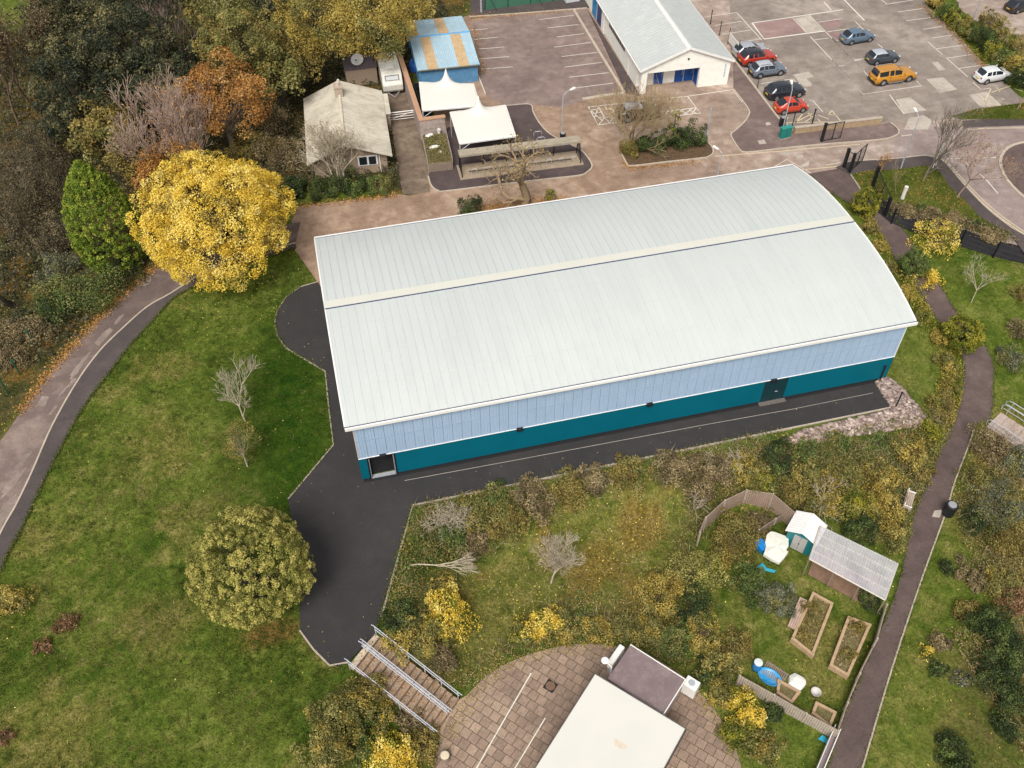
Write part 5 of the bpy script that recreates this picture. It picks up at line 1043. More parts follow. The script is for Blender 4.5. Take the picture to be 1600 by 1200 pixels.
for i, c in enumerate(cand):
    s = r5.uniform(.09, .24) * np.array([1.2, 1, .75]); A = r5.normal(size=(3, 3)); Q, _ = np.linalg.qr(A); v = (IV * (1 + r5.uniform(-.25, .25, (len(IV), 1)))) @ Q * s
    base = float(gz(c[0], c[1])); ztop = -.08 - .30 * max(0, dl_[i] - .9); z = max(base + .05, ztop * r5.uniform(.85, 1.1) - .05)
    Vs.append(v + [c[0], c[1], z]); Fs.append(IF + len(IV) * i); lvs.append(np.full(len(IF), r5.random()))
n = NT('pinkish_rubble_stone'); a_ = n.n('ShaderNodeAttribute', attribute_name='lv'); c = n.ramp(a_.outputs['Fac'], [(0, (.13, .09, .08)), (.4, (.28, .205, .18)), (.8, (.40, .31, .27)), (1, (.56, .46, .39))]); v = n.coord(); c = n.mix(.4, c, n.ramp(n.noise(v, 7, 4), [(.3, (.2,) * 3), (.7, (.8,) * 3)]), 'OVERLAY'); n.set(c, .9, 0, .2); M['rubble'] = n.mat
rw = empty('rubble_bank', (0, 0, 0), 0, 'dry stone rubble bank of pinkish stones around the walkway end', 'stone bank')
npmesh('stones', np.concatenate(Vs), np.concatenate(Fs), M['rubble'], np.concatenate(lvs), rw)
b = MB(); m_ = [tuple(q) for q in bp_]; b.prism([tuple(RBc + (np.array(q) - RBc) * .96) for q in m_], -1.6, -.35); b.build('rubble_core', paint('rubble_earth', (.20, .15, .11), .95, .25, 3), rw)

# ================================================================ kiosk on the patio
def zr_(z): return lambda px, py: np.array(ray(px, py, z))
K0, K1, K3 = ray(930, 1052, .7), ray(1072, 1138, .7), ray(845, 1198, .7); ka = frame(K0, K1); kw = float(np.hypot(*(K1 - K0)[:2])); kd = 7.6
ks = empty('flat_roofed_kiosk', (K0[0], K0[1], -2.3), ka, 'kiosk with a large flat white roof on the slab patio', 'kiosk')
M['whitefelt'] = (lambda n: n.set(n.mix(n.ramp(n.noise(n.coord(), .22, 3, .5), [(.5, (0, 0, 0)), (.8, (.45,) * 3)]), (.645, .63, .575, 1), (.55, .525, .52, 1)), .6, 0, .3))(NT('white_flat_roof'))
b = MB(); b.box(.25, kw - .25, -kd + .3, -.3, 0, 2.7); b.build('wall', paint('kiosk_wall', (.55, .50, .44), .8, .1, 2), ks)
b = MB(); b.box(0, kw, -kd, 0, 2.75, 3.0); rf = b.build('roof', M['whitefelt'], ks, bevel=.03)
b = MB(); b.box(-.05, kw + .05, -kd - .05, .05, 2.66, 2.748); b.build('fascia', M['plinth'], ks)
b = MB(); b.box(-.03, .03, -kd, 0, 3.0, 3.035); b.box(kw - .03, kw + .03, -kd, 0, 3.0, 3.035); b.box(.032, kw - .032, -.06, .0, 3.0, 3.034); b.build('roof_edge', paint('dark_roof_edge', (.10, .09, .085), .7, .2, 2), rf)
b = MB(); pts = [(kw * .55 + .38 * math.cos(t) * (1 + .3 * math.sin(3 * t)), -3.0 + .28 * math.sin(t) * (1 + .4 * math.cos(2 * t))) for t in np.linspace(0, 6.28, 19)[:-1]]; b.prism(pts, 3.001, 3.006); b.build('roof_stain', paint('rust_stain', (.62, .52, .42), .8, .1, 3, dirt=(.70, .63, .55, 1), dirt_amt=.8), rf)
A0, A1, A3 = ray(985, 1008, .3), ray(1070, 1062, .3), ray(957, 1065, .3); aa = frame(A0, A1); aw = float(np.hypot(*(A1 - A0)[:2])); ad = float(np.hypot(*(A3 - A0)[:2]))
an = empty('kiosk_store', (A0[0], A0[1], -2.3), aa, 'dark purple brown flat roofed store behind the white kiosk', 'store')
b = MB(); b.box(.08, aw - .08, -ad + .02, -.1, 0, 2.4); b.build('wall', paint('store_wall', (.33, .27, .24), .8, .15, 2), an)
b = MB(); b.box(0, aw, -ad, 0, 2.42, 2.6); rf = b.build('roof', paint('mauve_felt_roof', (.195, .145, .145), .8, .14, .9, dirt=(.30, .235, .23, 1), dirt_amt=.7), an, bevel=.02)
b = MB(); b.box(-.03, aw + .03, .002, .06, 2.45, 2.63); b.box(aw + .002, aw + .06, -ad, 0, 2.45, 2.63); b.build('roof_edge', M['trim'], rf)
b = MB(); b.box(.1, aw, -ad - .30, -ad - .02, 2.3, 2.44); b.build('link_gutter', M['edging'], an)
p = ray(963, 1022, -.6); e = empty('air_conditioner', (p[0], p[1], -2.3), aa + R_(90), 'slim white air conditioning unit on the left side of the brown store', 'air conditioner', 'white boxes beside the kiosk store'); b = MB(); b.box(-.75, .75, -.2, .2, .9, 1.7); b.build('casing', M['trim'], e, bevel=.05); b = MB(); b.box(-.6, -.5, -.2, .2, 0, .9); b.box(.5, .6, -.2, .2, 0, .9); b.build('stand', M['steel'], e)
p = ray(1081, 1067, -1.0); e = empty('air_conditioner', (p[0], p[1], -2.3), aa, 'squat white unit at the right corner of the brown store', 'air conditioner', 'white boxes beside the kiosk store'); b = MB(); b.box(-.45, .45, -.36, .36, .1, 1.3); b.build('casing', M['trim'], e, bevel=.05); b = MB(); b.lathe([(.01, 1.302), (.2, 1.304), (.22, 1.32), (.01, 1.325)], 14); b.build('fan_grille', M['steel'], e)
p = ray(956, 1040, .3); e = empty('patio_light', (p[0], p[1], -2.3), R_(40), 'small white floodlight on a bent pole by the kiosk', 'floodlight'); b = MB(); b.tube([(0, 0, 0), (0, 0, 2.4), (.0, .35, 2.6)], .035, 6); b.build('pole', M['trim'], e); b = MB(); b.lathe([(.05, .0), (.22, .12), (.25, .2), (.2, .24), (.01, .25)], 12, c=(0, .5, 2.5)); b.build('lamp_head', M['trim'], e)
p = PD(860, 1072); b = MB(); b.lathe([(.01, .012), (.3, .012), (.32, .0)], 20); b.box(-.36, .36, -.36, .36, 0, .006, 1); o = b.build('manhole_cover', [paint('rusty_iron_cover', (.17, .10, .065), .8, .2, 5), M['plinth']]); o.location = (p[0], p[1], -2.268); o.rotation_euler = (0, 0, ka); tag(o, 'round brown manhole cover set in the slab patio', 'manhole cover')
p = PD(696, 1186); b = MB(); b.lathe([(.30, 0), (.29, .55), (.27, .6)], 14); b.lathe([(.27, .601), (.2, .62), (.01, .625)], 14, 1); o = b.build('wooden_stump', [M['oldwood'], paint('sawn_wood', (.62, .52, .38), .8, .12, 6)]); o.location = (p[0], p[1], -2.27); tag(o, 'pale sawn timber stump at the patio edge', 'stump')

# ================================================================ the garden
GZ0 = -2.3
def GP(px, py, z=0.0): return np.array(ray(px, py, GZ0 + z))
# shed
a, b_ = GP(1231, 827, 1.85), GP(1275, 849, 1.85); sa = frame(a, b_); SWd = float(np.hypot(*(b_ - a)[:2])); SDp = 1.75
sh = empty('garden_shed', (a[0], a[1], GZ0), sa, 'small teal shed with white roof and grey double doors', 'shed')
b = MB(); b.box(.06, SWd - .06, .06, SDp, 0, 1.8); b.yprism([(.06, 1.8), (SWd - .06, 1.8), (SWd / 2, 2.25)], .07, SDp - .01); b.build('wall', paint('teal_shed_sheet', (.012, .17, .19), .5, .1, 2), sh)
for s in (0, 1):
    b = MB(); x0, x1, z0, z1 = (-.12, SWd / 2, 1.74, 2.3) if s == 0 else (SWd / 2, SWd + .12, 2.3, 1.74)
    b.add([(x0, -.15, z0), (x1, -.15, z1), (x1, SDp + .15, z1), (x0, SDp + .15, z0), (x0, -.15, z0 + .05), (x1, -.15, z1 + .05), (x1, SDp + .15, z1 + .05), (x0, SDp + .15, z0 + .05)], [(3, 2, 1, 0), (4, 5, 6, 7), (0, 1, 5, 4), (1, 2, 6, 5), (2, 3, 7, 6), (3, 0, 4, 7)])
    for k in range(9): y = -.1 + k * .22; b.add([(x0, y, z0 + .05), (x1, y, z1 + .05), (x1, y + .03, z1 + .075), (x0, y + .03, z0 + .075), (x1, y + .06, z1 + .05), (x0, y + .06, z0 + .05)], [(0, 1, 2, 3), (3, 2, 4, 5)])
    b.build('roof', M['trim'], sh)
b = MB(); b.box(SWd * .27, SWd * .5 - .01, .0, .058, .05, 1.62); b.box(SWd * .5 + .01, SWd * .73, .0, .058, .05, 1.62); dd = b.build('door', paint('grey_shed_door', (.42, .40, .38), .6, .08, 3), sh); b = MB(); b.box(SWd * .48, SWd * .52, -.03, -.001, .85, .95); b.build('handle', M['black'], dd)
# polycarbonate shelter
q = [GP(1265, 873, 2.0), GP(1383, 937, 2.0), GP(1403, 880, 2.35), GP(1283, 822, 2.35)]; o0 = np.array([q[0][0], q[0][1], GZ0]); ps = empty('garden_shelter', o0, 0, 'open shelter with a corrugated clear plastic roof on thin posts', 'shelter')
P4 = [x - o0 for x in q]; n = NT('clear_corrugated_plastic'); v = n.coord(); c = n.mix(n.ramp(n.noise(v, .7, 4), [(.4, (0, 0, 0)), (.7, (1, 1, 1))]), (.74, .72, .76, 1), (.55, .53, .59, 1)); n.set(c, .3, 0, .5); n.b.inputs['Transmission Weight'].default_value = 0.0; n.b.inputs['Alpha'].default_value = .52; M['polycarb'] = n.mat
NX = 126; vs = []; fs = []
for i in range(NX + 1):
    u = i / NX; dz = (0, .028, .028, 0)[i % 4] if True else 0; lo = P4[0] + (P4[1] - P4[0]) * u; hi = P4[3] + (P4[2] - P4[3]) * u; vs += [(lo[0], lo[1], lo[2] + dz), (hi[0], hi[1], hi[2] + dz)]
for i in range(NX): fs.append((2 * i, 2 * i + 2, 2 * i + 3, 2 * i + 1))
b = MB(); b.add(vs, fs); b.build('roof_sheet', M['polycarb'], ps)
b = MB()
for t in (0, .25, .5, .75, 1): lo = P4[0] + (P4[3] - P4[0]) * t; hi = P4[1] + (P4[2] - P4[1]) * t; b.tube([lo - [0, 0, .06], hi - [0, 0, .06]], .03, 4)
b.tube([P4[0] - [0, 0, .02], P4[3] - [0, 0, .02]], .06, 4); b.tube([P4[1] - [0, 0, .02], P4[2] - [0, 0, .02]], .06, 4); b.tube([P4[0] - [0, 0, .03], P4[1] - [0, 0, .03]], .06, 4)
for t in (.125, .25, .375, .5, .625, .75, .875): lo = P4[0] + (P4[1] - P4[0]) * t; hi = P4[3] + (P4[2] - P4[3]) * t; b.tube([lo + [0, 0, .035], hi + [0, 0, .035]], .014, 4)
for t in (.25, .5, .75): lo = P4[0] + (P4[3] - P4[0]) * t; hi = P4[1] + (P4[2] - P4[1]) * t; b.tube([lo + [0, 0, .04], hi + [0, 0, .04]], .016, 4)
b.build('roof_frame', paint('pale_shelter_timber', (.55, .50, .44), .8, .12, 3), ps)
for t in (0, .33, .67, 1):
    lo = P4[0] + (P4[1] - P4[0]) * t; hi = P4[3] + (P4[2] - P4[3]) * t
    for x in (lo, hi): b = MB(); b.tube([(x[0], x[1], 0), (x[0], x[1], x[2] - .05)], .045, 5); b.build('post', M['oldwood'], ps)
b = MB(); s_ = P4[0] * [1, 1, 0] + [.3, .4, 0]; 
b.prism([tuple((P4[i] * .88 + np.mean(P4, 0) * .12)[:2]) for i in range(4)], .0, .06); b.build('floor', paint('reddish_bare_earth', (.20, .12, .08), .95, .25, 3), ps)
# white covered table / parasol
pts = [(265, 300), (300, 305), (435, 350), (432, 440), (410, 470), (432, 490), (395, 545), (350, 592), (280, 560), (200, 512), (225, 440), (215, 400), (230, 330)]
pp = [GP(1160 + x / 6, 780 + y / 6, .85) for x, y in pts]; c0 = np.mean(pp, 0); e = empty('covered_table', (c0[0], c0[1], GZ0), 0, 'garden table under a big irregular white cover beside the shed', 'table')
vs = []; k = len(pp)
for f_, z in ((1.0, .55), (1.0, .82), (.6, .87), (.25, .89)): vs += [((p[0] - c0[0]) * f_, (p[1] - c0[1]) * f_, z + .03 * math.sin(i * 2.3)) for i, p in enumerate(pp)]
vs.append((0, 0, .9)); fs = [(r_ * k + i, r_ * k + (i + 1) % k, (r_ + 1) * k + (i + 1) % k, (r_ + 1) * k + i) for r_ in range(3) for i in range(k)] + [(3 * k + i, 3 * k + (i + 1) % k, 4 * k) for i in range(k)]
b = MB(); b.add(vs, fs); b.build('cover', paint('white_sheet', (.72, .70, .62), .7, .03, 2), e)
for x, y in ((-.7, -.7), (.7, -.5), (-.5, .8), (.6, .8)): b = MB(); b.tube([(x, y, 0), (x, y, .78)], .04, 6); b.build('leg', M['oldwood'], e)
p = GP(1190, 852, .4); e = empty('blue_tub', (p[0], p[1], GZ0), R_(20), 'bright blue plastic tub left of the white covered table', 'tub'); b = MB(); b.box(-.3, .3, -.4, .4, 0, .5); b.box(-.34, .34, -.44, .44, .5, .56); b.build('tub', paint('bright_blue_plastic', (.01, .22, .62), .4, .08, 3), e, bevel=.05)
p = GP(1196, 890); b = MB(); b.add([(-.5, .35, .05), (.0, .5, .10), (.1, .05, .12), (.65, -.25, .06), (.5, -.42, .05), (-.1, -.1, .08), (-.45, -.4, .05)], [(0, 1, 2, 5, 6), (2, 3, 4, 5)]); o = b.build('crumpled_tarp', paint('turquoise_tarp', (.03, .32, .45), .5, .2, 4)); o.location = (p[0], p[1], GZ0); md = o.modifiers.new('t', 'SOLIDIFY'); md.thickness = .04; tag(o, 'crumpled turquoise sheet on the grass in front of the green bush', 'sheet')
def bed(pts, h, label, wood, soil=True):
    P = [GP(*p, h) for p in pts]; c = np.mean(P, 0); e = empty('raised_bed', (c[0], c[1], GZ0), 0, label, 'raised bed', 'timber raised beds'); Q = [np.array(p[:2]) - c[:2] for p in P]; n = len(Q)
    for i in range(n):
        a, b_ = Q[i], Q[(i + 1) % n]; t = (b_ - a) / np.linalg.norm(b_ - a); nn = np.array([-t[1], t[0]]) * .09
        if np.dot((a + b_) / 2 + nn, (a + b_) / 2 + nn) > np.dot((a + b_) / 2 - nn, (a + b_) / 2 - nn): nn = -nn
        m = MB(); s0 = t * (.0 if i % 2 == 0 else .19); m.prism([tuple(a + s0), tuple(b_ - s0), tuple(b_ - s0 + nn * 2), tuple(a + s0 + nn * 2)], 0, h); m.build('sleeper', M['sleeper'], e)
    m = MB(); m.prism([tuple(q * .9) for q in Q], 0.0, h * .65); m.build('soil', M['bedsoil'], e); return e
M['sleeper'] = paint('pale_timber_sleeper', (.45, .31, .19), .9, .2, 3, dirt=(.25, .17, .11, 1), dirt_amt=.6); M['bedsoil'] = paint('weedy_bed_soil', (.13, .11, .045), .95, .4, 3, dirt=(.25, .19, .10, 1), dirt_amt=.7)
bed([(1236, 997), (1271, 1025), (1303, 942), (1270, 924)], .5, 'raised bed with a bench plank on its left side', 1)
bed([(1296, 1039), (1326, 1057), (1362, 975), (1325, 962)], .5, 'raised bed beside the right hand fence, overgrown with weeds', 1)
bed([(1213, 1082), (1238, 1099), (1252, 1080), (1216, 1060)], .35, 'small timber bed beside the white sack', 1)
bed([(1268, 1114), (1298, 1137), (1308, 1112), (1275, 1095)], .35, 'small timber bed by the bucket at the bottom corner', 1)
def slatbench(pa, pb, w, h, label, n=4):
    a, b_ = GP(*pa, h), GP(*pb, h); e = empty('slatted_bench', (a[0], a[1], GZ0), frame(a, b_), label, 'bench'); L_ = float(np.hypot(*(b_ - a)[:2])); m = MB()
    for k in range(n): m.box(0, L_, k * w / n + .01, (k + 1) * w / n - .01, h - .05, h)
    m.build('seat', paint('pinkish_bench_timber', (.46, .33, .26), .9, .2, 3), e)
    for x in (.2, L_ - .3): m = MB(); m.box(x, x + .1, .05, w - .05, 0, h - .052); m.build('leg', M['oldwood'], e)
slatbench((1243, 984), (1262, 938), .55, .45, 'long slatted timber bench against the left raised bed')
p0, p1 = GP(1188, 1050, .1), GP(1222, 1072, .1); e = empty('wooden_pallet', (p0[0], p0[1], GZ0), frame(p0, p1), 'weathered wooden pallet lying behind the blue paddling pool', 'pallet'); m = MB(); L_ = float(np.hypot(*(p1 - p0)[:2]))
for k in range(12): m.box(k * L_ / 12, k * L_ / 12 + L_ / 12 - .05, 0, 1.0, .09, .12)
m.build('slats', M['oldwood'], e); m = MB()
for y in (0.02, .45, .9): m.box(0, L_, y, y + .08, 0, .089)
m.build('bearers', M['oldwood'], e)
p = GP(1181, 1045, 0); e = empty('water_butt', (p[0], p[1], GZ0), 0, 'blue water barrel with a pale lid by the bottom fence', 'barrel'); b = MB(); b.lathe([(.01, 0), (.26, 0), (.31, .25), (.31, .6), (.27, .88)], 16); b.build('body', paint('blue_barrel', (.03, .20, .48), .45, .12, 3), e, smooth=True); b = MB(); b.lathe([(.275, .88), (.28, .93), (.2, .95), (.01, .955)], 16); b.build('lid', paint('pale_lid', (.60, .66, .66), .5, .12, 5), e)
p = GP(1202, 1059, .1); e = empty('paddling_pool', (p[0], p[1], GZ0), aa, 'oval blue paddling pool with leaves in it near the bottom fence', 'paddling pool'); b = MB(); b.lathe([(.50, .0), (.62, .1), (.70, .28), (.66, .30), (.56, .12), (.01, .10)], 22); o = b.build('shell', paint('sky_blue_plastic', (.03, .30, .62), .35, .1, 2, dirt=(.25, .5, .7, 1), dirt_amt=.5), e, smooth=True); o.scale = (1.15, .8, 1)
p = GP(1245, 1066, .2); rock_obj('white_sack', 1245, 1066, .62, 0, M['sack'], 'crumpled white sack on the garden grass by the small bed', 'sack', (1, .9, .35), .4).location = (p[0], p[1], GZ0 + .15)
p = GP(1274, 1083, .2); b = MB(); b.lathe([(.01, .02), (.24, .02), (.30, .42), (.33, .43), (.31, .40), (.24, .08), (.01, .07)], 16); o = b.build('bucket', paint('grey_white_bucket', (.52, .50, .48), .6, .1, 3), None, smooth=True); o.location = (p[0], p[1], GZ0); tag(o, 'grey white bucket standing alone on the garden grass', 'bucket')
p = GP(1287, 1158, 0); b = MB(); b.add([(-.3, .2, .05), (.0, .3, .25), (.25, .05, .1), (.2, -.3, .05), (-.1, -.1, .15)], [(0, 1, 4), (1, 2, 4), (2, 3, 4), (3, 0, 4)]); o = b.build('plastic_scrap', paint('blue_scrap', (.02, .30, .45), .5, .2, 4)); o.location = (p[0], p[1], GZ0); tag(o, 'scrap of blue plastic outside the bottom corner of the garden fence', 'scrap')
def fence(pts, h, label, mat, z0=GZ0, name='timber_fence', rail=True, bw=.14, ztop=True):
    P = [np.array(ray(px, py, z0 + h)) for px, py in pts]; o0 = P[0].copy(); o0[2] = z0; e = empty(name, o0, 0, label, 'fence'); 
    for i in range(len(P) - 1):
        a, b_ = P[i] - o0, P[i + 1] - o0; L_ = float(np.hypot(*(b_ - a)[:2])); t = (b_ - a)[:2] / L_; nn = np.array([-t[1], t[0]]); m = MB(); k = max(1, int(L_ / bw)); rz = random.Random(i + len(pts))
        for j in range(k):
            s0, s1 = L_ * j / k + .008, L_ * (j + 1) / k - .008; u = rz.uniform(-.03, .03); off = rz.uniform(-.006, .006)
            c = [a[:2] + t * s0 + nn * (off - .015), a[:2] + t * s1 + nn * (off - .015), a[:2] + t * s1 + nn * (off + .015), a[:2] + t * s0 + nn * (off + .015)]; m.prism([tuple(x) for x in c], -.3, h + u)
        pn = m.build('panel', mat, e)
        if rail: m = MB(); m.tube([(a[0] + nn[0] * .04, a[1] + nn[1] * .04, h - .03), (b_[0] + nn[0] * .04, b_[1] + nn[1] * .04, h - .03)], .045, 4); m.build('top_rail', M['trim'] if rail == 2 else M['oldwood'], e)
    for i, p in enumerate(P): a = p - o0; m = MB(); m.box(a[0] - .055, a[0] + .055, a[1] - .055, a[1] + .055, -.3, h + .08); m.build('post', M['edging'], e)
    return e
M['paleboard'] = paint('silvered_fence_boards', (.44, .37, .30), .9, .14, 1.6, dirt=(.27, .22, .18, 1), dirt_amt=.6)
fence([(1156, 1056), (1210, 1086), (1260, 1115), (1310, 1142)], 1.25, 'silvered board fence along the bottom of the garden', M['paleboard'])
fence([(1310, 1142), (1325, 1098), (1344, 1052), (1371, 998), (1386, 945)], 1.1, 'board fence between the garden and the purple footpath', M['paleboard'], rail=1)
fence([(1094, 832), (1103, 809), (1133, 782), (1167, 766), (1208, 772), (1243, 802)], 1.75, 'curved timber fence around the scrubby top of the garden', paint('warm_fence_boards', (.34, .245, .185), .9, .12, 2, dirt=(.22, .16, .12, 1), dirt_amt=.5))
fence([(1186, 828), (1212, 811), (1232, 800)], .7, 'low mossy board divider behind the white table', M['oldwood'])
a, b_ = GP(1311, 1142, .4), GP(1272, 1235, .4); e = empty('ramp_barrier', (a[0], a[1], GZ0), frame(a, b_), 'white edged low barrier at the very bottom beside the footpath', 'barrier'); L_ = float(np.hypot(*(b_ - a)[:2])); b = MB(); b.box(0, L_, -.32, 0, 0, .4); b.build('wall', paint('mauve_barrier', (.22, .17, .18), .8, .1, 2), e); b = MB(); b.box(0, L_, -.36, -.322, 0, .9); b.box(0, L_, .002, .05, 0, .75); b.build('edge_board', M['trim'], e)
# bench on the path
a, b_ = W(1420, 803), W(1428, 774); e = empty('park_bench', (a[0], a[1], a[2]), frame(a, b_), 'weathered park bench facing the purple footpath', 'bench'); L_ = 1.7
b = MB()
for k in range(4): b.box(0, L_, .0 + k * .13, .11 + k * .13, .44, .48)
b.build('seat', paint('bench_slats', (.42, .34, .27), .9, .15, 4), e); b = MB()
for k in range(3): b.box(0, L_, .56 + .03 * k, .59 + .03 * k, .56 + k * .13, .67 + k * .13)
b.build('backrest', M['oldwood'], e)
for x in (.08, L_ - .16):
    b = MB(); b.box(x, x + .08, .04, .12, 0, .44); b.box(x, x + .08, .5, .58, 0, .9); b.box(x, x + .08, -.02, .6, .62, .67); b.build('leg', M['trim'], e)
# green road markers on the left verge
for px, py, lb in ((32, 586, 'dark green post on the lane verge, farther of the pair'), (13, 615, 'dark green post on the lane verge, nearest the left edge'), (54, 540, 'dark green post on the lane verge, partly among brambles')):
    p = W(px, py); b = MB(); b.tube([(0, 0, 0), (0, 0, 1.7)], .06, 6); b.box(-.09, .09, -.09, .09, 1.6, 1.75); o = b.build('green_post', M['green_steel']); o.location = (p[0], p[1], 0); tag(o, lb, 'post', 'green verge posts')
# ================================================================ vegetation
def ramp4(*c): k = len(c) - 1; return [(i / k, (*x, 1)) for i, x in enumerate(c)]
LM = dict(
 yellow=leafmat('yellow_maple_leaf', ramp4((.36, .23, .025), (.77, .54, .055), (.92, .73, .15), (.94, .83, .36)), .32),
 conifer=leafmat('conifer_leaf', ramp4((.028, .066, .008), (.105, .165, .016), (.24, .295, .03), (.42, .44, .07)), .18),
 rust=leafmat('rusty_beech_leaf', ramp4((.13, .06, .02), (.36, .165, .04), (.54, .285, .08), (.62, .40, .17)), .28),
 olive=leafmat('olive_oak_leaf', ramp4((.05, .055, .015), (.145, .14, .038), (.26, .24, .075), (.40, .345, .13)), .2),
 brownolive=leafmat('turning_leaf', ramp4((.065, .052, .016), (.185, .14, .038), (.32, .245, .065), (.45, .36, .12)), .22),
 holm=leafmat('dark_evergreen_leaf', ramp4((.010, .016, .011), (.032, .042, .023), (.09, .09, .042), (.28, .225, .09)), .12),  # lightest tone puts the warm light on the tips into the leaf colour
 gold=leafmat('golden_brown_leaf', ramp4((.12, .088, .022), (.33, .24, .05), (.52, .40, .09), (.68, .55, .20)), .28),
 sage=leafmat('pale_olive_leaf', ramp4((.05, .055, .012), (.205, .205, .045), (.44, .40, .10), (.70, .57, .19)), .22),
 dark=leafmat('dark_green_leaf', ramp4((.010, .018, .006), (.024, .040, .012), (.052, .076, .022), (.11, .135, .045)), .12),
 mid=leafmat('mid_green_leaf', ramp4((0.024, 0.046, 0.011), (0.068, 0.108, 0.024), (0.135, 0.189, 0.047), (0.270, 0.270, 0.081)), .2),
 greeny=leafmat('green_yellow_leaf', ramp4((.022, .040, .006), (.095, .125, .014), (.30, .275, .028), (.52, .43, .07)), .22),
 grey=leafmat('grey_green_leaf', ramp4((.04, .045, .028), (.10, .108, .065), (.18, .19, .12), (.29, .29, .20)), .15),
 brown=leafmat('dry_brown_leaf', ramp4((.05, .038, .02), (.13, .10, .05), (.24, .185, .095), (.36, .285, .16)), .15),
 thicket=leafmat('dark_twig_leaf', ramp4((.024, .021, .014), (.062, .052, .031), (.12, .10, .058), (.21, .175, .105)), .1),
 straw=leafmat('dry_grass_blade', ramp4((.12, .09, .04), (.25, .185, .085), (.38, .29, .145), (.48, .39, .22)), .2),
 red=leafmat('reddish_leaf', ramp4((.07, .035, .018), (.16, .085, .04), (.26, .145, .07), (.36, .24, .13)), .2))
def bark(name, c): return paint(name, c, .9, .25, 5)
BK = dict(fawn=bark('pale_pink_twig', (.42, .31, .25)), dark=bark('dark_bark', (.05, .04, .03)), grey=bark('grey_bark', (.20, .165, .125)), pale=bark('pale_bark', (.46, .39, .29)), pink=bark('pinkish_twig', (.33, .235, .185)), tan=bark('tan_bark', (.30, .215, .13)), white=bark('white_bark', (.60, .56, .48)), twig=bark('brown_twig', (.17, .115, .075)), gold=bark('golden_twig', (.36, .27, .15)))
def unit(a): return a / (np.linalg.norm(a, axis=-1, keepdims=True) + 1e-9)
def quads(P, N, s, rg, asp=.75):
    n = len(P); a = rg.normal(size=(n, 3)); u = unit(np.cross(N, a)); v = np.cross(N, u); s = np.broadcast_to(np.asarray(s, float).reshape(-1, 1), (n, 1))
    V = np.stack([P - u * s * .5, P - v * s * .5 * asp, P + u * s * .5, P + v * s * .5 * asp], 1).reshape(-1, 3); return V, np.arange(4 * n).reshape(n, 4)
def crown(R, Rz, nc, nl, ls, rg, hollow=.45, shape='ball', cr=(.2, .36), lobes=.18):
    d = unit(rg.normal(size=(nc * 3, 3))); d = d[d[:, 2] > -.55][:nc]; nc = len(d)
    if nc > 500 and shape == 'ball':
        k_ = np.arange(nc) + .5; z_ = 1 - 1.6 * k_ / nc; a_ = k_ * 2.39996; r_ = np.sqrt(np.clip(1 - z_ ** 2, 0, 1)); d = unit(np.stack([r_ * np.cos(a_), r_ * np.sin(a_), z_], 1) + rg.normal(size=(nc, 3)) * .05)
    if shape == 'cone':
        t = rg.random(nc) ** .9; prof = np.where(t < .3, .72 + .93 * t, 1.0) * (1 - np.clip((t - .35) / .65, 0, 1) ** 2.3); a = rg.random(nc) * 6.283; jr = rg.uniform(.82, .97, nc)
        C = np.stack([np.cos(a) * prof * R * jr, np.sin(a) * prof * R * jr, (t * 2 - 1) * Rz], 1); rc = R * rg.uniform(cr[0], cr[1], nc)
        d = unit(np.stack([np.cos(a), np.sin(a), .25 + 0 * a], 1))
    else:
        lob = 1 + lobes * (np.sin(d[:, 0] * 4.1 + rg.random() * 6) * np.sin(d[:, 1] * 3.7 + rg.random() * 6) + .6 * np.sin(d[:, 2] * 6 + d[:, 0] * 5 + rg.random() * 6))
        rad = (hollow + (1 - hollow) * rg.random(nc) ** .5); rc = R * rg.uniform(cr[0], cr[1], nc); C = d * (rad * lob)[:, None] * np.array([R, R, Rz]) * (1 - rc[:, None] / R * .75)
    w = rc ** 2; w /= w.sum(); idx = rg.choice(nc, nl, p=w); dd = unit(rg.normal(size=(nl, 3)) + d[idx] * .9 + np.array([0, 0, .35]))
    P = C[idx] + dd * (rc[idx] * (.55 + .55 * rg.random(nl) ** .6))[:, None]; P[:, 2] += rg.normal(size=nl) * ls * .3
    N = unit(dd * .6 + rg.normal(size=(nl, 3)) * .55 + np.array([0, 0, .35])); V, F = quads(P, N, ls * rg.uniform(.6, 1.35, nl), rg)
    cv = rg.random(nc); lv = np.clip(.58 * cv[idx] + .42 * rg.random(nl), 0, 1); return V, F, lv, C, rc
def tubes(A, B, ra, rb, n=4):
    A, B = np.asarray(A, float), np.asarray(B, float); t = unit(B - A); ref = np.where(np.abs(t[:, 2:3]) < .9, [[0, 0, 1.0]], [[1.0, 0, 0]]); u = unit(np.cross(t, ref)); w = np.cross(t, u); V = []
    for C_, r in ((A, ra), (B, rb)):
        for k in range(n): a = 2 * math.pi * k / n; V.append(C_ + np.asarray(r).reshape(-1, 1) * (math.cos(a) * u + math.sin(a) * w))
    V = np.stack(V, 1); m = len(A); b = np.arange(m)[:, None] * 2 * n; F = np.stack([np.concatenate([b + k, b + (k + 1) % n, b + n + (k + 1) % n, b + n + k], 1) for k in range(n)], 1).reshape(-1, 4); return V.reshape(-1, 3), F
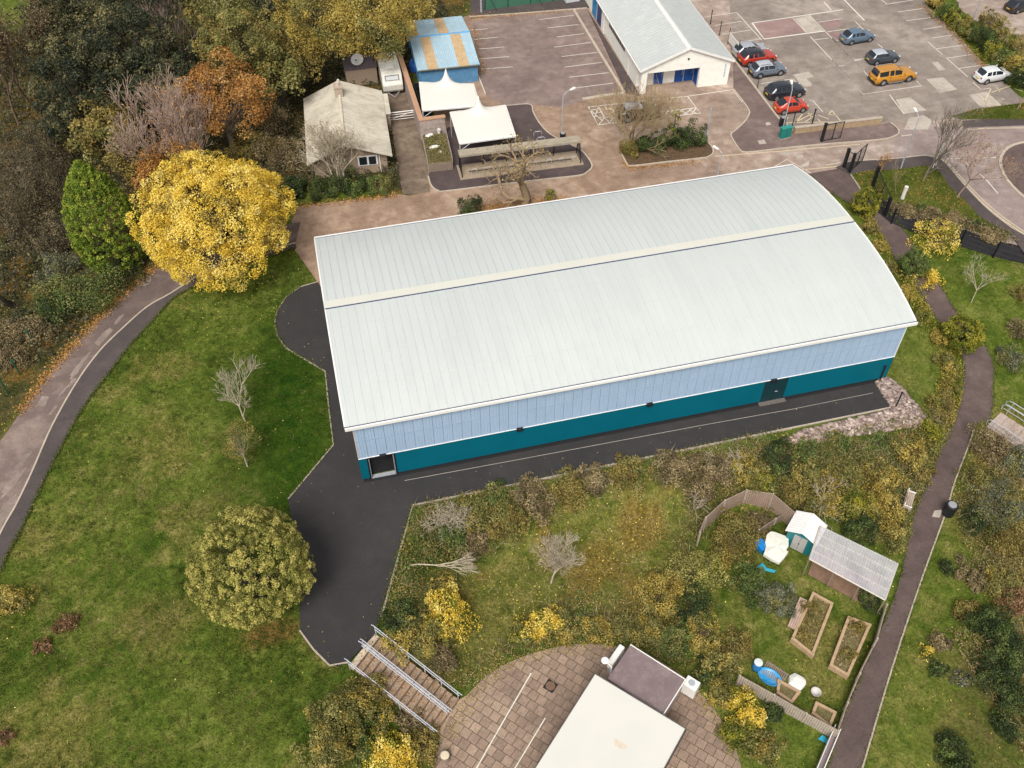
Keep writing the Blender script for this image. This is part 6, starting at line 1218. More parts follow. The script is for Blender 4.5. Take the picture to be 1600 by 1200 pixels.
def branches(rg, height, r0, spread=.6, levels=4, kids=(3, 5), upb=.25, trunk=.3, ratio=.68, lean=(0, 0), jit=.16, stems=1, minr=.012, curl=0.0, ss=.35):
    A, B, ra, rb, tips = [], [], [], [], []
    st = []
    for s in range(stems): st.append((np.zeros(3) + (rg.normal(size=3) * [.12, .12, 0] if stems > 1 else 0), unit(np.array([lean[0] + (rg.normal() * ss if stems > 1 else 0), lean[1] + (rg.normal() * ss if stems > 1 else 0), 1.0])), height * trunk, r0, 0))
    while st:
        p, d, L_, r, lv = st.pop(); ns = 3 if lv < 2 else 2; pts = [p]; dd = d
        for i in range(ns): dd = unit(dd + rg.normal(size=3) * jit + np.array([0, 0, upb * .3 - curl * (lv > 1)])); pts.append(pts[-1] + dd * L_ / ns)
        re = max(r * (.62 if lv else .75), minr * .7)
        for i in range(ns): A.append(pts[i]); B.append(pts[i + 1]); ra.append(r + (re - r) * i / ns); rb.append(r + (re - r) * (i + 1) / ns)
        if lv >= levels: tips.append(pts[-1]); continue
        n = rg.integers(kids[0], kids[1] + 1); a0 = rg.random() * 6.283
        for k in range(n):
            q = pts[-1] if (k < 2 or lv == 0 and k < n - 1) else pts[rg.integers(1, ns + 1)]; t = dd; ref = np.array([0, 0, 1.0]) if abs(t[2]) < .9 else np.array([1.0, 0, 0]); u = unit(np.cross(t, ref)); w = np.cross(t, u); a = a0 + 6.283 * k / n + rg.normal() * .3; sp = spread * rg.uniform(.6, 1.25)
            nd = unit(t + sp * (math.cos(a) * u + math.sin(a) * w) + np.array([0, 0, upb])); st.append((q, nd, L_ * ratio * rg.uniform(.75, 1.2) * (1.35 if lv == 0 else 1), max(re * .8, minr), lv + 1))
    return np.array(A), np.array(B), np.array(ra), np.array(rb), np.array(tips)
SEED = [100]
def rgn(): SEED[0] += 1; return np.random.default_rng(SEED[0])
def place(px, py, zc):                       # ground base below a crown centre seen at this pixel, zc above ground
    p = W(px, py, zc); return p
def mpp(p): return depth(p) / FPX
MIXT = dict(gold='olive', olive='brownolive', brownolive='olive', yellow='gold')
def leaf_tree(name, label, cat, px, py, rpx, zc, sp, rz=1.0, n=5000, ls=.26, bk='dark', hollow=.45, shape='ball', nc=None, group=None, cr=(.2, .36), lobes=.18, limbs=True, trunk_r=None):
    rg = rgn(); b = place(px, py, zc); R = rpx * mpp(b + [0, 0, zc]); Rz = R * rz if shape == 'ball' else rz; g = float(gz(b[0], b[1])); e = empty(name, (b[0], b[1], g), 0, label, cat, group)
    V, F, lv, C, rc = crown(R, Rz, nc or 60, n, ls, rg, hollow, shape, cr, lobes); V[:, 2] += zc; C = C + [0, 0, zc]; V[:, 2] = np.maximum(V[:, 2], .05)
    o = npmesh('crown', V, F, [LM[sp], LM[MIXT.get(sp, sp)]], lv, e)
    if sp in MIXT: cx_ = vnoise(V[::4, 0] + V[::4, 2] * .7 + b[0], V[::4, 1] + V[::4, 2] * .6 + b[1], 1.6, SEED[0] % 7 + 300) + rg.normal(size=len(F)) * .07; o.data.polygons.foreach_set('material_index', (cx_ > .70).astype(np.int32))
    tr = trunk_r or max(.08, R * .06); A = [[0, 0, -.2], [0, 0, zc * .45]]; B = [[0, 0, zc * .45], [0, 0, zc + Rz * (.2 if shape == 'ball' else .85)]]; ra = [tr * 1.25, tr]; rb = [tr, tr * .5 if shape == 'ball' else .03]
    if limbs:
        for c in C[rg.permutation(len(C))[:26]]:
            s = np.array([0, 0, zc * .4 + .35 * max(0, c[2] - zc * .4) * rg.random()]); m_ = (s + c) / 2 + rg.normal(size=3) * R * .07; A += [s, m_]; B += [m_, c]; ra += [tr * .45, tr * .28]; rb += [tr * .28, tr * .08]
    V, F = tubes(A, B, ra, rb, 5); npmesh('trunk', V, F, BK[bk], None, e); return e
MIX = dict(gold='olive', brown='straw', olive='gold', brownolive='olive', yellow='greeny', dark='mid', mid='olive', greeny='olive', grey='olive', thicket='brown', sage='olive')
def bush(label, px, py, rpx, sp, rz=.75, n=1400, ls=.17, name='shrub', cat='shrub', group=None, nc=26, hollow=.35, twigs=14, bk='twig', cr=(.24, .42), base=0.0):
    n = int(n * 2.1); ls *= .74; nc = int(nc * 1.5); rg = rgn(); zc0 = rpx * .05 * rz * .55; b = place(px, py, zc0); R = rpx * mpp(b); zc = R * rz * .55; g = float(gz(b[0], b[1])) + base; e = empty(name, (b[0], b[1], g), 0, label, cat, group)
    V, F, lv, C, rc = crown(R, R * rz, nc, n, ls, rg, hollow, 'ball', (cr[0] * .72, cr[1] * .9), .42); V[:, 2] = np.abs(V[:, 2] + zc) + .02; ec = 1 + rg.uniform(-.16, .16); V[:, 0] *= ec; V[:, 1] /= ec
    o = npmesh('foliage', V, F, [LM[sp], LM[MIX.get(sp, sp)]], lv, e); cx_ = vnoise(V[::4, 0] + b[0], V[::4, 1] + b[1], .55, SEED[0] % 7 + 200) + rg.normal(size=len(F)) * .16; o.data.polygons.foreach_set('material_index', (cx_ > .68).astype(np.int32))
    A = []; B = []; ra = []; rb = []
    for c in C[:twigs]: c = c + [0, 0, zc]; c[2] = max(c[2], .1); A.append(rg.normal(size=3) * [.12, .12, 0]); B.append(c * rg.uniform(1.0, 1.22)); ra.append(.03); rb.append(.01)
    V, F = tubes(A, B, ra, rb, 3); npmesh('stems', V, F, BK[bk], None, e); return e
def bare_tree(name, label, px, py, ht, bk, r0=.09, leaves=None, nl=0, ls=.14, group=None, cat='tree', leafr=.35, **kw):
    rg = rgn(); b = W(px, py); e = empty(name, (b[0], b[1], float(gz(b[0], b[1])) - .02), 0, label, cat, group); A, B, ra, rb, tips = branches(rg, ht, r0, **kw)
    top = np.percentile(B[:, 2], 99); k = ht / top; A *= k; B *= k; tips = tips * k; V, F = tubes(A, B, ra, rb, 4); n1 = int(len(F) * .0) ; npmesh('trunk', V, F, BK[bk], None, e)
    if leaves:
        i = rg.integers(0, len(tips), nl); P = tips[i] + rg.normal(size=(nl, 3)) * leafr; V, F = quads(P, unit(rg.normal(size=(nl, 3))), ls * rg.uniform(.6, 1.3, nl), rg); npmesh('leaves', V, F, LM[leaves], rg.random(nl), e)
    return e
WG = 'trees of the upper left wood'
# --- upper left woodland
leaf_tree('maple_tree', 'big round tree in bright yellow autumn leaf beside the lane', 'tree', 338, 345, 122, 5.4, 'yellow', .86, 62000, .15, 'dark', .55, nc=560, cr=(.045, .13), lobes=.13)
leaf_tree('conifer_tree', 'dense bright green columnar conifer left of the yellow tree', 'tree', 157, 340, 55, 5.0, 'conifer', 5.6, 42000, .135, 'dark', shape='cone', nc=1300, cr=(.035, .10), limbs=False)
leaf_tree('beech_tree', 'rusty orange tree standing behind the bare pinkish branches', 'tree', 345, 158, 78, 6.5, 'rust', .75, 11000, .19, 'grey', .3, nc=85, cr=(.14, .26), group=WG)
leaf_tree('beech_tree', 'lower orange brown foliage close behind the yellow tree', 'tree', 258, 262, 58, 4.2, 'rust', .8, 8000, .19, 'grey', .3, nc=70, cr=(.14, .26), group=WG)
bare_tree('bare_tree', 'leafless pinkish tree fanning out above the yellow tree', 300, 285, 10.5, 'fawn', .13, spread=.5, levels=5, kids=(3, 4), upb=.25, trunk=.2, stems=6, ss=.55, jit=.1, leaves='rust', nl=1500, ls=.16, minr=.02, group=WG)
leaf_tree('oak_tree', 'small brown green tree just above the conifer', 'tree', 163, 212, 56, 5.0, 'brownolive', .85, 5200, .25, 'dark', .35, nc=60, cr=(.16, .28), group=WG)
leaf_tree('oak_tree', 'thin brown green tree between the conifer and the orange tree', 'tree', 205, 255, 45, 3.8, 'brownolive', .9, 2600, .22, 'dark', .3, nc=45, group=WG)
DK = [(118, 118, 78, 7.0, 'largest very dark evergreen in the middle of the wood'), (212, 72, 72, 8.0, 'dark evergreen with yellowish tips left of the bare grey tree'), (262, 130, 52, 6.0, 'dark evergreen in shade left of the olive tree'), (195, 150, 60, 5.0, 'dark low evergreen in the centre hollow of the wood'), (165, 10, 72, 8.0, 'dark evergreen at the top edge left of centre'), (112, 190, 50, 4.6, 'blackish evergreen above left of the conifer'), (85, 45, 55, 6.5, 'dull evergreen beside the thin brown trees at top left'), (255, 5, 58, 8.0, 'dark evergreen at the top edge behind the bare grey tree'), (290, 95, 40, 5.5, 'dark evergreen tucked under the bare grey tree')]
for px, py, r, zc, lb in DK: leaf_tree('evergreen_tree', lb, 'tree', px, py, r, zc, 'holm', .85, int(r * r * 2.2), .22, 'dark', .4, nc=110, cr=(.10, .22), group=WG, lobes=.25)
leaf_tree('oak_tree', 'large olive green tree behind the orange tree', 'tree', 378, 75, 72, 7.5, 'olive', .95, 15000, .20, 'dark', .4, nc=120, cr=(.10, .2), group=WG)
leaf_tree('oak_tree', 'olive tree between the orange tree and the bungalow roof', 'tree', 430, 122, 48, 5.5, 'olive', .9, 4600, .25, 'dark', .35, nc=60, group=WG)
leaf_tree('oak_tree', 'olive tree at the top edge above the bare grey branches', 'tree', 345, 15, 60, 8.0, 'olive', .9, 5600, .25, 'dark', .35, nc=60, group=WG)
leaf_tree('ash_tree', 'golden brown tree right of the large olive tree at the top edge', 'tree', 490, 35, 74, 7.5, 'gold', .85, 16000, .185, 'dark', .35, nc=90, cr=(.13, .25), group=WG)
leaf_tree('ash_tree', 'broad golden tree leaning over the caravan', 'tree', 580, 30, 78, 7.0, 'gold', .8, 19000, .185, 'dark', .35, nc=100, cr=(.13, .25), group=WG)
leaf_tree('ash_tree', 'golden tree at the top edge behind the blue shed', 'tree', 626, -6, 58, 6.5, 'gold', .8, 8000, .185, 'dark', .35, limbs=False, trunk_r=.12, nc=80, cr=(.13, .25), group=WG)
leaf_tree('oak_tree', 'brownish tree in shade above the bungalow roof', 'tree', 470, 95, 44, 4.5, 'brownolive', .85, 3600, .23, 'dark', .3, nc=45, group=WG)
leaf_tree('oak_tree', 'dark tree closing the top edge between olive and golden trees', 'tree', 425, 10, 48, 7, 'holm', .9, 3600, .26, 'dark', .35, nc=50, group=WG)
bare_tree('bare_tree', 'leafless grey branches rising from the dark evergreens', 290, 112, 10.5, 'fawn', .12, spread=.5, levels=4, kids=(3, 5), upb=.4, trunk=.25, stems=3, jit=.1, group=WG)
for i, (px, py, h, lb) in enumerate(((30, 195, 12, 'thin brown twiggy tree at the left edge showing grass behind it'), (58, 175, 13, 'thin brown twiggy tree second from the top left corner'), (88, 150, 12, 'thin brown twiggy tree nearest the largest dark evergreen'), (8, 130, 12, 'thin twiggy tree right at the top left corner'))):
    bare_tree('bare_tree', lb, px, py, h, 'twig', .15, spread=.38, levels=5, kids=(3, 4), upb=.35, trunk=.36, jit=.12, leaves='brown', nl=2600, ls=.17, leafr=.6, group=WG)
for px, py, r, lb in ((30, 270, 62, 'brown twiggy thicket at the left edge above the dead trunk'), (75, 300, 55, 'brown purple thicket directly left of the conifer'), (25, 345, 62, 'shaded brown thicket at the left edge beside the dead trunk'), (70, 240, 46, 'brown thicket under the thin twiggy trees'), (92, 375, 34, 'low brown thicket left of the conifer foot')):
    bush(lb, px, py, r, 'thicket', .9, 4200, .17, 'thicket', 'thicket', 'brown thickets of the wood', 60, .3, 60, 'twig')
for px, py, r, sp, lb in ((128, 462, 58, 'mid', 'large mound of green brambles along the lane'), (88, 480, 36, 'dark', 'dark bramble mound left of the large one'), (185, 428, 40, 'dark', 'dark brambles at the conifer foot by the lane'), (95, 420, 34, 'grey', 'grey green bush left of the bramble mound'), (58, 520, 26, 'brown', 'brownish brambles beside the green verge post'), (22, 560, 26, 'brown', 'scrubby brambles at the left edge by the verge posts'), (18, 520, 30, 'brown', 'dry brown scrub at the left edge below the dead trunk')):
    bush(lb, px, py, r, sp, .6, 2600 if r > 50 else 1400, .17, 'bramble', 'bramble', 'brambles along the lane', 46)
bare_tree('dead_tree', 'dark dead trunk with a few white branches at the left edge', 22, 478, 7.5, 'dark', .32, spread=.7, levels=3, kids=(2, 3), upb=.15, trunk=.45, lean=(-.22, -.1), jit=.18)
for px, py, r, sp, lb in ((415, 195, 46, 'brown', 'brown twiggy bush left of the bungalow roof'), (440, 245, 38, 'brown', 'brown bush at the left side wall of the bungalow'), (462, 297, 20, 'dark', 'dark green shrub at the lane end by the yellow tree'), (395, 235, 36, 'brownolive', 'turning bush between orange tree and bungalow'), (415, 150, 36, 'brownolive', 'turning bush under the olive tree by the bungalow')):
    bush(lb, px, py, r, sp, .85, 2200, .18, group='bushes around the bungalow', nc=40, twigs=40)
for i, (px, lb) in enumerate(((500, 'left end of the dark clipped hedge before the bungalow'), (528, 'middle of the dark hedge below the ivy clad bare tree'), (560, 'dark hedge section under the bungalow window'), (592, 'greener hedge section at the drive end'))): bush(lb, px, 296 - i * 2, 22, ('dark', 'dark', 'dark', 'mid')[i], .7, 1500, .15, 'hedge', 'hedge', 'hedge in front of the bungalow', 24)
bare_tree('bare_tree', 'pale twiggy tree with an ivy clad base in front of the bungalow', 533, 290, 6.6, 'pale', .10, spread=.6, levels=5, kids=(3, 4), upb=.2, trunk=.16, stems=4, ss=.5, jit=.12, leaves='straw', nl=1100, ls=.12)
bush('dark ivy clump round the foot of the pale twiggy tree', 533, 262, 20, 'mid', 1.3, 900, .15, 'ivy', 'ivy')
# pollarded plane tree in front of the bike shelter
bare_tree('pollarded_tree', 'pollarded tree with a thick knobbly trunk before the bike shelter', 820, 322, 7.2, 'tan', .46, spread=.95, levels=5, kids=(3, 4), upb=.10, trunk=.46, jit=.26, leaves='gold', nl=420, ls=.17, ratio=.6, minr=.02, curl=.06)
bush('small dark green evergreen behind the back edge of the hall', 738, 326, 24, 'dark', 1.0, 1800, .15)
bush('low yellow green bush beside the pollarded tree foot', 860, 305, 12, 'greeny', .8, 300, .14)
bare_tree('bare_tree', 'golden twiggy bare tree on the planted island', 988, 226, 7.4, 'gold', .10, spread=.55, levels=4, kids=(3, 5), upb=.16, trunk=.24, jit=.10, stems=7, ss=.55, minr=.015)
for px, py, r, sp, lb, rz in ((983, 235, 17, 'brownolive', 'brownish shrub at the left end of the planted island', .8), (1012, 229, 20, 'dark', 'dark green shrub beside the bare tree on the island', .9), (1040, 224, 18, 'dark', 'dark shrub in the middle of the planted island', .9), (1062, 220, 21, 'dark', 'rounded dark shrub right of centre on the island', .9), (1085, 217, 24, 'dark', 'largest dark shrub at the right end of the island', .9)):
    bush(lb, px, py, r, sp, rz, 1900, .15, group='shrubs on the planted island', base=.1)
leaf_tree('young_conifer', 'slim yellow green young conifer above the island shrubs', 'tree', 1054, 196, 9, 1.8, 'greeny', 1.7, 700, .16, shape='cone', nc=40, limbs=False, cr=(.3, .5))
# hedge along the right car park
HD = [(1462, 8, 16, 'gold'), (1478, 24, 17, 'mid'), (1492, 36, 17, 'greeny'), (1508, 44, 17, 'gold'), (1522, 56, 19, 'mid'), (1538, 70, 22, 'dark'), (1556, 84, 22, 'greeny'), (1570, 98, 22, 'mid'), (1585, 110, 22, 'gold'), (1560, 58, 24, 'olive'), (1545, 40, 20, 'brownolive'), (1592, 78, 26, 'brownolive'), (1598, 128, 20, 'dark')]
HL_ = ['golden bush at the very top of the car park hedge', 'green bush second from the top of the car park hedge', 'yellow green bush near the orange cone shaped shrub', 'golden bush a third of the way down the car park hedge', 'mid green bush half way down the car park hedge', 'darkest bush half way down the car park hedge', 'bright yellow green bush low in the car park hedge', 'green bush behind the white hatchback end of the hedge', 'golden bush at the right edge behind the white hatchback', 'olive bush standing behind the middle of the hedge', 'brown bush behind the upper part of the hedge', 'brown bush at the right edge behind the hedge', 'dark bush at the right edge beside the white hatchback']
for (px, py, r, sp), lb in zip(HD, HL_): bush(lb, px, py, r, sp, 1.0, 1500, .2, 'hedge_shrub', 'shrub', 'hedge along the car park', 26, twigs=26)
bare_tree('bare_tree', 'spindly brown tree at the right edge beside the white hatchback', 1588, 172, 6.0, 'tan', .1, spread=.4, levels=4, kids=(3, 4), upb=.4, trunk=.3, jit=.1, leaves='brown', nl=500, ls=.17)
bare_tree('bare_tree', 'leafless tree with a pale trunk on the roadside grass', 1442, 282, 8.0, 'grey', .15, spread=.62, levels=5, kids=(3, 5), upb=.26, trunk=.34, jit=.08, lean=(.12, 0), ratio=.66)
bare_tree('young_tree', 'fine twigged orange brown tree overhanging the road', 1494, 310, 6.2, 'pink', .10, spread=.85, levels=5, kids=(3, 5), upb=.18, trunk=.3, jit=.14, lean=(.2, .1), leaves='rust', nl=420, ls=.13)
bare_tree('sapling', 'small rusty sapling at the roadside path gate', 1368, 279, 3.2, 'tan', .05, spread=.5, levels=3, kids=(3, 4), upb=.3, trunk=.4, leaves='rust', nl=320, ls=.13, leafr=.2)
bare_tree('sapling', 'thin pale sapling beside the white marker stump', 1398, 308, 4.0, 'tan', .05, spread=.5, levels=4, kids=(2, 3), upb=.35, trunk=.35, minr=.012)
bare_tree('sapling', 'white stemmed leafless sapling on the lawn below the black path', 1517, 474, 4.0, 'pale', .055, spread=.75, levels=4, kids=(3, 5), upb=.1, trunk=.4, lean=(.2, .15), minr=.009, jit=.08)
bush('small dark yucca like bush at the pavement corner', 1526, 352, 8, 'dark', 1.0, 300, .16)
leaf_tree('round_shrub', 'yellow green shrub beside the black mesh gate', 'shrub', 1352, 317, 23, 1.3, 'greeny', 1.05, 5200, .12, 'dark', .5, nc=150, cr=(.10, .22), lobes=.15)
leaf_tree('round_shrub', 'dark green rounded shrub beside the path near the hall', 'shrub', 1428, 412, 25, 1.3, 'mid', 1.0, 5200, .12, 'dark', .5, nc=150, cr=(.10, .22), lobes=.15)
bush('large pale yellow bush overhanging the new black path', 1466, 378, 36, 'yellow', .8, 1500, .17, nc=40, twigs=44, bk='gold', hollow=.25)
bush('yellow bush just below the dark rounded shrub', 1446, 436, 24, 'yellow', .7, 900, .17, nc=26, twigs=26, bk='gold')
leaf_tree('round_shrub', 'green and gold ball shaped shrub where the path bends', 'shrub', 1507, 522, 34, 1.5, 'greeny', .95, 9000, .12, 'dark', .5, nc=220, cr=(.08, .18), lobes=.1)
GR = [(1340, 328, 10, 'olive', 'small olive bush at the hall corner by the mesh gate'), (1356, 357, 12, 'brownolive', 'turning bush between hall roof and path, upper'), (1373, 387, 12, 'gold', 'golden bush between hall roof and path, middle'), (1390, 417, 12, 'olive', 'olive bush between hall roof and path under the dark shrub'), (1414, 458, 16, 'gold', 'golden brown bush beside the right roof edge'), (1438, 497, 16, 'greeny', 'yellow green bush by the near right roof corner'), (1466, 528, 14, 'gold', 'golden bush leaning on the ball shaped shrub'), (1478, 565, 19, 'olive', 'olive scrub bush left of the path bend'), (1482, 604, 16, 'brownolive', 'brownish scrub on the path edge above the rubble bank')]
for px, py, r, sp, lb in GR: bush(lb, px, py, r, sp, .8, 800, .16, group='bushes between hall and footpath')
for px, py, r, sp, lb in ((1420, 333, 14, 'straw', 'clump of dry grass beside the white marker'), (1452, 335, 16, 'brown', 'dry brown shrub along the black path'), (1490, 343, 17, 'straw', 'pale dry grass clump by the black path'), (1545, 370, 17, 'straw', 'pale dry grass at the pavement corner'), (1440, 325, 11, 'mid', 'small green shrub among the dry grass')): bush(lb, px, py, r, sp, .55, 900, .15, 'dry_clump', 'dry grass', 'dry clumps beside the black path', twigs=30, bk='gold')
# --- scrub between walkway and garden
SG = 'scrub bushes below the walkway'
SB = [(705, 832, 36, 'mid', .6, 'mixed green bramble right at the inner corner of the yard'), (742, 800, 34, 'olive', .6, 'olive bramble along the walkway kerb by the white twigs'), (735, 850, 32, 'brown', .5, 'brown bramble left of the open grass'), (790, 805, 38, 'brownolive', .55, 'brownish bramble along the walkway third from the yard'), (775, 775, 26, 'mid', .55, 'small green bramble against the walkway kerb'), (835, 780, 36, 'brown', .55, 'dry brown bramble along the walkway left of centre'), (885, 768, 34, 'brownolive', .5, 'turning bramble at the middle of the walkway kerb'), (930, 752, 32, 'brown', .5, 'dry bramble under the walkway just right of centre'), (985, 738, 34, 'brownolive', .45, 'bramble with yellow leaves by the walkway kerb'), (1050, 728, 36, 'brown', .45, 'pale dry scrub below the walkway'), (1110, 735, 34, 'brown', .5, 'dry brown scrub above the curved fence'), (1090, 770, 30, 'brown', .5, 'dry scrub left of the curved fence top'), (1160, 735, 32, 'olive', .55, 'olive scrub above the curved fence'), (1215, 718, 30, 'dark', .7, 'dark bush below the start of the rubble bank'), (1190, 752, 26, 'greeny', .7, 'yellow green bush touching the curved fence'), (1255, 745, 32, 'olive', .7, 'olive bush above the garden shed'), (1262, 705, 24, 'mid', .5, 'low green growth under the rubble wall'), (1310, 690, 22, 'mid', .4, 'low green ground growth below the stone bank'), (1370, 690, 20, 'mid', .45, 'small green bush near the stone bank corner'),
      (1240, 780, 28, 'brownolive', .75, 'turning bush directly behind the shed'), (1290, 775, 36, 'gold', .8, 'golden bush behind the clear roofed shelter'), (1335, 790, 38, 'greeny', .85, 'yellow green bush over the shelter roof'), (1380, 790, 34, 'gold', .85, 'golden bush left of the park bench'), (1320, 745, 34, 'olive', .6, 'olive bush half way between rubble bank and shelter'), (1375, 745, 34, 'gold', .7, 'golden bush above the park bench'), (1395, 835, 28, 'olive', .9, 'olive bush squeezed between shelter and path'), (1345, 830, 26, 'dark', .8, 'dark bush at the back edge of the shelter roof'), (1420, 705, 30, 'gold', .7, 'golden bush beside the path below the rubble bank'), (1450, 680, 26, 'greeny', .6, 'yellow bush on the path edge near the rubble corner'), (1465, 640, 24, 'brownolive', .6, 'turning bush on the bank right of the rubble'), (1440, 740, 20, 'brownolive', .6, 'turning bush on the path edge above the bench')]
for px, py, r, sp, rz, lb in SB: bush(lb, px, py, r, sp, rz, int(1.5 * r * r), .17, group=SG, nc=34, twigs=36)
bare_tree('bare_bush', 'spreading white twiggy bush at the inner corner of the yard', 694, 822, 2.0, 'pale', .05, spread=1.1, levels=4, kids=(4, 5), upb=.03, trunk=.2, jit=.16, stems=3, ss=.6, minr=.01)
bare_tree('bare_tree', 'round leafless pale tree alone in the open grass', 861, 912, 4.2, 'pale', .085, spread=.6, levels=4, kids=(5, 7), upb=.12, trunk=.36, lean=(.1, .18), jit=.06, minr=.011)
e = bare_tree('fallen_tree', 'fallen pale branch lying beside the yard edge', 640, 886, 4.6, 'pale', .07, spread=.3, levels=4, kids=(3, 4), upb=.3, trunk=.3, jit=.12); e.rotation_euler = (R_(8), R_(84), R_(-8)); e.location.z += .25
bare_tree('bare_bush', 'grey twiggy branches behind the curved fence', 1150, 752, 3.0, 'pale', .05, spread=.8, levels=4, kids=(3, 4), upb=.05, trunk=.2, jit=.2)
bare_tree('bare_bush', 'leaning grey branches above the garden shed', 1262, 790, 3.2, 'pale', .06, spread=.9, levels=4, kids=(3, 4), upb=.05, trunk=.2, jit=.2)
bare_tree('bare_bush', 'thin pale branches left of the curved fence', 1080, 800, 3.0, 'pale', .05, spread=.9, levels=3, kids=(3, 4), upb=.05, trunk=.25, jit=.2)
YB = [(700, 955, 44, 'yellow', .8, 'bright yellow bush below the fallen branch'), (690, 915, 26, 'gold', .7, 'golden bush top between fallen branch and yellow bush'), (625, 960, 30, 'dark', .7, 'dark green bush against the yard edging above the steps'), (655, 1000, 40, 'olive', .7, 'olive bush beside the top of the steps'), (690, 1030, 30, 'brown', .55, 'dry bush half way down beside the steps'), (620, 1000, 24, 'gold', .7, 'golden bush at the top handrail of the steps'), (845, 975, 32, 'yellow', .75, 'yellow bush at the back of the patio, left'), (815, 990, 24, 'greeny', .6, 'yellow green bush left of the patio back'), (880, 985, 28, 'olive', .6, 'olive bush at the middle of the patio back'), (930, 985, 28, 'gold', .65, 'golden bush behind the patio back edge'), (975, 980, 24, 'olive', .6, 'olive bush behind the air conditioning unit'), (1035, 925, 38, 'gold', .8, 'pale golden small tree right of the open grass'), (1015, 985, 32, 'olive', .65, 'olive bush behind the brown roofed store'), (1055, 1000, 30, 'mid', .7, 'green bush at the corner behind the brown roofed store'), (1095, 985, 34, 'gold', .7, 'golden brown bush left of the garden grass'), (1088, 895, 42, 'sage', .85, 'grey green tree at the left end of the curved fence'), (1085, 945, 34, 'dark', .75, 'dark tangled bush under the grey green tree'), (1125, 1040, 34, 'olive', .7, 'olive bush left of the garden bottom fence'), (1150, 1010, 30, 'brownolive', .6, 'turning bush beside the pallet'), (1105, 1055, 24, 'dark', .7, 'dark bush by the squat white unit'), (1165, 1105, 34, 'yellow', .75, 'yellow bush along the right patio edge'), (1150, 1145, 30, 'greeny', .7, 'yellow green bush low on the right patio edge'), (1188, 1165, 30, 'olive', .6, 'olive bush at the bottom edge right of the patio'), (1205, 1110, 20, 'dark', .7, 'dark bush growing through the bottom fence'), (1125, 1085, 22, 'gold', .7, 'golden bush touching the right patio curve'), (1150, 835, 40, 'brownolive', .6, 'large turning bramble inside the curved fence'), (1185, 815, 24, 'brown', .5, 'brown scrub at the right inside the curved fence'), (1130, 860, 26, 'gold', .6, 'yellowing bramble low inside the curved fence'),
      (530, 1120, 44, 'olive', .7, 'broad olive bush left of the steps'), (575, 1075, 28, 'brownolive', .6, 'turning bush against the left handrail'), (510, 1170, 42, 'olive', .7, 'olive bush at the bottom edge left of the steps'), (560, 1160, 34, 'mid', .6, 'green bush below the middle of the steps'), (605, 1180, 44, 'yellow', .7, 'bright yellow bush at the bottom edge below the steps'), (660, 1165, 30, 'brownolive', .55, 'turning bush between the steps and the sawn stump'), (595, 1120, 24, 'gold', .6, 'golden bush by the left handrail middle'), (645, 1130, 26, 'brown', .45, 'pale dry tuft beside the lower left handrail')]
for px, py, r, sp, rz, lb in YB: bush(lb, px, py, r, sp, rz, int(1.6 * r * r), .15, group='bushes around the patio and steps', nc=36, twigs=32)
bush('fresh green leafy bush in the garden by the turquoise sheet', 1172, 906, 34, 'mid', .8, 2200, .17, group='garden plants')
bush('silvery grey bush in the garden left of the raised bed', 1216, 938, 32, 'grey', .75, 2200, .13, group='garden plants')
bush('dark foliage beneath the garden shelter corner', 1358, 938, 20, 'dark', .6, 700, .14, group='garden plants')
for px, py, r, lb in ((1262, 955, 15, 'weeds growing at the top of the left raised bed'), (1255, 998, 13, 'weeds at the near end of the left raised bed'), (1335, 985, 15, 'weeds at the top of the right raised bed'), (1322, 1025, 14, 'weeds at the near end of the right raised bed')): bush(lb, px, py, r, 'brownolive', .4, 500, .12, 'weeds', 'weeds', 'weeds in the raised beds', base=.3)
# --- solitary trees on the field
leaf_tree('round_tree', 'big dense round olive green tree beside the new black yard', 'tree', 391, 882, 97, 3.9, 'sage', .92, 56000, .11, 'dark', .72, nc=1100, cr=(.03, .08), lobes=.06)
bare_tree('bare_tree', 'leafless pale young tree alone on the field', 384, 660, 4.9, 'pale', .075, spread=.62, levels=4, kids=(4, 6), upb=.14, trunk=.36, lean=(-.12, .1), minr=.010, jit=.07)
leaf_tree('young_tree', 'sparse round brown leaved young tree below the bare one on the field', 'tree', 373, 690, 35, 2.9, 'brownolive', .95, 3400, .085, 'pale', .15, nc=90, cr=(.12, .3), lobes=.1, trunk_r=.06)
bush('golden bush at the left edge of the field by the lane end', 14, 942, 36, 'gold', .6, 1300, .15, bk='gold', twigs=30)
bush('reddish brown low bush on the field, upper of two', 103, 972, 20, 'red', .5, 500, .14, twigs=26)
bush('pale reddish low bush on the field, lower of two', 66, 1010, 16, 'red', .5, 300, .14, twigs=26)
bush('small reddish tuft low at the left edge of the field', 8, 1152, 14, 'red', .4, 250, .13, twigs=20)
